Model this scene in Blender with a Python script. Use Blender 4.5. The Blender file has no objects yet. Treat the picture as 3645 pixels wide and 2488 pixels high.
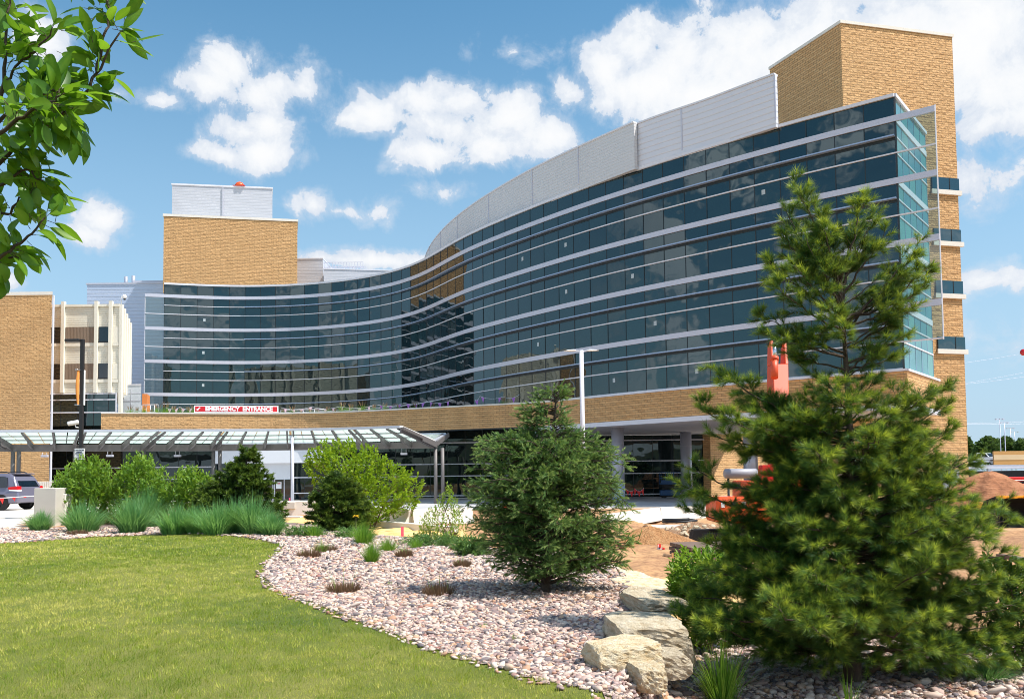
import bpy, bmesh, math, random
import numpy as np
from mathutils import Vector, Matrix
random.seed(7); rng = np.random.default_rng(11)
R = math.radians
scene = bpy.context.scene
COL = scene.collection
# ------------------------------------------------------------------ camera
F = 3137.0; CX = 1822.5; PITCH = R(3.0); ROLL = R(0.65); CAMZ = 2.2
PY = 1694 - F*math.tan(PITCH)
CAM = Vector((0, 0, CAMZ))
_f = Vector((0, math.cos(PITCH), math.sin(PITCH)))
_r0 = Vector((1, 0, 0)); _u0 = Vector((0, -math.sin(PITCH), math.cos(PITCH)))
_r = _r0*math.cos(ROLL) - _u0*math.sin(ROLL)
_u = _r0*math.sin(ROLL) + _u0*math.cos(ROLL)
cd = bpy.data.cameras.new('camera'); cam = bpy.data.objects.new('camera', cd); COL.objects.link(cam)
cam.matrix_world = Matrix(((_r.x, _u.x, -_f.x, 0), (_r.y, _u.y, -_f.y, 0), (_r.z, _u.z, -_f.z, CAMZ), (0, 0, 0, 1)))
cd.sensor_width = 36; cd.lens = F/3645*36; cd.shift_y = (PY-1244)/3645; cd.clip_end = 6000; cd.clip_start = 0.05
scene.camera = cam
def ray(x, y):
    return (_f + _r*((x-CX)/F) - _u*((y-PY)/F)).normalized()
def at_z(x, y, z):
    d = ray(x, y); t = (z-CAMZ)/d.z; return CAM + d*t
def at_d(x, y, dep):
    d = ray(x, y); return CAM + d*(dep/d.y)
def V(x, y): return (x*1.5684, y*1.5684)

# ------------------------------------------------------------------ materials
MATS = {}
def srgb(r, g, b):
    f = lambda c: (c/255/12.92) if c/255 <= .04045 else ((c/255+.055)/1.055)**2.4
    return (f(r), f(g), f(b), 1)
def mat(name):
    m = bpy.data.materials.new(name); m.use_nodes = True
    nt = m.node_tree; nt.nodes.clear()
    out = nt.nodes.new('ShaderNodeOutputMaterial')
    MATS[name] = m
    return m, nt, out
class NT:
    def __init__(s, nt): s.nt = nt
    def n(s, t, **k):
        x = s.nt.nodes.new(t)
        for a, b in k.items(): setattr(x, a, b)
        return x
    def l(s, a, b): s.nt.links.new(a, b)
    def set(s, node, sock, v):
        i = node.inputs[sock]
        if isinstance(v, bpy.types.NodeSocket): s.l(v, i)
        else: i.default_value = v
    def math(s, op, a, b=0.0, c=None, clamp=False):
        x = s.n('ShaderNodeMath', operation=op, use_clamp=clamp)
        s.set(x, 0, a); s.set(x, 1, b)
        if c is not None: s.set(x, 2, c)
        return x.outputs[0]
    def mix(s, fac, a, b, bt='MIX'):
        x = s.n('ShaderNodeMix', data_type='RGBA', blend_type=bt)
        s.set(x, 0, fac); s.set(x, 6, a); s.set(x, 7, b); return x.outputs[2]
    def noise(s, vec, scale, detail=3, rough=.55, dim='3D'):
        x = s.n('ShaderNodeTexNoise'); 
        if vec is not None: s.l(vec, x.inputs['Vector'])
        x.inputs['Scale'].default_value = scale; x.inputs['Detail'].default_value = detail; x.inputs['Roughness'].default_value = rough
        return x.outputs['Fac']
    def ramp(s, fac, stops):
        x = s.n('ShaderNodeValToRGB'); s.l(fac, x.inputs[0])
        e = x.color_ramp.elements
        while len(e) < len(stops): e.new(.5)
        for el, (p, c) in zip(e, stops): el.position = p; el.color = c
        return x.outputs[0]
    def mapr(s, v, a, b, c=0., d=1.):
        x = s.n('ShaderNodeMapRange', interpolation_type='SMOOTHSTEP'); s.set(x, 0, v)
        for i, q in enumerate((a, b, c, d)): x.inputs[i+1].default_value = q
        return x.outputs[0]
    def mapping(s, vec, scale=(1, 1, 1)):
        x = s.n('ShaderNodeMapping'); s.l(vec, x.inputs[0]); x.inputs['Scale'].default_value = scale; return x.outputs[0]
    def bump(s, h, strength=.5, dist=.02):
        x = s.n('ShaderNodeBump'); x.inputs['Strength'].default_value = strength; x.inputs['Distance'].default_value = dist
        s.l(h, x.inputs['Height']); return x.outputs[0]
    def bsdf(s, out, color, rough=.6, metal=0., normal=None, ior=1.5, spec=None):
        b = s.n('ShaderNodeBsdfPrincipled'); s.last = b; s.set(b, 'Base Color', color); s.set(b, 'Roughness', rough); s.set(b, 'Metallic', metal); s.set(b, 'IOR', ior)
        if spec is not None: b.inputs['Specular IOR Level'].default_value = spec
        if normal is not None: s.l(normal, b.inputs['Normal'])
        if out is not None: s.l(b.outputs[0], out.inputs[0])
        return b
def simple(name, col, rough=.6, metal=0., var=.12, scale=3., bump=0., bscale=30., ior=1.5):
    m, nt, out = mat(name); g = NT(nt)
    tc = g.n('ShaderNodeTexCoord').outputs['Object']
    n = g.noise(tc, scale, 4)
    c = g.mix(n, tuple(x*(1-var) for x in col[:3])+(1,), tuple(min(1, x*(1+var)) for x in col[:3])+(1,))
    nrm = g.bump(g.noise(tc, bscale, 5), .6, bump) if bump else None
    g.bsdf(out, c, rough, metal, nrm, ior)
    return m
simple('white_metal', srgb(214, 214, 222), .38, .0, .04)
simple('lilac_metal', srgb(196, 196, 208), .38, .2, .05)
simple('shade_metal', srgb(156, 174, 202), .35, .3, .06)
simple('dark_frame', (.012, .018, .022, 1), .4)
simple('canopy_steel', srgb(112, 108, 108), .5, .2, .08)
simple('canopy_edge', srgb(190, 195, 205), .4, .3, .05)
simple('soffit', srgb(200, 192, 190), .7, 0, .04)
simple('column_metal', srgb(178, 182, 196), .35, .35, .06)
simple('concrete', srgb(196, 190, 180), .85, 0, .12, 1.5, .01, 25)
simple('concrete_light', srgb(222, 215, 205), .85, 0, .12, 1.2, .01, 25)
simple('precast', srgb(226, 219, 203), .8, 0, .05, .6)
simple('white_panel', srgb(226, 228, 232), .5, 0, .04)
simple('black_metal', srgb(34, 33, 36), .5, 0, .1)
simple('window_dark', (.006, .009, .013, 1), .06, 0, .2, 1, ior=1.7)
simple('bark', srgb(92, 74, 62), .9, 0, .4, 18, .02, 40)
simple('bark_dark', srgb(74, 62, 52), .9, 0, .4, 18, .02, 40)
simple('twig', srgb(98, 90, 54), .9, 0, .3, 20)
simple('orange_paint', srgb(226, 84, 30), .4, 0, .12, 4)
simple('boom_paint', srgb(214, 82, 44), .45, 0, .15, 3)
simple('red_paint', srgb(205, 32, 30), .45, 0, .08, 3)
simple('sign_red', srgb(206, 26, 40), .5, 0, .03, 3)
simple('sign_white', srgb(240, 240, 240), .5, 0, .02)
simple('letter_dark', srgb(40, 50, 75), .6, 0, .02)
simple('yellow_paint', srgb(240, 160, 30), .45, 0, .1, 3)
simple('blue_paint', srgb(38, 84, 130), .45, 0, .12, 3)
simple('rubber', srgb(26, 25, 27), .8, 0, .2, 8)
simple('chrome', srgb(205, 208, 214), .2, .9, .05)
simple('van_paint', srgb(122, 120, 138), .28, .4, .04)
simple('truck_paint', srgb(228, 230, 234), .3, 0, .03)
simple('tail_red', srgb(190, 18, 22), .2, 0, .08, 6)
simple('wood_fresh', srgb(212, 160, 104), .8, 0, .2, 10)
simple('wood_dark', srgb(112, 92, 80), .85, 0, .25, 8)
simple('wood_orange', srgb(206, 124, 62), .7, 0, .15, 6)
simple('pvc_grey', srgb(150, 150, 158), .5, 0, .06)
simple('pipe_black', srgb(30, 32, 36), .5, 0, .1)
simple('pennant_pink', srgb(226, 190, 205), .7, 0, .05)
simple('pennant_purple', srgb(170, 110, 190), .7, 0, .05)
simple('tape_red', srgb(236, 54, 48), .6, 0, .05)
simple('banner_orange', srgb(238, 150, 70), .7, 0, .12, 2)
simple('deck_tan', srgb(186, 140, 84), .85, 0, .08, .5)
simple('deck_pale', srgb(206, 178, 140), .85, 0, .08, .5)
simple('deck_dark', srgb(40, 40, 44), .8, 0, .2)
simple('pebble_stub', srgb(150, 110, 84), .9, 0, .3, 30)
simple('leafstalk', srgb(190, 150, 110), .7)
simple('wrap_blue', srgb(176, 196, 226), .6, 0, .2, 3)
simple('annex_panel', srgb(196, 204, 214), .6, 0, .03)
simple('sticker', srgb(176, 186, 190), .7)
simple('pink_paint', srgb(235, 90, 120), .6)
simple('roof_grey', srgb(150, 150, 150), .9)
simple('glass_roof', srgb(212, 232, 228), .35, 0, .05)

def brick(name, c1, c2, mortar, course=.21, width=.7, relief=.10):
    m, nt, out = mat(name); g = NT(nt)
    uv = g.n('ShaderNodeUVMap').outputs[0]
    b = g.n('ShaderNodeTexBrick'); g.l(uv, b.inputs['Vector'])
    b.inputs['Scale'].default_value = 1; b.inputs['Brick Width'].default_value = width; b.inputs['Row Height'].default_value = course
    b.inputs['Mortar Size'].default_value = .014; b.inputs['Mortar Smooth'].default_value = .2
    b.inputs['Color1'].default_value = c1; b.inputs['Color2'].default_value = c2; b.inputs['Mortar'].default_value = mortar
    sep = g.n('ShaderNodeSeparateXYZ'); g.l(uv, sep.inputs[0])
    row = g.math('FLOOR', g.math('DIVIDE', sep.outputs[1], course))
    alt = g.math('MODULO', g.math('ADD', row, 1000), 2)
    st = g.mapping(uv, (2.0, 3.4, 1)); n1 = g.mapr(g.noise(st, 1.1, 4, .6), .3, .7)
    big = g.noise(uv, .16, 3)
    fine = g.noise(uv, 9, 4)
    rock = g.math('MULTIPLY', g.math('MULTIPLY_ADD', alt, .72, .28), n1)
    h = g.math('ADD', rock, g.math('MULTIPLY', fine, .12))
    h = g.math('SUBTRACT', h, g.math('MULTIPLY', b.outputs['Fac'], .9))
    col = g.mix(g.mapr(big, .3, .7, .0, .35), b.outputs['Color'], tuple(x*.72 for x in c1[:3])+(1,))
    col = g.mix(g.math('MULTIPLY', fine, .35), col, tuple(min(1, x*1.25) for x in c2[:3])+(1,))
    g.bsdf(out, col, .88, 0, g.bump(h, 1., relief*.95))
    return m
brick('brick', srgb(216, 172, 120), srgb(200, 155, 104), srgb(150, 116, 84))

def siding(name, c, pitch, rough=.4, depth=.03, axis=1):
    m, nt, out = mat(name); g = NT(nt)
    uv = g.n('ShaderNodeUVMap').outputs[0]
    sep = g.n('ShaderNodeSeparateXYZ'); g.l(uv, sep.inputs[0])
    fr = g.math('FRACT', g.math('ADD', g.math('DIVIDE', sep.outputs[axis], pitch), 500))
    h = g.mapr(fr, .0, .25)
    groove = g.mapr(fr, .0, .16, .72, 1.)
    n = g.noise(uv, .12, 2)
    cc = g.mix(n, tuple(x*.93 for x in c[:3])+(1,), tuple(min(1, x*1.05) for x in c[:3])+(1,))
    cc = g.mix(g.math('SUBTRACT', 1, groove), cc, tuple(x*.5 for x in c[:3])+(1,))
    g.bsdf(out, cc, rough, .1, g.bump(h, .8, depth))
    return m
siding('screen_siding', srgb(222, 222, 226), .42)
siding('blue_siding', srgb(188, 200, 222), .55)
siding('pale_siding', srgb(188, 190, 198), .45, .5, .015)
siding('precast_ribs', srgb(226, 220, 204), .24, .8, .05)
siding('brown_ribs', srgb(140, 122, 106), .16, .85, .05, 0)

def glass(name, base, ior, vary=.5, wave=.0025, rough=.015):
    m, nt, out = mat(name); g = NT(nt)
    uv = g.n('ShaderNodeUVMap').outputs[0]
    at = g.n('ShaderNodeAttribute', attribute_name='tint').outputs['Fac']
    n = g.noise(uv, .25, 3)
    v = g.math('MULTIPLY_ADD', at, vary, 1-vary*.5)
    cc = g.n('ShaderNodeVectorMath', operation='SCALE'); g.l(g.mix(g.mapr(at, .45, .9), base, (base[0]*1.2+.001, base[1]*1.15, base[2]*.92, 1)), cc.inputs[0]); g.l(g.math('MULTIPLY', v, g.math('ADD', n, .5)), cc.inputs[3])
    w = g.n('ShaderNodeTexNoise'); g.l(uv, w.inputs['Vector']); w.inputs['Scale'].default_value = .55; w.inputs['Detail'].default_value = 1
    g.bsdf(out, cc.outputs[0], rough, 0, g.bump(w.outputs['Fac'], 1., wave*4), ior)
    g.last.inputs['Specular Tint'].default_value = (.80, .96, .95, 1)
    return m
glass('facade_glass', (.002, .011, .017, 1), 1.85, .9, .0035)
glass('ground_glass', (.006, .012, .014, 1), 1.55)
glass('tower_glass', (.016, .055, .085, 1), 1.8)
glass('end_glass', (.10, .24, .25, 1), 1.55, .2)
def clear_glass(name, tint, alpha):
    m, nt, out = mat(name); g = NT(nt)
    t = g.n('ShaderNodeBsdfTransparent'); t.inputs[0].default_value = tint
    gl = g.n('ShaderNodeBsdfGlossy'); gl.inputs['Roughness'].default_value = .02; gl.inputs[0].default_value = (.9, .95, .95, 1)
    fr = g.n('ShaderNodeFresnel'); fr.inputs[0].default_value = 1.5
    mx = g.n('ShaderNodeMixShader'); g.l(g.math('MULTIPLY_ADD', fr.outputs[0], .8, alpha), mx.inputs[0]); g.l(t.outputs[0], mx.inputs[1]); g.l(gl.outputs[0], mx.inputs[2])
    g.l(mx.outputs[0], out.inputs[0]); return m
clear_glass('fin_glass', (.46, .60, .58, 1), .05)

def leafmat(name, dark, mid, light, trans=.35, rough=.45, spec=.4):
    m, nt, out = mat(name); g = NT(nt)
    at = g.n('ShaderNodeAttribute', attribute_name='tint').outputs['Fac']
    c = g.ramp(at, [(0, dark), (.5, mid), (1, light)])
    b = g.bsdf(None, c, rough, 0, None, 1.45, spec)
    t = g.n('ShaderNodeBsdfTranslucent'); tc = g.mix(.5, c, (c0 := (min(1, light[0]*1.3), min(1, light[1]*1.3), light[2]*.6, 1)))
    g.l(tc, t.inputs[0])
    mx = g.n('ShaderNodeMixShader'); mx.inputs[0].default_value = trans; g.l(b.outputs[0], mx.inputs[1]); g.l(t.outputs[0], mx.inputs[2])
    g.l(mx.outputs[0], out.inputs[0]); return m
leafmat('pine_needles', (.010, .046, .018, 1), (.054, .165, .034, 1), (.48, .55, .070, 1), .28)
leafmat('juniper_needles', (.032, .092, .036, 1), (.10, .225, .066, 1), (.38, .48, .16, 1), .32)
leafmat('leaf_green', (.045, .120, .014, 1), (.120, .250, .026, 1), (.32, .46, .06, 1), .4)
leafmat('leaf_yellowgreen', (.045, .115, .008, 1), (.145, .28, .016, 1), (.38, .50, .03, 1), .45)
leafmat('leaf_dark', (.018, .048, .012, 1), (.052, .110, .018, 1), (.15, .22, .03, 1), .25)
leafmat('leaf_branch', (.030, .10, .010, 1), (.085, .22, .018, 1), (.22, .38, .03, 1), .5, .35, .5)
leafmat('blade_blue', (.040, .150, .055, 1), (.125, .320, .110, 1), (.38, .60, .25, 1), .4)
leafmat('blade_green', (.055, .15, .02, 1), (.125, .29, .03, 1), (.32, .48, .07, 1), .4)
leafmat('blade_straw', (.12, .065, .04, 1), (.22, .13, .08, 1), (.36, .25, .16, 1), .2)
leafmat('lawn_blade', (.065, .170, .010, 1), (.255, .345, .024, 1), (.74, .66, .19, 1), .4)
leafmat('far_leaf', (.03, .06, .02, 1), (.06, .11, .03, 1), (.11, .17, .05, 1), .3)
leafmat('cover_green', (.04, .11, .035, 1), (.10, .21, .06, 1), (.20, .33, .09, 1), .3)
leafmat('petal_yellow', (.6, .38, .02, 1), (.75, .5, .03, 1), (.85, .62, .06, 1), .3)

# ------------------------------------------------------------------ mesh builder
class MB:
    def __init__(s): s.v = []; s.f = []; s.mi = []; s.smooth = []
    def add(s, vs, fs, m=0, sm=False):
        o = len(s.v); s.v += [tuple(p) for p in vs]
        for f in fs: s.f.append(tuple(o+i for i in f)); s.mi.append(m); s.smooth.append(sm)
        return s
    def quad(s, a, b, c, d, m=0): return s.add([a, b, c, d], [(0, 1, 2, 3)], m)
    def box(s, c, sz, rz=0., m=0, tilt=None):
        hx, hy, hz = sz[0]/2, sz[1]/2, sz[2]/2
        vs = [Vector((x, y, z)) for z in (-hz, hz) for x, y in ((-hx, -hy), (hx, -hy), (hx, hy), (-hx, hy))]
        M = Matrix.Rotation(rz, 3, 'Z')
        if tilt is not None: M = M @ tilt
        c = Vector(c)
        return s.add([c + M@p for p in vs], [(3, 2, 1, 0), (4, 5, 6, 7), (0, 1, 5, 4), (1, 2, 6, 5), (2, 3, 7, 6), (3, 0, 4, 7)], m)
    def beam(s, a, b, w, h, m=0, up=Vector((0, 0, 1))):
        a = Vector(a); b = Vector(b); d = (b-a).normalized(); sd = d.cross(up)
        if sd.length < 1e-4: sd = Vector((1, 0, 0))
        sd.normalize(); u = sd.cross(d)
        vs = []
        for p in (a, b):
            vs += [p - sd*w/2 - u*h/2, p + sd*w/2 - u*h/2, p + sd*w/2 + u*h/2, p - sd*w/2 + u*h/2]
        return s.add(vs, [(3, 2, 1, 0), (4, 5, 6, 7), (0, 1, 5, 4), (1, 2, 6, 5), (2, 3, 7, 6), (3, 0, 4, 7)], m)
    def tube(s, pts, rad, n=8, m=0, cap=True, sm=True):
        pts = [Vector(p) for p in pts]
        if not isinstance(rad, (list, tuple)): rad = [rad]*len(pts)
        vs = []; prev = None
        for i, p in enumerate(pts):
            t = (pts[min(i+1, len(pts)-1)]-pts[max(i-1, 0)]).normalized()
            if prev is None:
                a = t.cross(Vector((0, 0, 1)))
                if a.length < .05: a = t.cross(Vector((1, 0, 0)))
                a.normalize()
            else:
                a = prev - t*prev.dot(t); a.normalize()
            prev = a; b = t.cross(a)
            for k in range(n):
                th = 2*math.pi*k/n; vs.append(p + (a*math.cos(th)+b*math.sin(th))*rad[i])
        fs = []
        for i in range(len(pts)-1):
            for k in range(n):
                k2 = (k+1) % n; fs.append((i*n+k, i*n+k2, (i+1)*n+k2, (i+1)*n+k))
        s.add(vs, fs, m, sm)
        if cap:
            o = len(s.v)-len(vs)
            s.f += [tuple(o+k for k in range(n))[::-1], tuple(o+(len(pts)-1)*n+k for k in range(n))]; s.mi += [m, m]; s.smooth += [False, False]
        return s
    def prism(s, poly, z0, z1, m=0, bottom=True):
        n = len(poly); a = sum(poly[i][0]*poly[(i+1) % n][1]-poly[(i+1) % n][0]*poly[i][1] for i in range(n))
        if a < 0: poly = poly[::-1]
        vs = [(p[0], p[1], z0) for p in poly] + [(p[0], p[1], z1) for p in poly]
        fs = [tuple(range(n, 2*n))] + ([tuple(range(n))[::-1]] if bottom else [])
        fs += [(i, (i+1) % n, (i+1) % n+n, i+n) for i in range(n)]
        return s.add(vs, fs, m)
    def extrude(s, prof, a, b, m=0):
        """profile = list of points; swept by vector from a to b (both offsets)"""
        n = len(prof); a = Vector(a); b = Vector(b)
        vs = [Vector(p)+a for p in prof]+[Vector(p)+b for p in prof]
        return s.add(vs, [tuple(range(n))[::-1], tuple(range(n, 2*n))]+[(i, (i+1) % n, (i+1) % n+n, i+n) for i in range(n)], m)
    def build(s, name, mats, parent=None, loc=None, bevel=0., tint=None, world=True, fix=False):
        if isinstance(mats, str): mats = [mats]
        me = bpy.data.meshes.new(name)
        o3 = Vector((0, 0, 0))
        if world:
            if parent is not None:
                p = parent
                while p is not None: o3 = o3 + p.location; p = p.parent
            elif loc is not None: o3 = Vector(loc)
        vs = [(p[0]-o3.x, p[1]-o3.y, p[2]-o3.z) for p in s.v]
        me.from_pydata(vs, [], s.f)
        for mn in mats: me.materials.append(MATS[mn])
        me.polygons.foreach_set('material_index', s.mi); me.polygons.foreach_set('use_smooth', s.smooth)
        if fix:
            bm = bmesh.new(); bm.from_mesh(me); bmesh.ops.recalc_face_normals(bm, faces=bm.faces); bm.to_mesh(me); bm.free()
        uvl = me.uv_layers.new(name='UVMap')
        Z = Vector((0, 0, 1))
        for pl in me.polygons:
            n = pl.normal
            t = Z.cross(n)
            if t.length < .3:
                for li in pl.loop_indices:
                    q = me.vertices[me.loops[li].vertex_index].co; uvl.data[li].uv = (q.x+o3.x, q.y+o3.y)
            else:
                t.normalize()
                for li in pl.loop_indices:
                    q = me.vertices[me.loops[li].vertex_index].co+o3; uvl.data[li].uv = (q.dot(t), q.z)
        if tint is not None:
            at = me.attributes.new('tint', 'FLOAT', 'FACE'); at.data.foreach_set('value', list(tint))
        me.update()
        ob = bpy.data.objects.new(name, me); COL.objects.link(ob)
        if parent is not None: ob.parent = parent
        elif loc is not None: ob.location = loc
        if bevel:
            md = ob.modifiers.new('bevel', 'BEVEL'); md.width = bevel; md.segments = 2; md.limit_method = 'ANGLE'
        return ob
def tag(o, label=None, cat=None, group=None, kind=None):
    if label: o['label'] = label
    if cat: o['category'] = cat
    if group: o['group'] = group
    if kind or cat: o['kind'] = kind or 'thing'
    return o
def thing(name, label, cat, loc=(0, 0, 0), rz=0., group=None):
    o = bpy.data.objects.new(name, None); COL.objects.link(o); o.location = loc; o.rotation_euler = (0, 0, rz); o.empty_display_size = .2
    return tag(o, label, cat, group)
def copy_tree(o, parent=None):
    c = o.copy(); COL.objects.link(c)
    if parent is not None: c.parent = parent
    for ch in list(o.children): copy_tree(ch, c)
    return c
def text_mesh(txt, size, mname, name, parent, M, bold=.0, align='CENTER', depth=.004):
    cu = bpy.data.curves.new('t', 'FONT'); cu.body = txt; cu.size = size; cu.offset = bold; cu.extrude = depth; cu.align_x = align; cu.align_y = 'CENTER'; cu.resolution_u = 3
    ob = bpy.data.objects.new('t', cu); COL.objects.link(ob)
    dg = bpy.context.evaluated_depsgraph_get(); me = bpy.data.meshes.new_from_object(ob.evaluated_get(dg)); me.name = name
    bpy.data.objects.remove(ob)
    me.transform(M); me.materials.clear(); me.materials.append(MATS[mname])
    o = bpy.data.objects.new(name, me); COL.objects.link(o); o.parent = parent
    return o
def np_mesh(name, verts, faces_flat, nper, mname, tint=None, tdom='POINT', parent=None, smooth=False):
    """faces all with nper corners"""
    me = bpy.data.meshes.new(name)
    verts = np.asarray(verts, np.float32); faces_flat = np.asarray(faces_flat, np.int32).ravel()
    nf = len(faces_flat)//nper
    me.vertices.add(len(verts)); me.vertices.foreach_set('co', verts.ravel())
    me.loops.add(len(faces_flat)); me.loops.foreach_set('vertex_index', faces_flat)
    me.polygons.add(nf); me.polygons.foreach_set('loop_start', np.arange(nf, dtype=np.int32)*nper)
    if smooth: me.polygons.foreach_set('use_smooth', np.ones(nf, bool))
    if tint is not None:
        at = me.attributes.new('tint', 'FLOAT', tdom); at.data.foreach_set('value', np.asarray(tint, np.float32))
    me.materials.append(MATS[mname]); me.update(calc_edges=True); me.validate()
    ob = bpy.data.objects.new(name, me); COL.objects.link(ob)
    if parent is not None: ob.parent = parent
    return ob
# ------------------------------------------------------------------ light and sky
SUN_DIR = Vector((.85, -.30, 1.42)).normalized()
sd = bpy.data.lights.new('sun', 'SUN'); sd.energy = 4.9; sd.angle = R(.53); sd.color = (1, .955, .88)
so = bpy.data.objects.new('sun', sd); COL.objects.link(so); so.rotation_euler = SUN_DIR.to_track_quat('Z', 'Y').to_euler(); so.location = (40, -10, 60)
w = bpy.data.worlds.new('World'); scene.world = w; w.use_nodes = True
wn = w.node_tree; wn.nodes.clear(); g = NT(wn)
sky = g.n('ShaderNodeTexSky', sky_type='NISHITA'); sky.sun_disc = False
sky.sun_elevation = math.asin(SUN_DIR.z); sky.sun_rotation = math.atan2(SUN_DIR.x, SUN_DIR.y)
sky.air_density = 1.0; sky.dust_density = .6; sky.ozone_density = 2.2; sky.altitude = 200
bg = g.n('ShaderNodeBackground'); bg.inputs['Strength'].default_value = .13
hsv = g.n('ShaderNodeHueSaturation'); hsv.inputs['Saturation'].default_value = 1.18; hsv.inputs['Hue'].default_value = .482
g.l(sky.outputs[0], hsv.inputs['Color']); g.l(hsv.outputs[0], bg.inputs['Color'])
tc = g.n('ShaderNodeTexCoord').outputs['Generated']
sx = g.n('ShaderNodeSeparateXYZ'); g.l(tc, sx.inputs[0])
az = g.math('ARCTAN2', sx.outputs[0], sx.outputs[1]); el = g.math('ARCSINE', sx.outputs[2])
pv = g.n('ShaderNodeCombineXYZ'); g.l(az, pv.inputs[0]); g.l(el, pv.inputs[1]); pv = pv.outputs[0]
def azel(vx, vy):
    d = ray(*V(vx, vy)); return math.atan2(d.x, d.y), math.asin(d.z)
BLOBS = [  # cloud masses: centre, half width, half height (view angles), density
 (528, 158, 74, 66, 1), (478, 190, 70, 34, .9), (590, 215, 78, 62, 1), (610, 285, 66, 62, 1), (545, 300, 58, 40, .9), (600, 348, 66, 44, 1), (500, 352, 58, 24, .75), (345, 228, 60, 18, .55), (690, 205, 46, 30, .35),
 (95, 82, 66, 50, 1), (20, 640, 40, 30, .7), (236, 498, 66, 34, .85), (190, 530, 66, 22, .7),
 (850, 255, 90, 44, .85), (950, 225, 80, 42, .9), (1060, 232, 90, 46, 1), (1160, 270, 90, 52, 1), (1245, 310, 84, 48, .95), (1010, 290, 100, 46, 1), (985, 345, 90, 38, .9), (1120, 330, 90, 40, .8), (800, 270, 60, 22, .6),
 (1300, 212, 46, 42, .9), (1375, 160, 70, 66, 1), (1445, 105, 70, 66, 1), (1450, 200, 130, 70, 1), (1570, 130, 120, 80, 1), (1700, 90, 150, 90, 1), (1850, 60, 170, 90, 1), (2000, 60, 200, 110, 1), (2200, 80, 200, 140, 1.1), (2290, 200, 160, 110, 1), (2260, 275, 150, 60, 1), (2100, 230, 220, 90, 1), (1750, 130, 300, 110, 1), (2050, 110, 340, 130, 1), (1620, 215, 150, 66, .95), (1780, 190, 160, 90, 1), (1360, 235, 70, 36, .8), (1900, 200, 200, 100, 1),
 (706, 466, 56, 34, .95), (765, 480, 48, 18, .7), (850, 592, 160, 24, .9), (740, 585, 60, 14, .6), (1170, 118, 50, 14, .22), (1010, 438, 40, 16, .4), (850, 485, 40, 18, .35),
 (2260, 640, 200, 26, .42), (2290, 760, 160, 30, .3), (2240, 400, 160, 40, .25)]
acc = None
for (bx, by, rx, ry, wt) in BLOBS:
    rx *= 1.22; ry *= 1.22
    a, e = azel(bx, by); a1, _ = azel(bx+rx, by); _, e1 = azel(bx, by-ry)
    s1 = g.n('ShaderNodeVectorMath', operation='SUBTRACT'); g.l(pv, s1.inputs[0]); s1.inputs[1].default_value = (a, e, 0)
    s2 = g.n('ShaderNodeVectorMath', operation='MULTIPLY'); g.l(s1.outputs[0], s2.inputs[0]); s2.inputs[1].default_value = (1/abs(a1-a), 1/abs(e1-e), 0)
    s3 = g.n('ShaderNodeVectorMath', operation='LENGTH'); g.l(s2.outputs[0], s3.inputs[0])
    b = g.math('MULTIPLY_ADD', s3.outputs['Value'], -.8*wt, .8*wt)
    acc = b if acc is None else g.math('SMOOTH_MAX', acc, b, .22)
nz = g.n('ShaderNodeTexNoise'); g.l(pv, nz.inputs['Vector']); nz.inputs['Scale'].default_value = 19; nz.inputs['Detail'].default_value = 12; nz.inputs['Roughness'].default_value = .64; nz.inputs['Distortion'].default_value = .25
nzo = g.math('SUBTRACT', nz.outputs['Fac'], .5)
nb_ = g.math('SUBTRACT', g.noise(pv, 7.5, 3, .5), .5)
fld = g.math('MULTIPLY_ADD', nb_, .7, g.math('MULTIPLY_ADD', nzo, 2.0, acc))
m1 = g.math('MAXIMUM', g.mapr(fld, .06, .24), g.math('MULTIPLY', g.mapr(fld, -.22, .35), .62))
# broken cumulus over the rest of the sky (behind the viewer, seen in the glass)
n2 = g.noise(g.mapping(tc, (1, 1, 1.8)), 7.5, 7, .6)
m2 = g.math('MULTIPLY', g.mapr(n2, .49, .58), g.mapr(sx.outputs[1], .15, -.25))
msk = g.math('MAXIMUM', m1, m2)
soft = g.noise(pv, 11, 5, .6)
shade = g.math('ADD', g.mapr(fld, .1, .9, .0, .62), g.math('MULTIPLY', soft, .5), clamp=True)
ccol = g.ramp(shade, [(.15, (.66, .74, .86, 1)), (.55, (.90, .93, .97, 1)), (1, (1.0, 1.0, 1.0, 1))])
cb = g.n('ShaderNodeBackground'); g.l(ccol, cb.inputs['Color']); g.l(g.math('MULTIPLY_ADD', m2, .55, .74), cb.inputs['Strength'])
hz = g.math('MULTIPLY', g.mapr(el, .56, -.04, 0., .92), g.mapr(sx.outputs[1], -.4, .3, .3, 1.))                                    # thin pale air low in the sky
hb = g.n('ShaderNodeBackground'); hb.inputs['Color'].default_value = (.55, .78, 1., 1); hb.inputs['Strength'].default_value = .62
mh = g.n('ShaderNodeMixShader'); g.l(hz, mh.inputs[0]); g.l(bg.outputs[0], mh.inputs[1]); g.l(hb.outputs[0], mh.inputs[2])
ms = g.n('ShaderNodeMixShader'); g.l(msk, ms.inputs[0]); g.l(mh.outputs[0], ms.inputs[1]); g.l(cb.outputs[0], ms.inputs[2])
wo = g.n('ShaderNodeOutputWorld'); g.l(ms.outputs[0], wo.inputs[0])
w.cycles.sampling_method = 'MANUAL'; w.cycles.sample_map_resolution = 512
scene.view_settings.view_transform = 'Standard'; scene.view_settings.look = 'None'; scene.view_settings.exposure = .45; scene.view_settings.gamma = 1
scene.cycles.pixel_filter_type = 'BLACKMAN_HARRIS'; scene.cycles.filter_width = .95
scene.cycles.max_bounces = 8; scene.cycles.transparent_max_bounces = 12; scene.cycles.diffuse_bounces = 3; scene.cycles.glossy_bounces = 4

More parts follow.
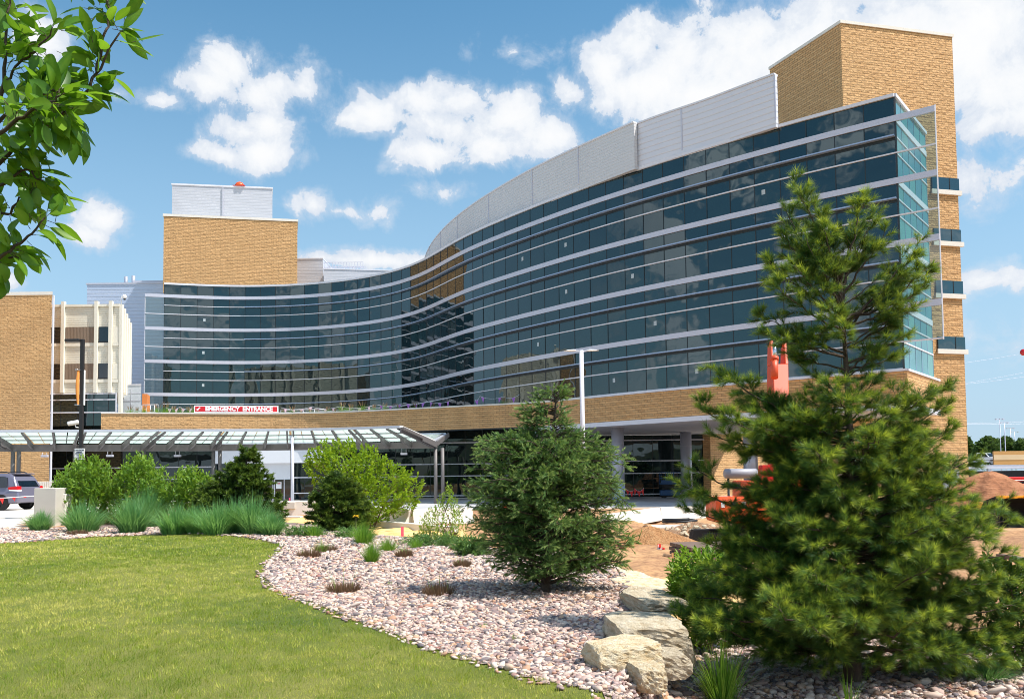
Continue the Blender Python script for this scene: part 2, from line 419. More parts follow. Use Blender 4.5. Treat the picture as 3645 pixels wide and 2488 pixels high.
# ------------------------------------------------------------------ terrain
BZ = .6
def S2(pts, z=BZ): return [tuple(at_z(x, y, z)[:2]) for x, y in pts]
wall_line = [(.80, 5.2), (.80, 6.7), (1.12, 8.2), (1.6, 10.4), (1.75, 13.2), (1.7, 15.2), (1.4, 17.5), (-.1, 19.4), (-1.8, 21.5), (-4.5, 25.5), (-6.5, 31), (-9, 33.5)]
BERM = [(1.0, -30)] + wall_line + [(-16, 36), (-20, 60), (-80, 60), (-80, -30)]
def poly_sd(P, x, y):
    """signed distance, positive inside"""
    x = np.asarray(x, float); y = np.asarray(y, float)
    d = np.full(x.shape, 1e9); ins = np.zeros(x.shape, bool); n = len(P)
    for i in range(n):
        ax, ay = P[i]; bx, by = P[(i+1) % n]
        ex, ey = bx-ax, by-ay; t = np.clip(((x-ax)*ex+(y-ay)*ey)/(ex*ex+ey*ey), 0, 1)
        d = np.minimum(d, np.hypot(x-ax-t*ex, y-ay-t*ey))
        c = ((ay > y) != (by > y)) & (x < (bx-ax)*(y-ay)/((by-ay) if by != ay else 1e-9)+ax)
        ins ^= c
    return np.where(ins, d, -d)
def sstep(a, b, v):
    t = np.clip((v-a)/(b-a), 0, 1); return t*t*(3-2*t)
def low(x, y):
    z = .05 + 0*x
    z = z - .12*sstep(10, 15, y)*sstep(-5, 3, x)
    z = z*(1-sstep(55, 70, y)) - .36*sstep(55, 70, y)
    z = z - .55*sstep(5.5, 8, x)*sstep(24, 29, y)*(1-sstep(45, 55, y))*(1-sstep(16, 20, x))
    return z
def H(x, y):
    x = np.asarray(x, float); y = np.asarray(y, float)
    s = poly_sd(BERM, x, y)
    wd = np.where(y < 18, .35, 2.2)
    k = sstep(-1, 0.15, s/wd)
    lz = low(x, y)
    bump = .035*np.sin(x*.7+1)*np.sin(y*.53)+.012*np.sin(x*2.3)*np.sin(y*2.9+1)
    rise = .2*sstep(26, 40, y)*sstep(-7, -12, x)
    back = 1-sstep(62, 80, y)
    return lz + k*(BZ+bump+rise-lz)*back
def Hs(x, y): return float(H(np.array([x]), np.array([y]))[0])
def G(x, y, it=3):
    """ground point under a pixel"""
    z = BZ
    for _ in range(25):
        p = at_z(x, y, z); z2 = Hs(p.x, p.y)
        if abs(z2-z) < 1e-3: break
        z = z*.5+z2*.5
    p.z = z; return p
def axis(lo, hi, dense, near, grow=1.13):
    out = [0.]; st = near
    a = []
    v = dense[0]
    while v < dense[1]: a.append(v); v += near
    st = near
    while v < hi: a.append(v); st *= grow; v += st
    a.append(hi); v = dense[0]; st = near; b = []
    while v > lo: st *= grow; v -= st; b.append(max(v, lo))
    return np.array(sorted(set(b+a)))
# dirt / construction ground material
m, nt, out = mat('dirt'); g = NT(nt)
ob = g.n('ShaderNodeTexCoord').outputs['Object']
sp = g.n('ShaderNodeSeparateXYZ'); g.l(ob, sp.inputs[0])
n1 = g.noise(ob, .35, 6, .6); n2 = g.noise(ob, 5, 6, .65)
c = g.ramp(n1, [(.3, srgb(150, 112, 84)), (.5, srgb(186, 142, 98)), (.7, srgb(202, 164, 120))])
c = g.mix(g.mapr(n2, .40, .66, 0, .7), c, srgb(128, 90, 64))
sand_n = g.noise(ob, 2.2, 7, .65)
sandc = g.ramp(sand_n, [(.35, srgb(196, 148, 88)), (.5, srgb(230, 190, 122)), (.7, srgb(240, 208, 148))])
def patch(cx_, cy_, rx, ry):
    dx = g.math('DIVIDE', g.math('SUBTRACT', sp.outputs[0], cx_), rx); dy = g.math('DIVIDE', g.math('SUBTRACT', sp.outputs[1], cy_), ry)
    r2 = g.math('SQRT', g.math('ADD', g.math('MULTIPLY', dx, dx), g.math('MULTIPLY', dy, dy)))
    return g.mapr(g.math('MULTIPLY_ADD', g.math('SUBTRACT', n1, .5), 1.2, r2), 1.08, .86)
for pc_ in ((3.2, 15.5, 1.9, 4.2), (-8.6, 42, 3.6, 9.), (-4, 31, 2.4, 8.)): c = g.mix(patch(*pc_), c, sandc)
far = g.mapr(sp.outputs[1], 62, 72)
c = g.mix(far, c, srgb(196, 192, 186))
vfar = g.mapr(sp.outputs[1], 170, 260)
c = g.mix(vfar, c, srgb(110, 128, 70))
c = g.mix(g.mapr(sp.outputs[1], -2, -8), c, srgb(120, 130, 60))
g.bsdf(out, c, .95, 0, g.bump(g.math('ADD', n1, g.math('MULTIPLY', n2, .35)), 1, .12))
def sheet(name, xs, ys, mname, off=0., mask=None, kind='structure', extra=None):
    X, Y = np.meshgrid(xs, ys); Zz = H(X, Y)+off
    if extra is not None: Zz = Zz+extra(X, Y)
    nx, ny = len(xs), len(ys)
    idx = np.arange(nx*ny).reshape(ny, nx)
    q = np.stack([idx[:-1, :-1], idx[:-1, 1:], idx[1:, 1:], idx[1:, :-1]], -1).reshape(-1, 4)
    if mask is not None:
        cxx = (X[:-1, :-1]+X[1:, 1:])/2; cyy = (Y[:-1, :-1]+Y[1:, 1:])/2
        q = q[mask(cxx, cyy).ravel()]
        used = np.unique(q); re = -np.ones(nx*ny, int); re[used] = np.arange(len(used)); q = re[q]
        P = np.stack([X, Y, Zz], -1).reshape(-1, 3)[used]
    else: P = np.stack([X, Y, Zz], -1).reshape(-1, 3)
    o = np_mesh(name, P, q, 4, mname, smooth=True); tag(o, kind=kind); return o
def dirt_noise(X, Y):
    m_ = (Y > 12) & (poly_sd(BERM, X, Y) < -1.5) & (Y < 60)
    return m_*(.06*np.sin(X*2.1+np.sin(Y*1.3)*2)*np.sin(Y*1.7+X)+.04*np.sin(X*5.3+Y*2.2)*np.sin(Y*4.1-X*1.7))
ground = sheet('ground', axis(-500, 700, (-14, 14), .25), axis(-160, 2600, (3, 40), .25), 'dirt', 0, extra=dirt_noise)
# lawn
lawn_edge = S2([(0, 1939), (130, 1930), (304, 1914), (520, 1904), (694, 1904), (900, 1917), (953, 1927), (1019, 1945), (1005, 1969), (953, 2010), (949, 2048), (986, 2094), (1033, 2122), (1149, 2164), (1242, 2201), (1382, 2243), (1498, 2285), (1591, 2322), (1700, 2350), (1948, 2423), (2161, 2473)])
LAWN = [(-40, lawn_edge[0][1]+.3)] + lawn_edge + [(1.0, 5.0), (1.0, -25), (-40, -25)]
m, nt, out = mat('lawn_soil'); g = NT(nt)
ob = g.n('ShaderNodeTexCoord').outputs['Object']
c = g.ramp(g.noise(ob, .45, 6, .65), [(.32, srgb(96, 118, 34)), (.5, srgb(146, 150, 52)), (.72, srgb(190, 178, 96))])
c = g.mix(g.noise(ob, 60, 4), c, srgb(70, 84, 26))
g.bsdf(out, c, .95, 0, g.bump(g.noise(ob, 90, 4), 1, .03))
lawn = sheet('lawn', np.arange(-40, 1.3, .12), np.arange(-6, 26, .12), 'lawn_soil', .012, mask=lambda x, y: poly_sd(LAWN, x, y) > -.04)
# gravel beds
back = [(1.02, 5.2)] + wall_line[1:-1]
GRAVEL0 = [(-19, 27.5), (-40, 27.5), (-40, lawn_edge[0][1]+.3)] + lawn_edge + [(1.2, 4.6)] + [(x+.25, y) for x, y in wall_line] + [(-11.5, 35), (-13.6, 31)]
GRAVEL = GRAVEL0
LOWER = [(.7, 3.5), (.95, 6.6), (1.3, 8.2), (1.8, 10.4), (2.1, 11.8), (6, 11.6), (11, 10.8), (12, 3.5)]
m, nt, out = mat('gravel_soil'); g = NT(nt)
ob = g.n('ShaderNodeTexCoord').outputs['Object']
vo = g.n('ShaderNodeTexVoronoi'); g.l(ob, vo.inputs[0]); vo.inputs['Scale'].default_value = 24
c = g.mix(g.mapr(vo.outputs['Distance'], .1, .6, 0, 1), srgb(196, 170, 158), srgb(104, 84, 78))
g.bsdf(out, c, .9, 0, g.bump(vo.outputs['Distance'], -1, .03))
sheet('gravel_bed', np.arange(-20, 3.2, .16), np.arange(4.4, 36, .16), 'gravel_soil', .022, mask=lambda x, y: poly_sd(GRAVEL, x, y) > -.02)
sheet('gravel_bed', np.arange(.5, 12.2, .16), np.arange(3.4, 12, .16), 'gravel_soil', .022, mask=lambda x, y: (poly_sd(LOWER, x, y) > 0) & (poly_sd(GRAVEL, x, y) < -.1))
# road at the left
ROAD = S2([(-900, 1970), (0, 1912), (60, 1882), (135, 1842)], .62) + [(-15.2, 36), (-21, 62), (-90, 62)]
m, nt, out = mat('road_concrete'); g = NT(nt)
ob = g.n('ShaderNodeTexCoord').outputs['Object']
c = g.ramp(g.noise(g.mapping(ob, (.15, 1, 1)), 1.2, 5, .6), [(.3, srgb(186, 176, 162)), (.55, srgb(216, 206, 192)), (.8, srgb(226, 218, 206))])
g.bsdf(out, c, .9, 0, g.bump(g.noise(ob, 40, 4), .5, .004))
sheet('road', np.arange(-90, -8, .5), np.arange(20, 62, .5), 'road_concrete', .012, mask=lambda x, y: poly_sd(ROAD, x, y) > 0)
# paved forecourt under the canopy and along the building
m, nt, out = mat('forecourt'); g = NT(nt)
ob = g.n('ShaderNodeTexCoord').outputs['Object']
c = g.ramp(g.noise(ob, .3, 5, .6), [(.3, srgb(150, 150, 152)), (.6, srgb(184, 184, 186)), (.8, srgb(200, 198, 194))])
g.bsdf(out, c, .9)
sheet('pavement', np.arange(-70, 40, 1.), np.arange(69, 104, 1.), 'forecourt', .03)
# ------------------------------------------------------------------ curved glass building
ZT = 30.0; ZB = 9.6
top_line = np.array([(585,1008),(689,1013.5),(821.6,1019),(882,1020),(995.6,1016.5),(1052,1015),(1106,1011),(1159,1006.6),(1209,1001),(1257,995),(1304,987),(1347.5,979.7),(1387.6,971.3),(1425,961),(1457,950),(1486,939),(1510,926.7),(1547.5,904.6),(1592.7,873),(1647.5,840.7),(1708,813),(1742,798),(1780,783),(1819.7,767),(1863,748.8),(1908.6,730),(1956,711.5),(2009,690.5),(2064,670),(2122.7,648),(2185.4,626),(2255,602),(2329,579.6),(2405,556),(2487.7,530.5),(2574,503.5),(2664,477.5),(2750,453),(2842,427),(2946,398.6),(3059,367.5),(3181.6,336.8)])
mull_x = [585,648,707,765,824,882,939,996,1052,1106,1159,1209,1257,1304,1347.5,1387.6,1425,1457,1486,1510,1529,1549,1570,1593,1619,1647,1677,1708,1742,1780,1820,1863,1908,1956,2009,2064,2123,2185,2255,2329,2405,2488,2574,2664,2750,2842,2946,3059,3181.6]
def smooth_interp(xs, ys, q):
    y = np.interp(q, xs, ys); return y
pl = []
for x in mull_x:
    xs = np.linspace(x-18, x+18, 7); yy = float(np.mean(np.interp(xs, top_line[:, 0], top_line[:, 1]))) if 620 < x < 3120 else float(np.interp(x, top_line[:, 0], top_line[:, 1]))
    p = at_z(x, yy, ZT); pl.append([p.x, p.y])
pl = np.array(pl)
for _ in range(4): pl[1:-1] = pl[1:-1]*.4 + (pl[:-2]+pl[2:])*.3
# equal panels along the curve
def resample(P, n):
    s = np.r_[0, np.cumsum(np.hypot(*np.diff(P, axis=0).T))]; t = np.linspace(0, s[-1], n+1)
    return np.stack([np.interp(t, s, P[:, 0]), np.interp(t, s, P[:, 1])], 1)
print('facade len', np.cumsum(np.hypot(*np.diff(pl, axis=0).T))[-1], pl[0], pl[20], pl[-1])
FAC = resample(pl, 48)
for _ in range(3): FAC[1:-1] = FAC[1:-1]*.5+(FAC[:-2]+FAC[2:])*.25
def offs(P, d):
    P = np.asarray(P); t = np.gradient(P, axis=0); t /= np.hypot(t[:, 0], t[:, 1])[:, None]
    return P + np.stack([t[:, 1], -t[:, 0]], 1)*d       # outward = towards the viewer
HB = thing('glass_building', 'long curved glass hospital building with white bands over a tan block base', 'building', (FAC[24][0], FAC[24][1]+6, 0))
def ribbon(name, P, z0, z1, front, back_, mname, parent=HB, i0=0, i1=None):
    """solid band following plan P between z0 and z1 from offset back_ to front"""
    P = np.asarray(P)[i0:i1]; A = offs(P, front); B = offs(P, back_); mb = MB(); n = len(P)
    for i in range(n-1):
        a, b, c, d = A[i], A[i+1], B[i+1], B[i]
        mb.quad((*a, z0), (*b, z0), (*b, z1), (*a, z1)); mb.quad((*a, z1), (*b, z1), (*c, z1), (*d, z1)); mb.quad((*d, z0), (*c, z0), (*b, z0), (*a, z0))
        mb.quad((*c, z0), (*d, z0), (*d, z1), (*c, z1))
    for k, s in ((0, 1), (n-1, -1)):
        q = [(*A[k], z0), (*A[k], z1), (*B[k], z1), (*B[k], z0)]; mb.quad(*(q if s > 0 else q[::-1]))
    return mb.build(name, mname, parent)
def glass_ribbon(name, P, z0, z1, mname, parent=HB, jit=.006, mw=.07, off=0., uvw=True, frame='dark_frame'):
    P = offs(P, off) if len(P) > 2 else np.asarray(P); mb = MB(); tint = []
    for i in range(len(P)-1):
        a, b = P[i], P[i+1]; t = (b-a)/np.hypot(*(b-a)); nrm = np.array([t[1], -t[0]])
        j = rng.normal(0, jit, 4)
        q = [(*(a+nrm*j[0]), z0), (*(b+nrm*j[1]), z0), (*(b+nrm*(j[1]+j[2]*.6)), z1), (*(a+nrm*(j[0]+j[2]*.6)), z1)]
        mb.quad(*q); tint.append(rng.random())
    k = len(mb.f)
    for i in range(len(P)):
        a = P[max(i-1, 0)]; b = P[min(i+1, len(P)-1)]; t = (b-a)/np.hypot(*(b-a)); nrm = np.array([t[1], -t[0]])
        c = P[i]+nrm*.025
        l = c-t*mw/2; r = c+t*mw/2; lb = l-nrm*.06; rb = r-nrm*.06
        mb.quad((*l, z0), (*r, z0), (*r, z1), (*l, z1), 1); mb.quad((*lb, z0), (*l, z0), (*l, z1), (*lb, z1), 1); mb.quad((*r, z0), (*rb, z0), (*rb, z1), (*r, z1), 1)
        tint += [0, 0, 0]
    return mb.build(name, [mname, frame], parent, tint=tint)
LV = [28.4-4.66*k for k in range(4)]
rows = []
rows.append((LV[0], 29.8))
for k in range(4):
    rows += [(LV[k]-1.5, LV[k]-.45), (LV[k]-2.75, LV[k]-1.6), ((LV[k+1] if k < 3 else LV[k]-4.66), LV[k]-2.85)]
rows[-1] = (ZB+.15, LV[3]-4.66-0)
rows = [r for r in rows]
# lowest storey: below band 4: shade and mullion lines as above, then glass to the sill
rows = [(LV[0], 29.8)]
for k in range(4):
    nxt = LV[k+1] if k < 3 else ZB+.1
    rows += [(LV[k]-1.5, LV[k]-.45), (LV[k]-2.75, LV[k]-1.6), (nxt, LV[k]-2.85)]
for z0, z1 in rows: glass_ribbon('glass_band', FAC, z0, z1, 'facade_glass')
ext = FAC[-1]-FAC[-2]; ext /= np.hypot(*ext); exl = FAC[0]-FAC[1]; exl /= np.hypot(*exl)
FIN = FAC[-1]+ext*2.75; FINL = FAC[0]+exl*2.5
FULL = np.vstack([FINL, FAC, FIN])
for k in range(4):
    ribbon('spandrel_band', FULL, LV[k]-.45, LV[k], .12, -.12, 'lilac_metal')
    ribbon('mullion_rail', FULL, LV[k]-2.85, LV[k]-2.75, .10, -.10, 'white_metal')
    ribbon('sunshade', FAC, LV[k]-1.6, LV[k]-1.5, .42, .0, 'shade_metal', i0=5); ribbon('painted_shadow', FAC, LV[k]-1.82, LV[k]-1.602, .035, .0, 'dark_frame', i0=24)  # dark strip stands in for the shade below each sunshade
    ribbon('mullion_rail', FAC, LV[k]-1.59, LV[k]-1.51, .08, .0, 'white_metal', i0=0, i1=6)
ribbon('roof_coping', FAC, 29.8, 30.05, .16, -.5, 'white_metal')
ribbon('sill_band', FAC, ZB-.15, ZB+.1, .16, -.2, 'white_metal', i0=28)
ribbon('sill_band', FAC, ZB-.15, ZB+.1, .05, -.2, 'dark_frame', i1=29)
# fins: clear glass past both ends
def fin(a, b, z0, z1):
    mb = MB(); a3 = a; b3 = b
    mb.quad((*a3, z0), (*b3, z0), (*b3, z1), (*a3, z1)); return mb.build('glass_fin', 'fin_glass', HB)
for k in range(4):
    for z0, z1 in ((LV[k]-2.75, LV[k]-.45), ((LV[k+1] if k < 3 else LV[k]-2.75-.01), LV[k]-2.85)):
        if z1-z0 > .1:
            fin(FAC[-1]+ext*.05, FIN, z0, z1)
    for z0, z1 in ((LV[k]-2.75, LV[k]-.45), ((LV[k+1] if k < 3 else 9.8), LV[k]-2.85)):
        mb = MB(); mb.quad((*FINL, z0), (*(FAC[0]+exl*.05), z0), (*(FAC[0]+exl*.05), z1), (*FINL, z1)); mb.build('glass_fin', 'fin_glass', HB)
MB().beam((*FIN, LV[3]-2.9), (*FIN, LV[0]+.05), .07, .1, up=Vector((0, 1, 0))).build('fin_edge', 'white_metal', HB)
MB().beam((*FINL, 9.7), (*FINL, LV[0]+.02), .08, .1, up=Vector((0, 1, 0))).build('fin_edge', 'white_metal', HB)
# right-hand return face
E0 = FAC[-1]; E1 = np.array(at_z(3290, 471, ZT)[:2]); E1 = E0+(E1-E0)*1.02
END = np.array([E0+(E1-E0)*t for t in np.linspace(0, 1, 6)])
print('END', E0, E1)
for z0, z1 in rows: glass_ribbon('glass_return', END, z0, z1, 'end_glass', jit=.002, mw=.05, frame='shade_metal')
for k in range(4):
    ribbon('return_rail', END, LV[k]-.45, LV[k], .07, -.05, 'white_metal'); ribbon('return_rail', END, LV[k]-2.85, LV[k]-2.75, .06, -.05, 'white_metal'); ribbon('return_rail', END, LV[k]-1.6, LV[k]-1.5, .06, -.05, 'white_metal')
ribbon('roof_coping', END, 29.8, 30.06, .16, -.5, 'white_metal'); ribbon('sill_band', END, ZB-.15, ZB+.1, .16, -.2, 'white_metal')
MB().beam((*(E0+np.array([.02, -.02])), ZB), (*(E0+np.array([.02, -.02])), 29.8), .12, .12, up=Vector((0, 1, 0))).build('corner_post', 'dark_frame', HB)
# stickers left on the panes
for i, k, fr in ((2, 0, .45), (2, 1, .4), (2, 2, .4), (33, 0, .5), (33, 1, .5), (31, 2, .5), (37, 1, .4), (38, 2, .5), (43, 0, .35), (30, 0, .4), (36, 3, .3), (40, 3, .4)):
    a, b = FAC[i], FAC[i+1]; t = (b-a)/np.hypot(*(b-a)); nr = np.array([t[1], -t[0]]); c = a+(b-a)*fr+nr*.03; z = LV[k]-3.5
    l = c-t*.16; r = c+t*.16; lb = l-nr*.012; rb = r-nr*.012
    MB().quad((*l, z-.2), (*r, z-.2), (*r, z+.2), (*l, z+.2)).quad((*lb, z+.2), (*l, z+.2), (*r, z+.2), (*rb, z+.2)).build('pane_sticker', 'sticker', HB)
# metal screen wall along the roof edge
scr = [(1511,926),(1519,896),(1528,877),(1547,852),(1568,827),(1596.5,797),(1625,771),(1668,740.5),(1712,708),(1765,677),(1829,638),(1895,602),(1973,562.7),(2064,523),(2154.5,482.5),(2256,438)]
scr2 = [(2262,446),(2366,405),(2466,376.6),(2596,328),(2688,290.5),(2757,267)]
S1 = np.array([at_z(x, y, 34)[:2] for x, y in scr]); S1 = resample(S1, 30)
for _ in range(6): S1[1:-1] = S1[1:-1]*.4+(S1[:-2]+S1[2:])*.3
S2_ = np.array([at_z(x, y, 34)[:2] for x, y in scr2]); S2_ = resample(S2_, 14)
for _ in range(6): S2_[1:-1] = S2_[1:-1]*.4+(S2_[:-2]+S2_[2:])*.3
print('screen', S1[0], S1[-1], S2_[0], S2_[-1])
siding('screen_siding_fine', srgb(206, 205, 207), .3, .5, .02)
ribbon('screen_wall', S1, 29.75, 34, .0, -.4, 'screen_siding_fine')
siding('screen_siding_wide', srgb(212, 213, 222), .5, .4, .05)
ribbon('screen_wall', S2_, 29.75, 34, .0, -.4, 'screen_siding_wide')
ribbon('screen_coping', S1, 34, 34.15, .08, -.5, 'white_metal'); ribbon('screen_coping', S2_, 34, 34.15, .08, -.5, 'white_metal')
def joints(P, ids, z0, z1):
    for i in ids:
        a = P[max(i-1, 0)]; b = P[min(i+1, len(P)-1)]; t = (b-a)/np.hypot(*(b-a)); nr = np.array([t[1], -t[0]]); c = P[i]+nr*.02
        MB().beam((*c, z0), (*c, z1), .12, .06, up=Vector((nr[0], nr[1], 0))).build('screen_joint', 'lilac_metal', HB)
joints(S1, (4, 8, 12, 17, 22, 26), 30.4, 34); joints(S2_, (0, 5, 14), 30.3, 34)
# roof deck and upper floors behind the glass
roof = [(*p, 0)[:2] for p in offs(FAC, -.45)]
rear = [(E1[0]-1, E1[1]+16), (FAC[24][0]+24, FAC[24][1]+40), (FAC[0][0]+10, FAC[0][1]+30), (FAC[0][0], FAC[0][1]+26)]
MB().prism([tuple(p) for p in roof]+[tuple(E1-np.array([.6, 0]))]+rear, 29.5, 29.7).build('roof_deck', 'roof_grey', HB)

# block base, overhang, terrace
cap = [(360,1467.5),(500,1467.5),(700,1468.3),(850,1469.5),(993,1470.5),(1100,1469),(1200,1465.5),(1304,1460),(1450,1453),(1600,1445),(1720,1439),(1853,1432)]
TER = np.array([at_z(x, y, ZB)[:2] for x, y in cap]); TER = resample(TER, 24)
join = 31
TB = np.vstack([TER, offs(FAC, .35)[join:]]); 
for _ in range(10): TB[1:-1] = TB[1:-1]*.5+(TB[:-2]+TB[2:])*.25
TB[-1] = FAC[-1]+(ext*.35+np.array([ext[1], -ext[0]])*.35)
print('TER', TER[0], TER[-1], FAC[join])
nb = len(TB)
isplit = 26
ribbon('block_base', TB, 7.1, ZB-.15, 0, -.4, 'brick')
ribbon('base_coping', TB, ZB-.15, ZB, .1, -.5, 'concrete_light', i1=isplit+4)
ribbon('base_coping', TB, ZB-.15, ZB+.02, .1, -.35, 'white_metal', i0=isplit+3)
ribbon('fascia', TB, 6.7, 7.1, .06, -.4, 'white_metal', i0=isplit)
ribbon('block_soffit_trim', TB, 7.0, 7.1, .03, -.4, 'dark_frame', i1=isplit+1)
ER = E1+(E1-E0)/np.hypot(*(E1-E0))*6
nE = np.array([(E1-E0)[1], -(E1-E0)[0]])/np.hypot(*(E1-E0))
RB = np.array([TB[-1], E1+nE*.35+(E1-E0)*.02])
for nm, z0, z1, fr, mt in (('block_base', 7.1, ZB-.15, 0, 'brick'), ('base_coping', ZB-.15, ZB+.02, .1, 'white_metal'), ('fascia', 6.7, 7.1, .06, 'white_metal')):
    ribbon(nm, np.array([RB[0]+(RB[1]-RB[0])*t for t in (0, .5, 1)]), z0, z1, fr, -.4, mt)
GW = 102.
sof = [tuple(p) for p in offs(TB, -.3)[isplit:]]+[tuple(RB[1]-nE*.3), (RB[1][0]-3, RB[1][1]+3), (25.6, 98), (25.6, GW+3), (TB[isplit][0]-1, GW+.5)]
MB().prism(sof, 6.72, 6.95).build('soffit', 'soffit', HB)
MB().prism([tuple(p) for p in offs(TB, -.2)[:isplit+2]]+[tuple(p) for p in FAC[:join+1][::-1]], 8.7, 8.9).build('terrace_deck', 'concrete', HB)
# ground floor glazing
def xat(px, d): return float(at_d(px, 1700, d).x)
xl, xr = xat(170, GW), xat(1905, GW)
def glaze(x0, x1, y, n, zl, parent=HB, jit=.004):
    P = np.array([[x0+(x1-x0)*t, y] for t in np.linspace(0, 1, n+1)])
    for a, b in zip(zl[:-1], zl[1:]): glass_ribbon('shop_glass', P, a+.06, b-.06, 'ground_glass', parent, jit, .06)
    for z in zl[1:-1]: MB().box(((x0+x1)/2, y-.02, z), (abs(x1-x0), .18, .12)).build('transom', 'white_metal', parent)
    MB().box(((x0+x1)/2, y, zl[0]-.05), (abs(x1-x0), .2, .24)).build('glazing_kerb', 'concrete', parent)
ZL = [-.3, .02, 2.28, 3.66, 6.12, 8.65]
xe0, xe1 = xat(767, GW), xat(1160, GW)
glaze(xl, xe0, GW, 9, ZL); glaze(xe1, xr, GW, 12, ZL)
xk0, xk1 = xat(1905, 98), xat(2531, 100.5)
P2 = [-.4, -.02, 2.35, 3.75, 6.1, 6.72]
glaze(xr+.05, xk1, 100.3, 9, P2)
MB().box((xr+.02, 101.2, 3.4), (.25, 1.8, 7.3)).build('return_pier', 'dark_frame', HB)
# entrance block
ye = 99.2
EN = [xat(760, ye), xat(1165, ye)]
mb = MB(); 
MB().box(((EN[0]+EN[1])/2, ye+1.5, 5.6), (EN[1]-EN[0], 3.2, 3.3)).build('entrance_canopy_panel', 'white_panel', HB)
x0, x1 = xat(905, ye+.6), xat(1040, ye+.6)
MB().box((xat(835, ye), ye+.9, 1.6), (xat(905, ye)-EN[0], 1.6, 4.7)).build('entrance_glass', 'ground_glass', HB)
MB().box(((x0+x1)/2, ye+.9, 3.05), (x1-x0, .9, 1.8)).build('entrance_wall', 'white_panel', HB)
dr = MB().box(((x0+x1)/2, ye+1.0, .95), (x1-x0, .3, 2.35)).build('entrance_door', 'window_dark', HB)
for px in (972, 978, 1012, 1040):
    MB().box((xat(px, ye+.8), ye+.8, .95), (.09, .12, 2.35)).build('door_frame', 'white_metal', dr)
MB().box((xat(992, ye+.75), ye+.78, 1.45), (.62, .03, .75)).build('door_notice', 'sign_white', dr)
MB().box((xat(992, ye+.75), ye+.755, 1.66), (.4, .01, .12)).build('notice_text', 'sign_red', dr)
glaze(xat(1045, ye+.3), xat(1160, ye+.3), ye+.3, 3, [-.3, .55, 2.3, 4.0])
# sunlit block pier and round columns
a = at_d(2531, 1700, 99.5); b = at_d(2650, 1700, 103.5)
t = Vector((b.x-a.x, b.y-a.y, 0)).normalized(); nn = Vector((t.y, -t.x, 0))
MB().prism([(a.x, a.y), (b.x+t.x*6, b.y+t.y*6), (b.x+t.x*6-nn.x*4, b.y+t.y*6-nn.y*4), (a.x-nn.x*4, a.y-nn.y*4)], -.5, 6.74).build('block_pier', 'brick', HB)
for px, d, w_ in ((2201, 84.5, .6), (2444, 95, .6), (2673, 78, .62)):
    c = at_d(px, 1700, d); gz = -.45
    col = MB().tube([(c.x, c.y, gz), (c.x, c.y, 6.73)], w_, 24).build('round_column', 'column_metal', HB)
    for z in (1.6, 3.4, 5.2): MB().tube([(c.x, c.y, z-.015), (c.x, c.y, z+.015)], w_+.012, 24).build('column_joint', 'lilac_metal', col)
    if px < 2300:
        MB().tube([(c.x, c.y, -.3), (c.x, c.y, 1.4)], w_+.02, 24).build('protective_wrap', 'wrap_blue', col) if 'wrap_blue' in MATS else None

# ------------------------------------------------------------------ other buildings
def rect_building(name, label, pts, z0, z1, wall='brick', coping=True, cat='building', cop='concrete_light', ch=.35, oh=.12):
    c = np.mean(np.array(pts), 0)
    t = thing(name, label, cat, (float(c[0]), float(c[1]), z0))
    MB().prism(pts, z0, z1).build('wall', wall, t)
    if coping:
        cc = [(c[0]+(p[0]-c[0])*(1+oh/6), c[1]+(p[1]-c[1])*(1+oh/6)) for p in pts]
        MB().prism(cc, z1+.003, z1+ch).build('coping', cop, t)
    return t
# right tower
c0 = at_z(2992, 84, 41); c1 = at_z(3389, 134, 41); c2 = at_z(2740, 249, 41)
rt = Vector((c1.x-c0.x, c1.y-c0.y, 0)); lf = Vector((c2.x-c0.x, c2.y-c0.y, 0))
TW = [(c0.x, c0.y), (c1.x, c1.y), (c1.x+lf.x*1.55, c1.y+lf.y*1.55), (c2.x, c2.y)]
tw = rect_building('block_tower', 'tall tan block tower with white coping rising behind the right end of the glass building', TW, -.6, 41, ch=.26, oh=.1)
u = rt.normalized(); nr = Vector((u.y, -u.x, 0)); 
for zt, zb in ((28.1, 27.0), (23.5, 22.4), (18.9, 17.75), (13.95, 12.85)):
    e = Vector((c1.x, c1.y, 0)); s0 = e-u*2.75
    mb = MB()
    mb.box((*(e-u*1.33+nr*.0)[:2], (zt+zb)/2), (2.85, .12, zt-zb), math.atan2(u.y, u.x)); 
    wn_ = mb.build('window', 'tower_glass', tw)
    for k in (.9, 2.72): 
        q = e-u*k+nr*.05; MB().box((q.x, q.y, (zt+zb)/2), (.07, .08, zt-zb), math.atan2(u.y, u.x)).build('mullion', 'dark_frame', wn_)
    q = e-u*1.28+nr*.05; MB().box((q.x, q.y, zb-.22), (3.1, .3, .4), math.atan2(u.y, u.x)).build('sill', 'concrete_light', wn_)
q = at_z(3372, 1735, .6); e = Vector((c1.x, c1.y, 0))-u*1.9+nr*.03
dr = MB().box((e.x, e.y, .9), (1.7, .1, 2.9), math.atan2(u.y, u.x)).build('service_door', 'pvc_grey', tw)
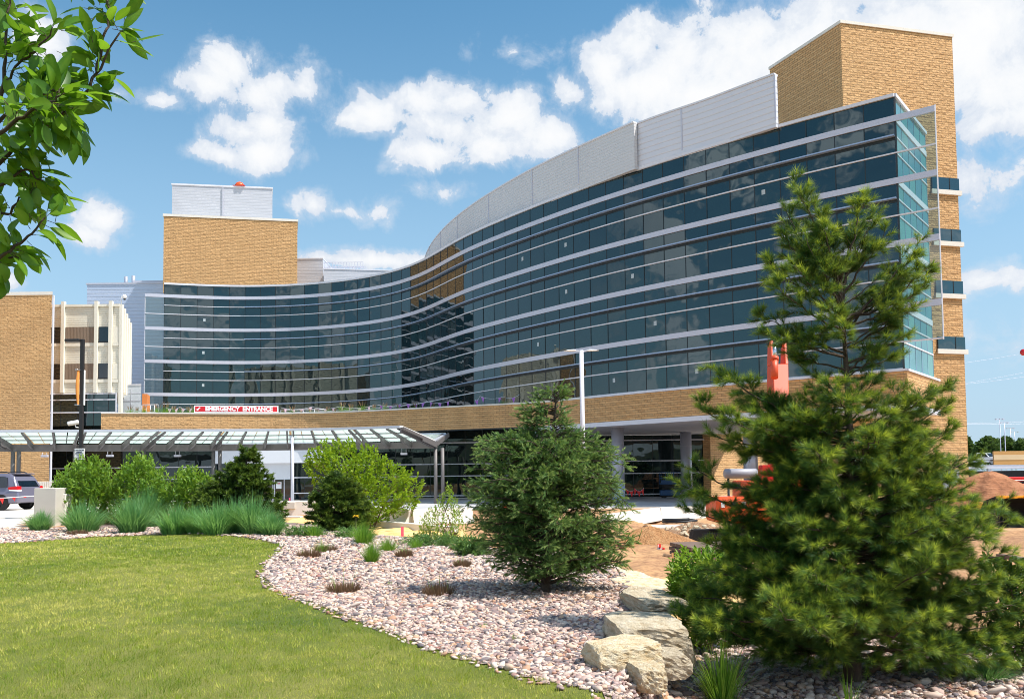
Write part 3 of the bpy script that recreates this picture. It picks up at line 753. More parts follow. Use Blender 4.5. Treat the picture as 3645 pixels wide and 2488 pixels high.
# left tower, its penthouse and the low white plant rooms
p0 = at_z(583, 770, 41); p1 = at_z(1058.6, 790, 41)
lt = rect_building('block_tower', 'broad tan block tower standing above the left end of the glass building', [(p0.x, p0.y), (p1.x, p1.y), (p1.x*1.1-.2, p1.y+13), (p0.x*1.06, p0.y+13)], 29.6, 41, ch=.35, oh=.08)
p0 = at_d(607, 1300, 136); p1 = at_d(968, 1300, 138.5); zt = at_d(607, 659, 136).z
MB().prism([(p0.x, p0.y), (p1.x, p1.y), (p1.x*1.05-.2, p1.y+7), (p0.x, p0.y+7)], 41.3, zt).build('penthouse', 'pale_siding', lt)
MB().prism([(p0.x-.1, p0.y-.1), (p1.x+.1, p1.y-.1), (p1.x*1.05-.1, p1.y+7.1), (p0.x-.1, p0.y+7.1)], zt+.003, zt+.25).build('penthouse_coping', 'white_metal', lt)
pm = at_d(790, 1300, 137.1); MB().box((pm.x, pm.y, (zt+41.3)/2), (.12, .1, zt-41.3)).build('penthouse_joint', 'lilac_metal', lt)
q = at_d(853, 672, 138); rb = thing('orange_roof_unit', 'small orange domed fitting on the flat roof of the white penthouse', 'fitting', (q.x, q.y, zt+.25))  # orange rooftop unit, gives no light
MB().tube([(0, 0, 0), (0, 0, .25), (0, 0, .6), (0, 0, .8)], [.75, .75, .5, .1], 14).build('dome', 'orange_paint', rb, world=False); MB().box((0, 0, .05), (1.9, 1.2, .12)).build('base', 'tail_red', rb, world=False)
p0 = at_d(1050, 923, 139); p1 = at_d(1150, 928, 139); p2 = at_d(1152, 953, 137); p3 = at_d(1425, 964, 139)
pr = rect_building('plant_room', 'low white metal plant room beside the broad tan tower', [(p0.x, p0.y), (p1.x, p1.y), (p1.x, p1.y+9), (p0.x, p0.y+9)], 29.6, p0.z, 'pale_siding', ch=.15, cop='white_metal')
pr2 = rect_building('plant_room', 'long low white plant room carrying a steel lattice on its roof', [(p2.x, p2.y), (p3.x, p3.y), (p3.x, p3.y+9), (p2.x, p2.y+9)], 29.6, p2.z-.25, 'pale_siding', ch=.15, cop='white_metal')
lat = MB()
q0 = at_d(1155, 935, 140); q1 = at_d(1292, 937, 140); z0 = p2.z-.1; z1 = q0.z
for i in range(15):
    x = q0.x+(q1.x-q0.x)*i/14; lat.beam((x, q0.y, z0), (x, q0.y, z1), .07, .07, up=Vector((0, 1, 0))); lat.beam((x, q0.y+3, z0), (x, q0.y+3, z1), .07, .07, up=Vector((0, 1, 0)))
for z in (z0+.4, (z0+z1)/2, z1): 
    for yy in (0, 3): lat.beam((q0.x, q0.y+yy, z), (q1.x, q0.y+yy, z), .08, .08)
lo = thing('roof_lattice', 'open grey steel lattice frame on the roof of the long white plant room', 'roof frame', (q0.x, q0.y, z0)); lat.build('frame', 'lilac_metal', lo)
# blue metal block at the left
p0 = at_d(306, 1300, 134); p1 = at_d(600, 1300, 134)
zt = at_d(306, 1014, 134).z
bb = rect_building('metal_clad_block', 'pale blue ribbed metal clad block between the precast building and the glass', [(p0.x, p0.y), (p1.x+3, p1.y), (p1.x+3, p1.y+10), (p0.x, p0.y+10)], -.5, zt, 'blue_siding', ch=.25, cop='lilac_metal')
for px, py in ((449, 985), (475, 982)):
    q = at_d(px, py, 137); MB().tube([(q.x, q.y, zt), (q.x, q.y, q.z)], .28, 10).build('roof_pipe', 'column_metal', bb)
q = at_d(545, 1010, 137); MB().box((q.x, q.y, zt+.5), (5.5, 2, 1.)).build('roof_unit', 'lilac_metal', bb)
# precast building
D = 97.
def pz(zy): return float(at_d(300, 1050+zy*.2837, D).z)
def px_(zx): return float(at_d(150+zx*.2837, 1300, D).x)
PB = thing('precast_building', 'cream precast building with vertical ribs and dark windows left of the glass building', 'building', (px_(500), D+5, -.4))
xA, xB = px_(60), px_(968)
zt = pz(150)
MB().prism([(xA, D), (xB, D), (xB-5.0, D+14), (xA, D+14)], pz(1228), zt).build('wall', 'precast_ribs', PB)
MB().box(((xA+xB)/2, D+.15, zt+.12), (xB-xA+.1, .7, .26)).build('coping', 'precast', PB)
for zx in (265, 683, 863): MB().box((px_(zx), D-.12, (pz(85)+pz(1228))/2), (.36, .42, pz(85)-pz(1228))).build('rib', 'precast', PB)
MB().box((px_(985), D+.1, (pz(125)+pz(1600))/2), (.3, .5, pz(125)-pz(1600))).build('corner_rib', 'precast', PB)
for i in range(4): MB().box((px_(985)+.1-(2.5+i*3)*.357, D+2.5+i*3, (pz(125)+pz(1200))/2), (.3, .4, pz(125)-pz(1200))).build('rib', 'precast', PB)
for a_, b_ in ((405, 600), (865, 1056)):
    for x0, x1, mt, nm in ((60, 242, 'window_dark', 'window'), (290, 655, 'brown_ribs', 'ribbed_panel'), (706, 840, 'window_dark', 'window'), (886, 962, 'precast', 'flat_panel')):
        q = MB().box(((px_(x0)+px_(x1))/2, D-.03, (pz(a_)+pz(b_))/2), (px_(x1)-px_(x0), .1, pz(a_)-pz(b_))).build(nm, mt, PB)
        if nm == 'window': MB().box(((px_(x0)+px_(x1))/2, D-.08, pz(b_)+.06), (px_(x1)-px_(x0), .12, .1)).build('window_frame', 'black_metal', q)
        MB().box(((px_(x0)+px_(x1))/2, D-.05, pz(b_)-.22), (px_(x1)-px_(x0), .16, .36)).build('spandrel', 'precast', PB)
for i in range(1): pass
xs_ = [px_(v) for v in (95, 240, 455, 655, 840, 940)]
for z0, z1 in ((pz(1315)+.06, pz(1232)), (pz(1472)+.06, pz(1318)-.02), (pz(1640), pz(1478)-.02)):
    glass_ribbon('shop_glass', np.array([[x, D-.02] for x in xs_]), z0, z1, 'facade_glass', PB, .003, .09)
for zy in (1240, 1316, 1474): MB().box(((xs_[0]+xs_[-1])/2, D-.06, pz(zy)), (xs_[-1]-xs_[0], .14, .12)).build('transom', 'white_metal', PB)
MB().box((xs_[-1], D-.05, (pz(1232)+pz(1640))/2), (.14, .16, pz(1232)-pz(1640))).build('end_post', 'white_metal', PB)
# left block building
zt = at_d(90, 1051, 93).z
xr_ = at_d(179, 1400, 93).x
LB = rect_building('block_building', 'tan split-face block building at the far left edge', [(-75, 93), (xr_, 93), (xr_*107/93-.3, 107), (-75, 107)], -.5, zt, ch=.35, cop='concrete_light', oh=.04)
MB().box((xr_+.08, 93.2, (zt-.5)/2), (.14, .2, zt+.5)).build('corner_trim', 'white_metal', LB)
# white annex and timber screen on the terrace
q0 = at_d(434, 1400, 104); q1 = at_d(502, 1400, 104)
an = rect_building('terrace_annex', 'small white panel clad hut standing on the terrace', [(q0.x, 104), (q1.x, 104), (q1.x*109/104, 109), (q0.x, 109)], 8.9, at_d(434, 1372, 104).z, 'annex_panel', ch=.15, cop='white_metal')
for px in (467,): 
    q = at_d(px, 1400, 104); MB().box((q.x, 103.99, 11), (.04, .03, 4)).build('panel_joint', 'lilac_metal', an)
for py in (1400, 1427): MB().box(((q0.x+q1.x)/2, 103.985, at_d(460, py, 104).z), (q1.x-q0.x, .03, .04)).build('panel_joint', 'lilac_metal', an)
q0 = at_d(506, 1400, 106); q1 = at_d(524, 1400, 106)
wd = thing('timber_screen', 'small orange timber screen wall beside the white terrace hut', 'screen', (q0.x, 106, 8.9))
MB().prism([(q0.x, 106), (q1.x, 106), (q1.x*109/106+.35, 109), (q1.x*109/106+.1, 109), (q1.x-.1, 106.2), (q0.x, 106.2)], 8.9, at_d(506, 1402, 106).z).build('boards', 'wood_orange', wd)
# buildings across the street, mirrored in the glass
def street_building(label, x0, x1, y, h, wall, ribs):
    t = rect_building('street_building', label, [(x0, y), (x1, y), (x1, y-14), (x0, y-14)], -.2, h, wall, ch=.4, cop='precast')
    n = max(2, int((x1-x0)/6))
    for i in range(n):
        cx_ = x0+(i+.5)*(x1-x0)/n
        for z in (1.8, 5.6):
            if z+2 < h: MB().box((cx_, y+.03, z), (3.2, .12, 1.9)).build('window', 'window_dark', t)
        if ribs: MB().box((x0+i*(x1-x0)/n, y+.2, h/2+.2), (.6, .6, h+.6)).build('rib', 'precast', t)
    return t
street_building('cream ribbed building across the street mirrored in the middle of the glass', -22, 26, -48, 12.5, 'precast_ribs', True)
street_building('low cream ribbed building across the street mirrored at the right of the glass', 29, 60, -40, 8.2, 'precast_ribs', True)
# ------------------------------------------------------------------ entrance canopy
ZF = 6.7; ZV = 4.91
front_px = [(-330,1532),(-180,1531),(-30,1530),(90,1529.6),(186,1529.3),(290,1529),(398,1528.6),(508,1528.3),(588,1528),(650,1527.8),(715,1527.5),(798,1527),(878,1526.5),(956,1526),(1035,1525.2),(1110,1524.2),(1180,1522.6),(1258,1520.5),(1325,1518),(1390,1516),(1425,1514.5)]
back_px = [(-170,1608),(-60,1607.5),(55,1607),(118,1606.8),(192,1606.5),(270,1606.3),(350,1606.1),(434,1606),(512,1605.8),(592,1605.6),(672,1605.4),(757,1605.2),(845,1604.6),(941,1603.8),(1035,1602.2),(1130,1601),(1220,1600),(1300,1599),(1388,1597.6),(1470,1596.6),(1545,1595.5)]
FP = np.array([at_z(x, y, ZF)[:2] for x, y in front_px]); BP = np.array([at_z(x, y, ZV)[:2] for x, y in back_px])
for _ in range(3): FP[1:-1] = FP[1:-1]*.5+(FP[:-2]+FP[2:])*.25; BP[1:-1] = BP[1:-1]*.5+(BP[:-2]+BP[2:])*.25
print('canopy', FP[0], FP[-1], BP[0], BP[-1])
CN = thing('entrance_canopy', 'long grey steel canopy with frosted glass roof panels before the entrance', 'canopy', (float(BP[10][0]), float(BP[10][1]), -.2))
def wing(A, B, za, zb, nm, mname):
    mb = MB()
    for i in range(len(A)-1):
        for r in range(3):
            f0, f1 = r/3+.02, (r+1)/3-.02
            def q(i_, f, u): 
                P = A[i_]*(1-f)+B[i_]*f; Q = A[i_+1]*(1-f)+B[i_+1]*f; W = P*(1-u)+Q*u; return (W[0], W[1], za*(1-f)+zb*f)
            for u0, u1 in ((.06, .49), (.53, .96)):
                a, b, c, d = q(i, f0, u0), q(i, f0, u1), q(i, f1, u1), q(i, f1, u0)
                lo = [(p[0], p[1], p[2]-.05) for p in (a, b, c, d)]
                mb.add([a, b, c, d]+lo, [(0, 1, 2, 3), (7, 6, 5, 4), (0, 4, 5, 1), (1, 5, 6, 2), (2, 6, 7, 3), (3, 7, 4, 0)])
    return mb.build(nm, mname, CN)
m, nt, out = mat('frosted_roof'); g = NT(nt)
b = g.bsdf(None, (.74, .80, .77, 1), .4); t = g.n('ShaderNodeBsdfTranslucent'); t.inputs[0].default_value = (.80, .88, .84, 1)
mx = g.n('ShaderNodeMixShader'); mx.inputs[0].default_value = .78; g.l(b.outputs[0], mx.inputs[1]); g.l(t.outputs[0], mx.inputs[2]); g.l(mx.outputs[0], out.inputs[0])
wing(FP, BP, ZF-.12, ZV+.75, 'glass_roof', 'frosted_roof')
# upper rear wing, seen past the right end
dirv = BP-FP; dirv /= np.hypot(dirv[:, 0], dirv[:, 1])[:, None]
RP = BP+dirv*3.0
wing(BP[-8:], RP[-8:], ZV+.75, ZV+1.5, 'rear_glass_roof', 'frosted_roof')
def poly_ribbon(P, z0, z1, wd, nm, mname):
    return ribbon(nm, P, z0, z1, wd/2, -wd/2, mname, parent=CN)
poly_ribbon(FP, ZF-.22, ZF, .3, 'front_edge', 'canopy_edge')
poly_ribbon(BP, ZV, ZV+.62, .35, 'valley_beam', 'canopy_steel')
poly_ribbon(RP[-8:], ZV+1.38, ZV+1.6, .2, 'rear_edge', 'canopy_edge')
for i in range(len(FP)):
    a = np.array([*FP[i], ZF-.3]); b_ = np.array([*BP[i], ZV+.42]); mid = a*.5+b_*.5
    mb = MB()
    dbl = (i % 3 == 2)
    tt = np.array([-dirv[i][1], dirv[i][0], 0])
    for s in ((-.28, .28) if dbl else (0,)):
        p0 = Vector(a+tt*s); p1 = Vector(b_+tt*s); d = (p1-p0)
        # deep tapered rafter: shallow at the tip, deep near the valley
        sdv = Vector((tt[0], tt[1], 0))*.07
        q = p0+d*.55
        prof = [p0+Vector((0, 0, .18)), p1+Vector((0, 0, .18)), p1-Vector((0, 0, .36)), q-Vector((0, 0, .30)), q-Vector((0, 0, .1)), p0-Vector((0, 0, .02))]
        n = len(prof); vs = [v-sdv for v in prof]+[v+sdv for v in prof]
        mb.add(vs, [tuple(range(n))[::-1], tuple(range(n, 2*n))]+[(k, (k+1) % n, (k+1) % n+n, k+n) for k in range(n)])
        if i >= len(FP)-8:
            r1 = Vector((*RP[i], ZV+1.4))+Vector((tt[0], tt[1], 0))*s; mb.beam(p1, r1, .14, .4)
    mb.build('rafter', 'canopy_steel', CN, fix=True)
for fr in (.34, .67):
    M_ = FP*(1-fr)+BP*fr; z = (ZF-.12)*(1-fr)+(ZV+.75)*fr
    poly_ribbon(M_, z-.14, z-.06, .1, 'purlin', 'canopy_steel')
# end flashing at the right
MB().beam((*FP[-1], ZF-.08), (*BP[-1], ZV+.70), .3, .16).build('end_flashing', 'sign_white', CN)
MB().beam((*(FP[-1]+np.array([.02, .05])), ZF-.35), (*BP[-1], ZV+.3), .16, .5).build('end_rafter', 'canopy_steel', CN)
MB().beam((*BP[-1], ZV+.72), (*RP[-1], ZV+1.46), .3, .14).build('end_flashing', 'canopy_edge', CN)
MB().beam((*BP[-1], ZV+.36), (*RP[-1], ZV+1.2), .16, .42).build('end_rafter', 'canopy_steel', CN)
for px in (46, 67, 267, 289, 513, 760, 783, 1040, 1550, 1575):
    # stand the column under the valley beam at that place in the row
    d = float(np.interp(at_d(px, 1606, 84).x, BP[:, 0], BP[:, 1])); c = at_d(px, 1606, d)
    MB().tube([(c.x, c.y, -.36), (c.x, c.y, ZV+.02)], .17, 12).build('column', 'canopy_steel', CN)
def hang_light(px, py, label):
    c = at_d(px, py, 83.5); t = thing('canopy_light', label, 'light', (c.x, c.y, c.z), 0, 'lights hung under the canopy')
    MB().box((0, 0, 0), (.62, .3, .2)).build('housing', 'lilac_metal', t, world=False, bevel=.02)
    for s in (-.2, .2): MB().tube([(s, 0, .1), (s, 0, ZV-c.z)], .02, 6).build('hanger', 'white_metal', t, world=False)
for px, py, lb in ((159, 1623, 'box light under the canopy in front of the tan block building'), (391, 1622, 'box light under the canopy above the first leafy shrub'), (632, 1622, 'box light under the canopy just left of the white entrance panel'), (1438, 1615, 'box light under the right end of the canopy')): hang_light(px, py, lb)

# ------------------------------------------------------------------ terrace things
def terr(px, py, back_=.0):
    p = at_z(px, py, ZB); return p
e0 = at_d(694, 1467, 97.6); e1 = at_d(993, 1469, 99.6)
rzs = math.atan2(e1.y-e0.y, e1.x-e0.x); wS = (e1-e0).length
hS = .78
SG = thing('emergency_sign', 'long red and white EMERGENCY ENTRANCE sign on the terrace parapet', 'sign', ((e0.x+e1.x)/2, (e0.y+e1.y)/2-.25, ZB+.02), rzs)
MB().box((0, 0, hS/2), (wS, .22, hS)).build('frame', 'sign_white', SG, world=False)
MB().box((0, -.12, hS/2), (wS-.24, .03, hS-.22)).build('panel', 'sign_red', SG, world=False)
T = Matrix.Translation((.28, -.14, hS/2)) @ Matrix.Rotation(R(90), 4, 'X') @ Matrix.Scale(1.0, 4)
text_mesh('EMERGENCY  ENTRANCE', .62, 'sign_white', 'lettering', SG, T @ Matrix.Scale(1.02, 4, (1, 0, 0)), bold=.03)
ar = MB()
ax = -wS/2+.48
ar.add([(ax-.2, -.142, .22), (ax-.2, -.142, .44), (ax-.13, -.142, .37), (ax+.12, -.142, .60), (ax+.2, -.142, .52), (ax-.05, -.142, .29), (ax+.02, -.142, .22)], [(0, 6, 5, 4, 3, 2, 1)])
ar.build('arrow', 'sign_white', SG, world=False)
def rail(name, label, pts, h):
    c = pts[0]; t = thing(name, label, 'railing', (c[0], c[1], 8.9)); 
    MB().tube([(p[0], p[1], h) for p in pts], .05, 6).build('top_rail', 'white_metal', t)
    MB().tube([(p[0], p[1], (h+9.2)/2) for p in pts], .03, 6).build('mid_rail', 'white_metal', t)
    for p in pts: MB().tube([(p[0], p[1], 8.9), (p[0], p[1], h)], .04, 6).build('post', 'white_metal', t)
rail('terrace_railing', 'white pipe railing on the terrace left of the red sign', [tuple(at_d(x, 1450, 101)[:2]) for x in (505, 520, 535, 550, 563)], 10.85)
rail('terrace_railing', 'low white railing behind the parapet right of the red sign', [tuple(at_d(x, 1450, 102.5)[:2]) for x in (1000, 1040, 1080, 1120, 1160)], 10.2)
def bunting(label, pts, mt, n):
    c = pts[0]; t = thing('bunting', label, 'bunting', tuple(c))
    P = []
    for i in range(len(pts)-1):
        a, b = Vector(pts[i]), Vector(pts[i+1])
        for k in range(6):
            u_ = k/6; p = a.lerp(b, u_); p.z -= .25*4*u_*(1-u_); P.append(p)
    P.append(Vector(pts[-1])); MB().tube(P, .02, 5).build('string', 'white_metal', t)
    tot = len(P)-1
    for k in range(n):
        f = (k+.5)/n*tot; i = int(f); p = P[i].lerp(P[i+1], f-i); d = (P[i+1]-P[i]).normalized(); s = .2+.04*math.sin(k*3)
        sw = Vector((.06*math.sin(k*2.1), -.12, 0))
        a_, b_, c_ = p-d*s, p+d*s, p+sw+Vector((.08*math.cos(k*1.7), 0, -.62))
        off = Vector((0, .012, 0))
        MB().add([a_, b_, c_, a_+off, b_+off, c_+off], [(0, 2, 1), (3, 4, 5), (0, 1, 4, 3), (1, 2, 5, 4), (2, 0, 3, 5)]).build('pennant', mt, t)
def tp(px, py, d): return tuple(at_d(px, py, d))
bunting('string of pale pink pennants along the terrace left of the red sign', [tp(590, 1450, 100), tp(640, 1449, 100), tp(690, 1450, 100)], 'pennant_pink', 4)
bunting('string of pale pink pennants along the terrace just right of the red sign', [tp(1000, 1451, 101.5), tp(1110, 1448, 101.5), tp(1210, 1447, 100), tp(1330, 1443, 99)], 'pennant_pink', 11)
bunting('string of purple pennants along the terrace below the dark curve of glass', [tp(1340, 1440, 98), tp(1440, 1434, 96), tp(1520, 1428, 95), tp(1610, 1424, 93.5)], 'pennant_purple', 9)
bunting('string of purple pennants lying along the parapet near the tip of the juniper', [tp(1690, 1421, 93), tp(1708, 1410, 93), tp(1790, 1412, 92), tp(1850, 1404, 91.5)], 'pennant_purple', 4)

# ------------------------------------------------------------------ lamps, cameras, signs
def lathe_head(mb, c, l, wd, h): pass
pc = at_d(287, 1700, 34); gz = Hs(pc.x, pc.y); top = at_d(287, 1208, 34).z
LP = thing('lamp_post', 'tall black square lamp post with one flat lamp head left of the shrubs', 'lamp post', (pc.x, pc.y, gz))
MB().box((pc.x, pc.y, (gz+top)/2), (.13, .13, top-gz)).build('pole', 'black_metal', LP, bevel=.01)
a = at_d(252, 1213, 34); MB().box((a.x+.12, pc.y, a.z), (.58, .34, .1)).build('lamp_head', 'black_metal', LP, bevel=.02)
MB().box(((a.x+pc.x)/2+.12, pc.y, a.z-.01), (.22, .06, .05)).build('arm', 'black_metal', LP)
bn = thing('banner', 'narrow orange banner hung on the black lamp post', 'banner', (pc.x-.12, pc.y-.02, at_d(285, 1440, 34).z))
b1 = at_d(283, 1318, 34).z; b0 = at_d(283, 1442, 34).z
mb = MB(); n = 8
vs = []
for k in range(n+1):
    z = b0+(b1-b0)*k/n; bl = .05*math.sin(math.pi*k/n)
    vs += [(pc.x-.07, pc.y-.08, z), (pc.x-.10-bl*.9, pc.y-.16-bl, z), (pc.x-.07, pc.y-.06, z), (pc.x-.10-bl*.9, pc.y-.14-bl, z)]
fs = []
for k in range(n):
    o = k*4; fs += [(o, o+1, o+5, o+4), (o+2, o+6, o+7, o+3), (o+1, o+3, o+7, o+5)]
mb.add(vs, fs, 0, True).build('cloth', 'banner_orange', bn)
for z in (b0, b1): MB().tube([(pc.x, pc.y-.02, z), (pc.x-.14, pc.y-.26, z)], .018, 6).build('bracket', 'chrome', bn)
MB().box((pc.x+.10, pc.y, (b0+b1)/2), (.015, .10, b1-b0)).build('backing_strip', 'sign_white', bn)
cs = thing('caution_sign', 'white CAUTION sign fixed to the black lamp post above the shrubs', 'sign', (at_d(283, 1617, 33.8).x, 33.8, at_d(283, 1637, 33.8).z))
hz_ = at_d(283, 1596, 33.8).z-cs.location.z; wz = .38
MB().box((0, 0, hz_/2), (wz, .03, hz_)).build('panel', 'sign_white', cs, world=False, bevel=.008)
def sgn(txt, z, s, mname='letter_dark'):
    text_mesh(txt, s, mname, 'lettering', cs, Matrix.Translation((0, -.02, z)) @ Matrix.Rotation(R(90), 4, 'X'), .002)
sgn('CAUTION', hz_*.86, .078); sgn('WEIGHT', hz_*.68, .058); sgn('RESTRICTION', hz_*.56, .05); sgn('10 TON LIMIT', hz_*.40, .034); sgn('3 AXLE', hz_*.30, .034); sgn('WEIGHT LIMIT', hz_*.20, .034); sgn('20 TON', hz_*.11, .034)
def bullet_camera(name, label, loc, rz):
    t = thing(name, label, 'camera', loc, rz)
    MB().tube([(-.34, 0, -.02), (-.3, 0, 0), (.02, 0, .06), (.06, 0, .06)], [.075, .085, .085, .06], 10).build('housing', 'sign_white', t, world=False)
    MB().tube([(-.35, 0, -.022), (-.342, 0, -.02)], .06, 10).build('lens', 'window_dark', t, world=False)
    MB().tube([(-.08, 0, -.03), (-.05, 0, -.14), (.14, 0, -.16)], .022, 6).build('bracket', 'sign_white', t, world=False)
a = at_d(275, 1508, 34); bullet_camera('security_camera', 'white bullet camera on the black lamp post above the canopy edge', (pc.x-.13, 33.95, a.z), R(12))
a = at_d(430, 1086, 97); dc = thing('dome_camera', 'white dome camera on a bent arm at the roof corner of the precast building', 'camera', (a.x, 97.1, a.z))
tz = at_d(430, 1052, 97).z-a.z
MB().tube([(0, 0, -.4), (0, 0, tz*.75), (.1, 0, tz*.98), (.25, 0, tz), (.36, 0, tz-.05)], .05, 8).build('arm', 'sign_white', dc, world=False)
MB().tube([(.36, 0, tz+.1), (.36, 0, tz-.1), (.36, 0, tz-.28), (.36, 0, tz-.38)], [.14, .24, .22, .06], 12).build('dome', 'sign_white', dc, world=False)
MB().tube([(.36, 0, tz-.34), (.36, 0, tz-.46), (.36, 0, tz-.5)], [.14, .12, .03], 10).build('lens', 'window_dark', dc, world=False)
def area_lamp(label, px, ytop, ybase, d, arms, al, r=.1):
    c = at_d(px, ybase, d); tz = at_d(px, ytop, d).z; gz = Hs(c.x, c.y)
    t = thing('lamp_post', label, 'lamp post', (c.x, c.y, gz))
    MB().tube([(0, 0, 0), (0, 0, tz-gz)], [r*1.25, r], 12).build('pole', 'white_metal', t, world=False)
    MB().tube([(0, 0, 0), (0, 0, .5)], r*2.2, 12).build('footing', 'concrete', t, world=False)
    for s in arms:
        MB().beam((0, 0, tz-gz-.08), (s*al*.35, 0, tz-gz-.02), .08, .08).build('arm', 'white_metal', t, world=False)
        mb = MB(); L = []
        for x, hw, zt_, zb_ in ((.3, .06, .05, -.04), (.45, .2, .1, -.06), (.75, .26, .08, -.05), (1., .1, .0, -.03)):
            L.append([(s*al*x, -hw, 0), (s*al*x, 0, zt_), (s*al*x, hw, 0), (s*al*x, 0, zb_)])
        vs = [(p[0], p[1], p[2]+tz-gz-.02) for q in L for p in q]; fs = []
        for i in range(3):
            for k in range(4): fs.append((i*4+k, i*4+(k+1) % 4, i*4+4+(k+1) % 4, i*4+4+k))
        fs += [(3, 2, 1, 0), (12, 13, 14, 15)]
        mb.add(vs, fs, 0, True).build('lamp_head', 'sign_white', t, world=False, fix=True)
    return t
area_lamp('tall white lamp post with two lamp heads behind the juniper', 2078, 1247, 1800, 63, (-1, 1), 1.25, .15)
area_lamp('short white lamp post with one lamp head beside the entrance doors', 1041, 1556, 1785, 76, (1,), .85, .12)

# ------------------------------------------------------------------ concrete pieces
a = at_d(121, 1740, 30.5); b = at_d(199, 1740, 30.5); gz = Hs(a.x, 30.5)
t = thing('concrete_pier', 'square grey concrete pier beside the road left of the shrubs', 'pier', ((a.x+b.x)/2, 30.9, gz))
ztop = at_d(160, 1737, 30.5).z
MB().box(((a.x+b.x)/2, 30.9, (gz-.2+ztop)/2), (b.x-a.x, .8, ztop-gz+.2)).build('block', 'concrete', t, bevel=.02)
MB().box((b.x+.02, 31.25, (gz-.2+ztop)/2-.12), (.12, .5, ztop-gz+.0)).build('side_slab', 'concrete_light', t, bevel=.02)
def jersey(label, pa, pb, h, name='jersey_barrier', grp='concrete barriers around the dig'):
    a = Vector(pa); b = Vector(pb); c = (a+b)/2; L = (b-a).length; rz = math.atan2(b.y-a.y, b.x-a.x)
    t = MB()
    prof = [(-.30, 0), (.30, 0), (.30, .08), (.16, .32), (.09, h), (-.09, h), (-.16, .32), (-.30, .08)]
    t.extrude([(0, y, z) for y, z in prof], (-L/2+.02, 0, 0), (L/2-.02, 0, 0))
    o = t.build(name, 'concrete_light', None, loc=(0, 0, 0), world=False, bevel=.012, fix=True); o.location = (c.x, c.y, min(a.z, b.z)); o.rotation_euler.z = rz
    return tag(o, label, 'barrier', grp)
def gp(px, py, d=None):
    if d is None: return G(px, py)
    p = at_d(px, py, d); p.z = Hs(p.x, d); return p
dB = 40
def bar(px0, px1, d0, d1): 
    a = at_d(px0, 1800, d0); b = at_d(px1, 1800, d1); a.z = Hs(a.x, d0); b.z = Hs(b.x, d1); return a, b
def barz(label, px0, yb0, px1, yb1, ztop0, **k):
    """barrier whose foot is seen at the two pixels, ground height z"""
    a = G(px0, yb0); b = G(px1, yb1); d = a.y; h = max(.5, at_d(px0, ztop0, d).z-a.z)
    return jersey(label, a, b, h, **k)
barz('grey concrete barrier right of the juniper, its right end meeting the next one', 2150, 1862, 2345, 1851, 1808)
barz('grey concrete barrier whose right end disappears behind the pine', 2348, 1851, 2520, 1838, 1804)
barz('bright concrete barrier seen between the yellow-green shrub tree and the juniper', 1465, 1868, 1680, 1862, 1808)
barz('bright concrete barrier low behind the stems of the yellow-green shrub tree', 1300, 1856, 1462, 1868, 1806)
# retaining wall and block in front of the entrance
a = G(1000, 1835); b = G(1190, 1835); d = a.y
t = thing('concrete_wall', 'pale concrete wall in front of the entrance between the two dark conifers', 'wall', (a.x, a.y, a.z))
zt_ = at_d(1050, 1783, d).z
MB().box(((a.x+b.x)/2, d+.2, (zt_+a.z-.3)/2), (b.x-a.x, .4, zt_-a.z+.3)).build('wall', 'concrete_light', t, bevel=.02)
q = at_d(1036, 1800, d); MB().box((q.x, d-.06, q.z+.02), (.5, .14, .38)).build('ledge', 'concrete', t, bevel=.02)
q = G(1045, 1843); sl = MB().box((0, 0, .06), (.9, .4, .1)).build('stone_slab', 'concrete_light', None, loc=(q.x, q.y, q.z), world=False, bevel=.015); sl.rotation_euler.z = -.15
tag(sl, 'flat pale stone slab on the sand below the concrete wall', 'slab')
# kerb behind the shrub tree
a = G(1330, 1872); b = G(1620, 1896); kb = MB(); kb.beam(Vector((a.x, a.y, a.z+.1)), Vector((b.x, b.y, b.z+.1)), .35, .3); o = kb.build('kerb', 'concrete_light', None, loc=(a.x, a.y, a.z), bevel=.02); tag(o, 'pale concrete kerb behind the yellow-green shrub tree', 'kerb')
# round utility slab and boards behind the sand pile
q = G(2420, 1866); t = thing('black_pipe_coil', 'loop of black pipe lying on the ground before the concrete barriers', 'pipe', tuple(q))
MB().tube([(.9*math.cos(x), .55*math.sin(x), .08+.02*x) for x in np.linspace(0, 6.2, 26)], .07, 8).build('coil', 'pipe_black', t, world=False)
MB().tube([(.9*math.cos(x), .55*math.sin(x), .2+.02*x) for x in np.linspace(.4, 5.2, 22)], .07, 8).build('coil', 'pipe_black', t, world=False)
q = G(2395, 1882); 
for k in range(5):
    o = MB().box((0, 0, 0), (3.0, .22, .06)).build('concrete_plank', 'concrete_light', None, loc=(q.x+.1*k, q.y+.32*k, Hs(q.x, q.y+.32*k)+.07), world=False); o.rotation_euler.z = .03*k
    tag(o, ['pale plank nearest the sand pile', 'pale plank second from the sand pile', 'pale plank midway between sand pile and barriers', 'pale plank second from the barriers', 'pale plank closest to the black pipe loop'][k], 'plank', 'pale planks behind the sand pile')

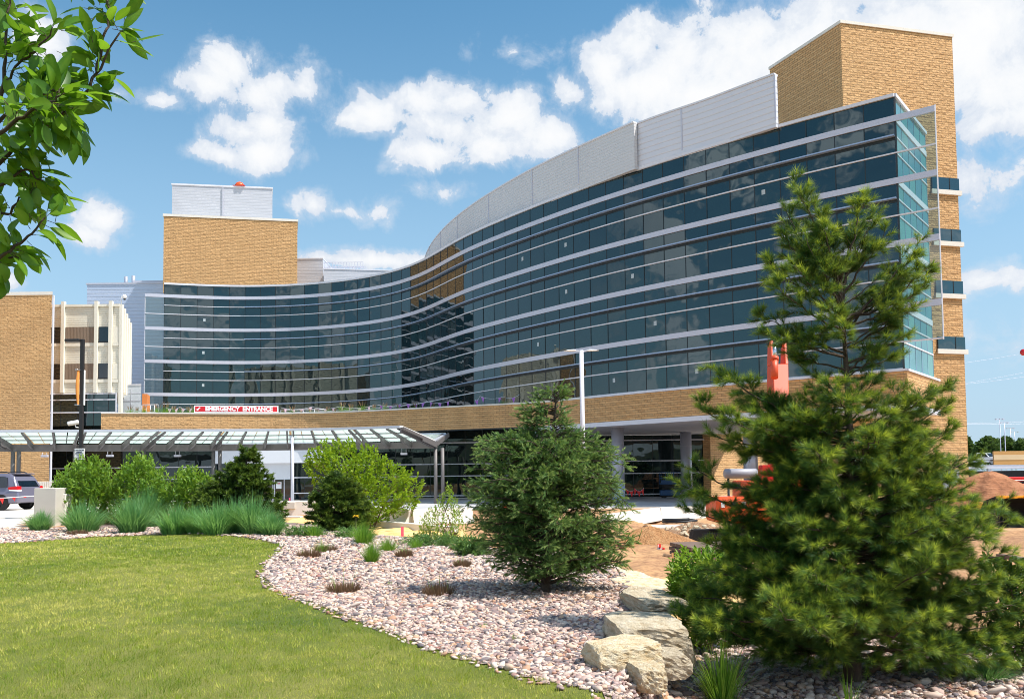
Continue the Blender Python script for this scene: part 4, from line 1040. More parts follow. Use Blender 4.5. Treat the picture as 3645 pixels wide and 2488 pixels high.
# ------------------------------------------------------------------ piles of earth
def pile(name, label, cx_, cy_, base, rx, ry, h, mname, seed, rough=.1, rocks=0, peakx=0.):
    r = np.random.default_rng(seed); n, mm = 56, 26
    vs = [(peakx, 0, h*.915)]; fs = []
    for j in range(1, mm+1):
        f = j/mm
        for i in range(n):
            th = 2*math.pi*i/n; k = 1+.10*math.sin(3*th+seed)+.06*math.sin(7*th+seed*2)
            z = h*(1-f)**1.12*(1+.0)+h*.10*math.sin(f*math.pi)*math.sin(5*th+seed)*.5
            if f < .16: z -= h*.05*(1-f/.16)
            z += rough*h*.22*(math.sin(th*11+f*23+seed)+math.sin(th*19-f*31))*f*(1-f)*1.5 + r.normal(0, rough*.06*h)*(f < .97)
            vs.append((rx*f*k*math.cos(th)+peakx*(1-f), ry*f*k*math.sin(th), max(z, -.05) if j < mm else -.08))
    for i in range(n): fs.append((0, 1+i, 1+(i+1) % n))
    for j in range(mm-1):
        for i in range(n):
            a_ = 1+j*n+i; b_ = 1+j*n+(i+1) % n; fs.append((a_, a_+n, b_+n, b_))
    o = MB().add(vs, fs, 0, True).build(name, mname, None, loc=(cx_, cy_, base), world=False)
    return tag(o, label, 'dirt pile')
def soil(name, c1, c2, c3, sc=3., strata=False):
    m, nt, out = mat(name); g = NT(nt); ob = g.n('ShaderNodeTexCoord').outputs['Object']
    n1 = g.noise(ob, sc, 7, .7); n2 = g.noise(g.mapping(ob, (1, 1, 5)) if strata else ob, sc*(.9 if strata else 4), 6, .65)
    c = g.ramp(g.math('MULTIPLY_ADD', n1, .6, g.math('MULTIPLY', n2, .4)), [(.35, c1), (.5, c2), (.66, c3)])
    g.bsdf(out, c, .95, 0, g.bump(g.math('ADD', n1, n2), 1, .14))
soil('soil_orange', srgb(168, 112, 66), srgb(204, 148, 96), srgb(216, 168, 118), 4)
soil('soil_brown', srgb(116, 72, 46), srgb(158, 104, 70), srgb(186, 132, 96), 1.6, True)
soil('rubble_soil', srgb(140, 104, 78), srgb(180, 140, 106), srgb(198, 166, 138), 4)
q = G(2330, 1945); print('pile', q)
ph = at_d(2315, 1868, q.y+1.2).z-q.z
pile('sand_pile', 'orange sand heap between the juniper and the timber stack', q.x, q.y+1.2, q.z, 1.75*q.y/27, 1.3*q.y/27, ph, 'soil_orange', 3, .12)
q2 = G(2500, 1915); ph2 = at_d(2475, 1852, q2.y+1).z-q2.z
rp = pile('rubble_pile', 'brown rubble heap full of broken white stones behind the timber stack', q2.x, q2.y+1, q2.z, 1.7*q2.y/27, 1.3*q2.y/27, ph2, 'rubble_soil', 9, .2, peakx=-.2)
d = 46; q3 = at_d(3525, 1800, d); ph3 = at_d(3525, 1664, d).z-Hs(q3.x, d)
pile('earth_pile', 'big reddish brown earth heap behind the pine at the right', q3.x, d, Hs(q3.x, d)-.1, 4.6, 4.2, ph3+.1, 'soil_brown', 5, .10)
# broken stones on the rubble heap
rk = np.random.default_rng(5)
def stone_mesh(seed, flat=.6, sub=2, jag=.22):
    r = np.random.default_rng(seed); bm = bmesh.new(); bmesh.ops.create_icosphere(bm, subdivisions=sub, radius=1)
    dirs = [Vector(v).normalized() for v in r.normal(size=(12, 3))]; offs_ = r.uniform(.62, .95, 12)
    for v in bm.verts:
        p = v.co.copy()
        for dd, of in zip(dirs, offs_):
            k = p.dot(dd)
            if k > of: p -= dd*(k-of)
        v.co = p*(1+r.normal(0, jag*.1)); v.co.z *= flat
    me = bpy.data.meshes.new('stone'); bm.to_mesh(me); bm.free(); return me
def quarry(name, a_, b_, c_):
    m, nt, out = mat(name); g = NT(nt); ob = g.n('ShaderNodeTexCoord').outputs['Object']
    n1 = g.noise(ob, 3.5, 7, .68); n2 = g.noise(ob, 22, 5, .7); vo = g.n('ShaderNodeTexVoronoi'); g.l(ob, vo.inputs[0]); vo.inputs['Scale'].default_value = 26
    pit = g.mapr(vo.outputs['Distance'], .0, .22, 1, 0)
    c = g.ramp(n1, [(.3, a_), (.52, b_), (.72, c_)]); c = g.mix(g.math('MULTIPLY', pit, g.mapr(n2, .5, .6)), c, srgb(120, 92, 62))
    g.bsdf(out, c, .92, 0, g.bump(g.math('SUBTRACT', g.math('MULTIPLY_ADD', n2, .35, n1), g.math('MULTIPLY', pit, .12)), 1, .06))
quarry('limestone', srgb(212, 174, 118), srgb(234, 214, 178), srgb(244, 234, 212))
quarry('limestone_shade_grey', srgb(176, 152, 118), srgb(210, 194, 166), srgb(226, 214, 194))  # duller limestone: pine shade on wall blocks put into colour; rubble shares it
protos = [stone_mesh(s) for s in range(4)]
for me in protos: me.materials.append(MATS['limestone_shade_grey'])
for k in range(70):
    f = .25+.72*rk.random()**.7; th = rk.uniform(-2.9, .4) if k % 4 else rk.uniform(0, 6.28)
    x = q2.x-.2*(1-f)+1.7*q2.y/27*f*math.cos(th)*.98; y = q2.y+1+1.3*q2.y/27*f*math.sin(th)
    z = q2.z+ph2*(1-f)**1.12
    o = bpy.data.objects.new('rubble_stone', protos[k % 4]); COL.objects.link(o); s = rk.uniform(.05, .15)
    o.location = (x, y, z+.02); o.rotation_euler = tuple(rk.uniform(0, 6, 3)); o.scale = (s*1.3, s, s)
    tag(o, 'broken pale stone lying on the brown rubble heap', 'stone', 'broken stones on the rubble heap')

# ------------------------------------------------------------------ limestone wall boulders
def boulder(label, px0, px1, ytop, ybot, d, depth, seed, mname='limestone', rz=0., flat=1., top_tilt=0.):
    a = at_d(px0, (ytop+ybot)/2, d); b = at_d(px1, (ytop+ybot)/2, d); zt_ = at_d((px0+px1)/2, ytop, d+depth*.35).z; zb = at_d((px0+px1)/2, ybot, d-.1).z
    r = np.random.default_rng(seed); bm = bmesh.new(); bmesh.ops.create_cube(bm, size=2)
    bmesh.ops.subdivide_edges(bm, edges=bm.edges[:], cuts=11, use_grid_fill=True)
    dirs = [Vector(v).normalized() for v in r.normal(size=(26, 3))]; of_ = r.uniform(1.12, 1.5, 26)
    for v in bm.verts:
        p = v.co.copy()
        p = p*(.82+.18/max(1e-3, max(abs(p.x), abs(p.y), abs(p.z))*1.0)) if False else p
        l = p.length; p = p*(1-.085*(l-1))
        for dd, o_ in zip(dirs, of_):
            k = p.dot(dd)
            if k > o_: p -= dd*(k-o_)*.9
        p += Vector((math.sin(p.y*4+seed)*.04+math.sin(p.z*7+seed)*.03, math.sin(p.x*5+seed*2)*.04, math.sin(p.x*3.1+p.y*4+seed)*.04))+Vector(r.normal(0, .016, 3))
        p.z += p.x*top_tilt
        v.co = p
    me = bpy.data.meshes.new('boulder'); bm.to_mesh(me); bm.free(); me.materials.append(MATS[mname])
    o = bpy.data.objects.new('boulder', me); COL.objects.link(o)
    o.location = ((a.x+b.x)/2, d+depth/2, (zt_+zb)/2); o.rotation_euler.z = rz; o.scale = ((b.x-a.x)/2*1.08, depth/2, max(.08, (zt_-zb)/2)*1.06)
    return tag(o, label, 'boulder', 'limestone blocks of the low retaining wall')
boulder('biggest bright cream limestone block at the lawn corner of the wall', 2116, 2345, 2292, 2440, 7.3, .60, 3, rz=.22, top_tilt=.08)
boulder('small cream limestone block wedged under the biggest bright block', 2262, 2362, 2368, 2482, 7.0, .42, 8, rz=.2)
boulder('large grey-white limestone block with holes behind the biggest bright block', 2190, 2430, 2206, 2340, 8.3, .85, 5, 'limestone_shade_grey', rz=.10)
boulder('shaded grey limestone block low at the foot of the wall', 2318, 2448, 2322, 2432, 7.65, .5, 12, 'limestone_shade_grey', rz=.2)
boulder('narrow shaded limestone block at the foot of the wall nearest the pine', 2395, 2460, 2270, 2392, 8.35, .6, 14, 'limestone_shade_grey', rz=.2)
boulder('flat pale limestone slab on top of the wall behind the block with holes', 2270, 2432, 2118, 2200, 10.0, 1.3, 17, 'limestone_shade_grey', rz=.1)
boulder('long bright limestone slab along the top of the wall right of the juniper', 2225, 2405, 2076, 2150, 12.0, 1.5, 21, rz=.12)
boulder('bright limestone slab at the far end of the wall beside the sand', 2165, 2310, 2043, 2095, 14.0, 1.4, 25, rz=.2)
boulder('bright small limestone block just behind the juniper crown', 2090, 2195, 2012, 2050, 16.2, 1.2, 29, rz=.3)

# ------------------------------------------------------------------ site machines and bits
# excavator
d = 30.; ex = at_d(2640, 1800, d); gz = Hs(ex.x, d+1.5)
EX = thing('excavator', 'orange excavator standing behind the pine with its boom raised', 'excavator', (ex.x+.8, d+1.6, gz))
L_ = lambda px, py, dd=d: at_d(px, py, dd)
a = L_(2552, 1862); b = L_(2770, 1768)
bm_ = MB().box(((a.x+b.x)/2, d+.9, (a.z+b.z)/2), (b.x-a.x, 1.9, b.z-a.z)); bm_.build('counterweight', 'orange_paint', EX, bevel=.14)
pl_ = L_(2620, 1796, d)
dec = MB().box((L_(2613, 1795, d).x, d-.052, L_(2613, 1795, d).z), (.22, .012, .18)).build('decal', 'black_metal', EX)
for px in (2574, 2606+20+20): MB().box((L_(px if px > 2600 else 2572, 1795, d).x, d-.053, L_(2613, 1795, d).z), (.13, .012, .19)).build('decal', 'sign_white', EX)
MB().box(((a.x+b.x)/2+1.4, d+2.2, b.z+.1), (2.2, 2.2, .9)).build('engine_deck', 'orange_paint', EX, bevel=.08)
MB().box((b.x+1.3, d+3.2, b.z+.7), (1.0, 1.5, 1.7)).build('cab', 'window_dark', EX, bevel=.08)
MB().box((b.x+1.3, d+3.2, b.z+1.6), (1.06, 1.56, .1)).build('cab_roof', 'orange_paint', EX, bevel=.03)
for s in (-1.1, 1.1): 
    tk = MB(); prof = [(-2., .35), (-1.7, .0), (1.7, 0), (2., .35), (1.9, .75), (-1.9, .75)]
    tk.extrude([(x, 0, z) for x, z in prof], (EX.location.x, d+1.8+s-.3, gz), (EX.location.x, d+1.8+s+.3, gz)); tk.build('track', 'rubber', EX, fix=True)
MB().tube([(EX.location.x, d+1.8, gz+.6), (EX.location.x, d+1.8, a.z+.1)], .7, 16).build('turntable', 'black_metal', EX)
# boom, seen end-on as a tall upright
t0 = L_(2770, 1690, d+3); t1 = L_(2768, 1420, d+4.5); t2 = L_(2768, 1300, d+5.2); t3 = L_(2766, 1215, d+5.8)
def bar4(pts, ws, hs, nm, mt, dx=0.):
    vs = []
    for p, w_, h_ in zip(pts, ws, hs):
        vs += [(p.x+dx-w_/2, p.y-h_/2, p.z), (p.x+dx+w_/2, p.y-h_/2, p.z), (p.x+dx+w_/2, p.y+h_/2, p.z), (p.x+dx-w_/2, p.y+h_/2, p.z)]
    fs = [(3, 2, 1, 0)]; n = len(pts)
    for i in range(n-1):
        for k in range(4): fs.append((i*4+k, i*4+(k+1) % 4, i*4+4+(k+1) % 4, i*4+4+k))
    fs.append(tuple((n-1)*4+k for k in range(4))); return MB().add(vs, fs).build(nm, mt, EX, bevel=.03, fix=True)
bar4([t0, t1, t2], [.52, .58, .62], [.9, 1.0, .8], 'boom', 'boom_paint')
bar4([t2, t3], [.13, .12], [.7, .4], 'boom_tip', 'boom_paint', -.27); bar4([t2, t3], [.13, .12], [.7, .4], 'boom_tip', 'boom_paint', .27)
cy0 = L_(2757, 1345, d+4.); cy1 = L_(2757, 1272, d+4.3); cy2 = L_(2757, 1222, d+4.5)
hc = MB().tube([cy0, cy1], .14, 12).build('hydraulic_cylinder', 'boom_paint', EX)
MB().tube([L_(2757, 1283, d+4.25), cy1], .165, 12).build('collar', 'boom_paint', hc); MB().tube([cy1, cy2], .075, 10).build('piston_rod', 'chrome', hc)
MB().tube([Vector((t3.x-.4, t3.y, t3.z-.1)), Vector((t3.x+.4, t3.y, t3.z-.1))], .12, 10).build('pivot_pin', 'black_metal', EX)
pc0 = L_(2727, 1640, d+2.6); pc1 = L_(2729, 1560, d+3.2); MB().tube([pc0, pc1], .07, 10).build('hydraulic_cylinder', 'chrome', EX)
bar4([L_(2722, 1760, d+2.5), L_(2726, 1655, d+2.5)], [.5, .42], [.6, .5], 'boom_foot', 'tail_red')
# grey tank on a stand
q = at_d(2640, 1685, 36); t = thing('grey_tank', 'grey horizontal cylinder tank standing behind the orange excavator', 'tank', (q.x, 36, Hs(q.x, 36)))
MB().tube([(q.x-.72, 36, q.z), (q.x-.66, 36, q.z), (q.x+.6, 36.1, q.z), (q.x+.66, 36.1, q.z)], [.14, .2, .2, .14], 16).build('drum', 'pvc_grey', t)
for s in (-.55, .5): MB().tube([(q.x+s, 36, Hs(q.x, 36)), (q.x+s, 36, q.z-.15)], .05, 8).build('leg', 'black_metal', t)
# scissor lift
q = at_d(2385, 1776, 94); gz = -.3; LT = thing('scissor_lift', 'blue scissor lift parked against the dark ground floor glass', 'scissor lift', (q.x, 94, gz))
MB().box((0, 0, .55), (2.0, 1.2, .55)).build('chassis', 'blue_paint', LT, world=False, bevel=.03)
for x in (-.65, .65):
    for y in (-.5, .5): MB().tube([(x, y-.09, .26), (x, y+.09, .26)], .26, 14).build('wheel', 'rubber', LT, world=False)
for k in range(4):
    z = .95+k*.13; MB().beam((-.9, -.45, z), (.9, -.45, z+.1), .08, .07).beam((-.9, .45, z+.1), (.9, .45, z), .08, .07).build('scissor_arm', 'black_metal', LT, world=False)
MB().box((0, 0, 1.52), (2.1, 1.2, .14)).build('platform', 'blue_paint', LT, world=False)
MB().box((-.1, -.62, 1.75), (1.8, .03, .28)).build('toe_board', 'blue_paint', LT, world=False)
for x in (-1, -.33, .33, 1):
    for y in (-.58, .58): MB().tube([(x, y, 1.55), (x, y, 2.7)], .03, 6).build('guard_post', 'blue_paint', LT, world=False)
for z in (2.1, 2.7):
    MB().tube([(-1, -.58, z), (1, -.58, z), (1, .58, z), (-1, .58, z), (-1, -.58, z)], .03, 6).build('guard_rail', 'blue_paint', LT, world=False)
MB().box((.6, -.45, 2.35), (.35, .25, .5)).build('control_box', 'black_metal', LT, world=False)
# red tape on the glass line
bunting('short string of red tape before the dark glass left of the scissor lift', [tp(2225, 1737, 90), tp(2262, 1741, 90), tp(2292, 1736, 90)], 'tape_red', 5)
# timber stack
q = G(2500, 1995); TS = thing('timber_stack', 'stack of weathered timber mats half hidden by the pine', 'timber stack', tuple(q), .12)
for k in range(3):
    for j in range(4):
        MB().box((1.0+.03*math.sin(k*3+j), .2+j*.5, .07+k*.115), (2.6, .46, .095)).build('board', 'wood_dark', TS, world=False, bevel=.01)
# stakes and flags
def stake(label, px, py, ytop, mt='wood_fresh', wd=.045, name='survey_stake', cat='stake'):
    q = G(px, py); h = at_d(px, ytop, q.y).z-q.z
    o = MB().box((0, 0, h/2-.05), (wd, wd*.6, h+.1)).build(name, mt, None, loc=tuple(q), world=False); return tag(o, label, cat)
stake('thin wooden survey stake in the sand right of the juniper', 2395, 2012, 1968)
def flag(label, px, py, ytop, mt):
    q = G(px, py); h = at_d(px, ytop, q.y).z-q.z; t = thing('marker_flag', label, 'flag', tuple(q), 0, 'marker flags in the dug ground')
    MB().tube([(0, 0, -.05), (.02, 0, h)], .008, 5).build('wire', 'sign_white', t, world=False)
    MB().box((.05, 0, h-.05), (.10, .006, .12)).build('flag', mt, t, world=False)
    MB().box((.03, 0, h*.35), (.07, .006, .1)).build('flag', 'blue_paint', t, world=False)
flag('red and blue marker flag nearest the sand pile', 2341, 1962, 1937, 'tape_red'); flag('small red and blue marker flag right of another one', 2354, 1965, 1950, 'tape_red'); flag('leaning red and blue marker flag lowest of the three', 2343, 1958, 1948, 'sign_white')
stake('bright pink marker stake before the sand behind the green clumps', 1432, 1912, 1874, 'pink_paint', .1)
stake('pink marker stake at the foot of the short white lamp post', 1031, 1786, 1771, 'pink_paint', .15)
# orange cone far behind the shrubs
def cone(label, px, py, d, h):
    q = at_d(px, py, d); t = thing('traffic_cone', label, 'cone', (q.x, d, Hs(q.x, d))); MB().tube([(0, 0, .03), (0, 0, h)], [.17, .04], 12).build('body', 'orange_paint', t, world=False); MB().box((0, 0, .02), (.42, .42, .04)).build('base', 'orange_paint', t, world=False); MB().tube([(0, 0, h*.5), (0, 0, h*.68)], [.118, .088], 12).build('stripe', 'sign_white', t, world=False)
cone('orange cone half hidden by the juniper left of its trunk', 1797, 1812, 60, .8); cone('orange cone glimpsed above the blue-green grasses', 460, 1775, 41, .7); cone('orange cone behind the tall grasses at the second leafy shrub', 620, 1790, 41, .6)
# loader bucket at the right edge
d = 26; q = at_d(3555, 1880, d); LB_ = thing('loader_bucket', 'large black loader bucket with a yellow cutting edge at the right side', 'bucket', (q.x+1.3, d+.5, q.z))
zt_ = at_d(3600, 1768, d).z-q.z; zb_ = 0.
prof = [(-.5, zt_), (-.42, zt_+.03), (.3, zt_*.85), (.55, zt_*.5), (.35, .12), (-.45, .0), (-.5, .03), (.28, .18), (.45, zt_*.5), (.24, zt_*.78)]
mb = MB(); mb.extrude([(0, y, z) for y, z in prof], (-1.25, 0, 0), (1.25, 0, 0)); mb.build('shell', 'rubber', LB_, world=False, fix=True)
for s in (-1.25, 1.25): MB().prism([(0, 0)]*3, 0, 0) if False else None
for s in (-1.26, 1.26): MB().extrude([(0, y, z) for y, z in prof[:6]], (s-.02, 0, 0), (s+.02, 0, 0)).build('side_plate', 'rubber', LB_, world=False, fix=True)
MB().box((0, -.52, zt_), (2.6, .16, .07)).build('cutting_edge', 'yellow_paint', LB_, world=False, bevel=.01)
for k in range(8): MB().box((-1.2+k*.34, -.6, zt_-.0), (.1, .16, .09)).build('tooth', 'yellow_paint', LB_, world=False, bevel=.01)
for s in (-.6, .6): MB().beam((s, .5, zt_*.5), (s, 2.2, zt_*.6), .14, .3).build('lift_arm', 'yellow_paint', LB_, world=False)
ck = np.random.default_rng(77)
for me in [stone_mesh(s+40) for s in range(3)]:
    me.materials.append(MATS['rubble_soil'])
    for k in range(26):
        x = ck.uniform(2.4, 16); y = ck.uniform(14, 42)
        if poly_sd(BERM, np.array([x]), np.array([y]))[0] > -1: continue
        o = bpy.data.objects.new('dirt_clod', me); COL.objects.link(o); s = ck.uniform(.05, .16); o.location = (x, y, Hs(x, y)+s*.3); o.scale = (s*1.2, s, s*.8); o.rotation_euler = (0, 0, ck.uniform(0, 6))
        tag(o, 'loose clod of brown soil on the dug ground', 'clod', 'loose clods on the dug ground')
# red boom truck behind the pile
d = 60; q = at_d(3575, 1730, d); RT = thing('red_telehandler', 'red boom machine half hidden behind the big earth heap', 'telehandler', (q.x+2.5, d+1, -.1))
z1 = at_d(3600, 1697, d).z; z0 = at_d(3600, 1712, d).z
MB().box((q.x+3.0, d, (z0+z1)/2), (6.2, .6, z1-z0)).build('boom', 'red_paint', RT, bevel=.04)
MB().box((q.x+3.0, d-.31, z0+.06), (6.2, .03, .06)).build('stripe', 'sign_white', RT)
text_mesh('JLG', .3, 'sign_white', 'lettering', RT, Matrix.Translation((q.x+1.15-RT.location.x, -1.33, (z0+z1)/2+.02-RT.location.z)) @ Matrix.Rotation(R(90), 4, 'X'), .01) if False else None
MB().box((q.x+3.6, d+.8, z0-.55), (4.2, 1.8, .7)).build('chassis', 'red_paint', RT, bevel=.08)
for x in (1.9, 4.9): MB().tube([(q.x+x, d-.2, .45), (q.x+x, d+.25, .45)], .55, 18).build('wheel', 'rubber', RT)
# fallen plank at the right edge
a = G(3560, 1985); b = G(3660, 2005); o = MB(); o.beam(Vector((a.x, a.y, a.z+.06)), Vector((b.x, b.y, b.z+.08)), .2, .09); o = o.build('timber_plank', 'wood_dark', None, loc=tuple(a)); tag(o, 'single weathered plank lying on the dirt right of the pine', 'plank')
# ------------------------------------------------------------------ parking deck and beyond
d = 130.
PK = thing('parking_deck', 'tan parking deck with a dark lower level behind the earth heap', 'parking deck', (float(at_d(3600, 1660, d).x), d+5, -.4))
zs0 = at_d(3500, 1668, d).z; zs1 = at_d(3500, 1655, d).z; zp = at_d(3560, 1606, d).z
xa = at_d(3430, 1660, d).x; xb = xa+75
MB().box(((xa+xb)/2, d+12, (zs0+zs1)/2), (xb-xa, 24, zs1-zs0)).build('slab', 'lilac_metal', PK)
x1 = at_d(3537, 1630, d).x
MB().box(((x1+xb)/2, d+.1, (zs1+zp)/2+.02), (xb-x1, .3, zp-zs1)).build('parapet', 'deck_tan', PK)
MB().box(((x1+xb)/2, d-.06, (zs1+zp)/2+.1), (xb-x1, .06, .75)).build('parapet_band', 'deck_pale', PK)
x0 = at_d(3447, 1630, d).x; x0b = at_d(3474, 1630, d).x; MB().box(((x0+x0b)/2, d+15, zs1+.9), (x0b-x0+3, .4, 2)).build('end_wall', 'deck_tan', PK)
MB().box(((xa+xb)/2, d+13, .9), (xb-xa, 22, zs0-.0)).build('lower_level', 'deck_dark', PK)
for k in range(10): MB().box((xa+4+k*7, d+.5, zs0/2-.1), (.5, .5, zs0+.3)).build('column', 'column_metal', PK)
for z in (.35, .75, 1.1): MB().tube([(at_d(3450, 1650, d).x, d-.1, zs1+z), (x1, d-.1, zs1+z)], .035, 6).build('guard_rail', 'black_metal', PK)
def car(name, label, cat, loc, rz, prof, hw, belt, roof_in, paint, wheels, wr, wins, group=None, scale=1.):
    t = thing(name, label, cat, loc, rz, group)
    n = len(prof); ys = []
    def yy(z, k): return hw*k*(1 if z <= belt else 1-(z-belt)*roof_in)
    lv = (-1, -.93, .93, 1); vs = []
    for k in lv:
        kk = abs(k)
        for (x, z) in prof:
            sx_ = x; sz = z
            if kk == 1: sx_ = x+(.05 if x < 1 else (-.05 if x > 4 else 0)); sz = z-(.05 if z > belt+.3 else 0)+(.04 if z < .4 else 0)
            vs.append((sx_, yy(z, k), sz))
    fs = [tuple(range(n)), tuple(range(3*n, 4*n))[::-1]]
    for i in range(3):
        for j in range(n): fs.append((i*n+j, i*n+n+j, i*n+n+(j+1) % n, i*n+(j+1) % n))
    body = MB().add(vs, fs, 0).build('body', paint, t, world=False, fix=True, bevel=.03)
    for (x, s) in wheels:
        y = s*(hw-.11); w_ = MB().tube([(x, y-.11, wr), (x, y+.11, wr)], wr, 24).build('wheel', 'rubber', t, world=False)
        MB().tube([(x, y+s*.112-.004, wr), (x, y+s*.112+.004, wr)], wr*.66, 20).build('rim', 'chrome', w_, world=False)
        mb = MB()
        for k in range(5):
            a_ = k*2*math.pi/5+.3; a2 = a_+.63
            mb.add([(x+wr*.58*math.cos(a2-.2), y+s*.125, wr+wr*.58*math.sin(a2-.2)), (x+wr*.58*math.cos(a2+.2), y+s*.125, wr+wr*.58*math.sin(a2+.2)), (x+wr*.2*math.cos(a2), y+s*.125, wr+wr*.2*math.sin(a2))], [(0, 1, 2), (2, 1, 0)])
        mb.build('rim_gap', 'rubber', w_, world=False)
        MB().tube([(x, y+s*.06, wr), (x, y+s*.1, wr)], wr*1.14, 24).build('wheel_arch', 'black_metal', t, world=False) if False else None
    for nm, pts, s in wins:
        q = [(x, s*(yy(z, 1)+.012), z) for x, z in pts]; q2 = [(x, s*(yy(z, 1)-.02), z) for x, z in pts]; m_ = len(q)
        MB().add(q+q2, [tuple(range(m_)), tuple(range(m_, 2*m_))[::-1]]+[(i, (i+1) % m_, (i+1) % m_+m_, i+m_) for i in range(m_)]).build(nm, 'window_dark', t, world=False, fix=True)
    return t, yy
# minivan; local x runs from the tail (0) to the nose (5.1)
vprof = [(.06, .34), (.0, .62), (.06, .86), (.10, 1.06), (.40, 1.62), (.62, 1.76), (1.6, 1.80), (2.9, 1.78), (3.7, 1.36), (4.2, 1.12), (4.95, .92), (5.08, .6), (5.0, .3), (4.3, .26), (.9, .26)]
vr = at_d(138, 1805, 43.5); gv = Hs(vr.x, 44)+.012
wins = [('window', [(.62, 1.10), (.72, 1.58), (.95, 1.64), (1.62, 1.66), (1.62, 1.12)], 1), ('window', [(1.70, 1.12), (1.70, 1.66), (2.62, 1.64), (2.62, 1.12)], 1), ('window', [(2.70, 1.12), (2.70, 1.62), (2.95, 1.6), (3.6, 1.2), (3.6, 1.12)], 1)]
wins += [(a_, b_, -1) for a_, b_, _ in wins]
VN, vyy = car('minivan', 'dark grey minivan seen from its tail corner at the left edge', 'minivan', (vr.x-.85, 44.4, gv), math.pi-.12, vprof, .98, 1.08, .34, 'van_paint', [(.95, 1), (.95, -1), (4.05, 1), (4.05, -1)], .345, wins)
for s in (-1, 1):
    MB().add([(.05, s*.985, .98), (.05, s*.70, .98), (.06, s*.70, 1.14), (.1, s*.96, 1.16), (.55, s*1.0, 1.10), (.55, s*1.0, 1.0)], [(0, 1, 2, 3), (0, 3, 4, 5)]).build('tail_light', 'tail_red', VN, world=False, fix=True)
    MB().add([(.045, s*.99, .90), (.045, s*.70, .90), (.048, s*.70, .98), (.048, s*.99, .98), (.5, s*1.0, .98), (.5, s*1.0, .93)], [(0, 1, 2, 3), (0, 3, 4, 5)]).build('reverse_light', 'sign_white', VN, world=False, fix=True)
    MB().tube([(.75, s*.66, 1.80), (.9, s*.66, 1.86), (3.0, s*.66, 1.84), (3.15, s*.66, 1.78)], .025, 6).build('roof_rail', 'black_metal', VN, world=False)
    MB().tube([(.95, s*.985, .345), (.95, s*.99, .345)], .42, 24).build('wheel_arch', 'rubber', VN, world=False)
    MB().box((2.2, s*.992, .98), (1.9, .012, .025)).build('door_track', 'black_metal', VN, world=False)
    MB().box((1.66, s*.99, .72), (.012, .012, .85)).build('door_gap', 'black_metal', VN, world=False)
MB().box((.55, 0, 1.77), (.45, 1.36, .05)).build('spoiler', 'van_paint', VN, world=False, bevel=.02)
MB().add([(.115, -.72, 1.12), (.115, .72, 1.12), (.40, .66, 1.60), (.40, -.66, 1.60)], [(0, 1, 2, 3), (3, 2, 1, 0)]).build('rear_window', 'window_dark', VN, world=False)
# pickup on the deck
pprof = [(.0, .55), (.0, 1.12), (2.0, 1.14), (2.15, 1.85), (3.5, 1.87), (4.1, 1.22), (5.5, 1.1), (5.62, .7), (5.5, .42), (.4, .42)]
q = at_d(3462, 1655, d+1.5)
wins = [('window', [(2.25, 1.22), (2.33, 1.74), (2.85, 1.76), (2.85, 1.22)], s) for s in (1, -1)]+[('window', [(2.95, 1.22), (2.95, 1.76), (3.45, 1.76), (3.92, 1.22)], s) for s in (1, -1)]
TK, _ = car('pickup_truck', 'white pickup truck parked on the top of the tan parking deck', 'pickup truck', (at_d(3455, 1655, d+5).x, d+6.5, zs1+.02), -.95, pprof, .98, 1.15, .25, 'truck_paint', [(1.0, 1), (1.0, -1), (4.5, 1), (4.5, -1)], .4, wins)
MB().add([(3.56, -.76, 1.83), (3.56, .76, 1.83), (4.12, .9, 1.25), (4.12, -.9, 1.25)], [(0, 1, 2, 3), (3, 2, 1, 0)]).build('windscreen', 'window_dark', TK, world=False)
MB().box((5.6, 0, .8), (.06, 1.3, .42)).build('grille', 'black_metal', TK, world=False); MB().box((5.62, 0, .5), (.16, 1.9, .18)).build('bumper', 'chrome', TK, world=False, bevel=.03)
for s in (-1, 1): MB().box((5.56, s*.8, .9), (.08, .26, .22)).build('headlight', 'sign_white', TK, world=False, bevel=.03); MB().box((3.5, s*1.1, 1.3), (.12, .2, .2)).build('mirror', 'black_metal', TK, world=False, bevel=.03)
q = at_d(3632, 1604, d+8); WV, _ = car('white_van', 'white van roof just showing above the tan deck parapet', 'van', (q.x-1, d+8, zs1+.02), 0, [(0, .4), (0, 1.9), (.2, 2.05), (4, 2.05), (4.8, 1.3), (5.3, 1.1), (5.4, .4)], .95, 1.2, .12, 'truck_paint', [(1, 1), (1, -1), (4.3, 1), (4.3, -1)], .36, [])
for px, yt, dd, lb in ((3558, 1490, 160, 'tallest grey lamp mast above the parking deck'), (3575, 1503, 190, 'second tallest grey lamp mast above the parking deck'), (3596, 1523, 240, 'shorter grey lamp mast right of the two tall ones'), (3611, 1536, 280, 'shortest grey lamp mast above the parking deck')):
    a = at_d(px, yt, dd); t = thing('lamp_mast', lb, 'lamp mast', (a.x, dd, -.3), 0, 'lamp masts beyond the parking deck')
    MB().tube([(a.x, dd, -.3), (a.x, dd, a.z)], .075*dd/170, 8).build('pole', 'lilac_metal', t)
    ww = 14.5*dd/3137; MB().box((a.x, dd, a.z), (2*ww, .3, .1*dd/170)).build('crossarm', 'lilac_metal', t)
    for s in (-1, 1): MB().box((a.x+s*ww*.85, dd, a.z-.12), (ww*.35, .5, .2)).build('lamp_head', 'lilac_metal', t)
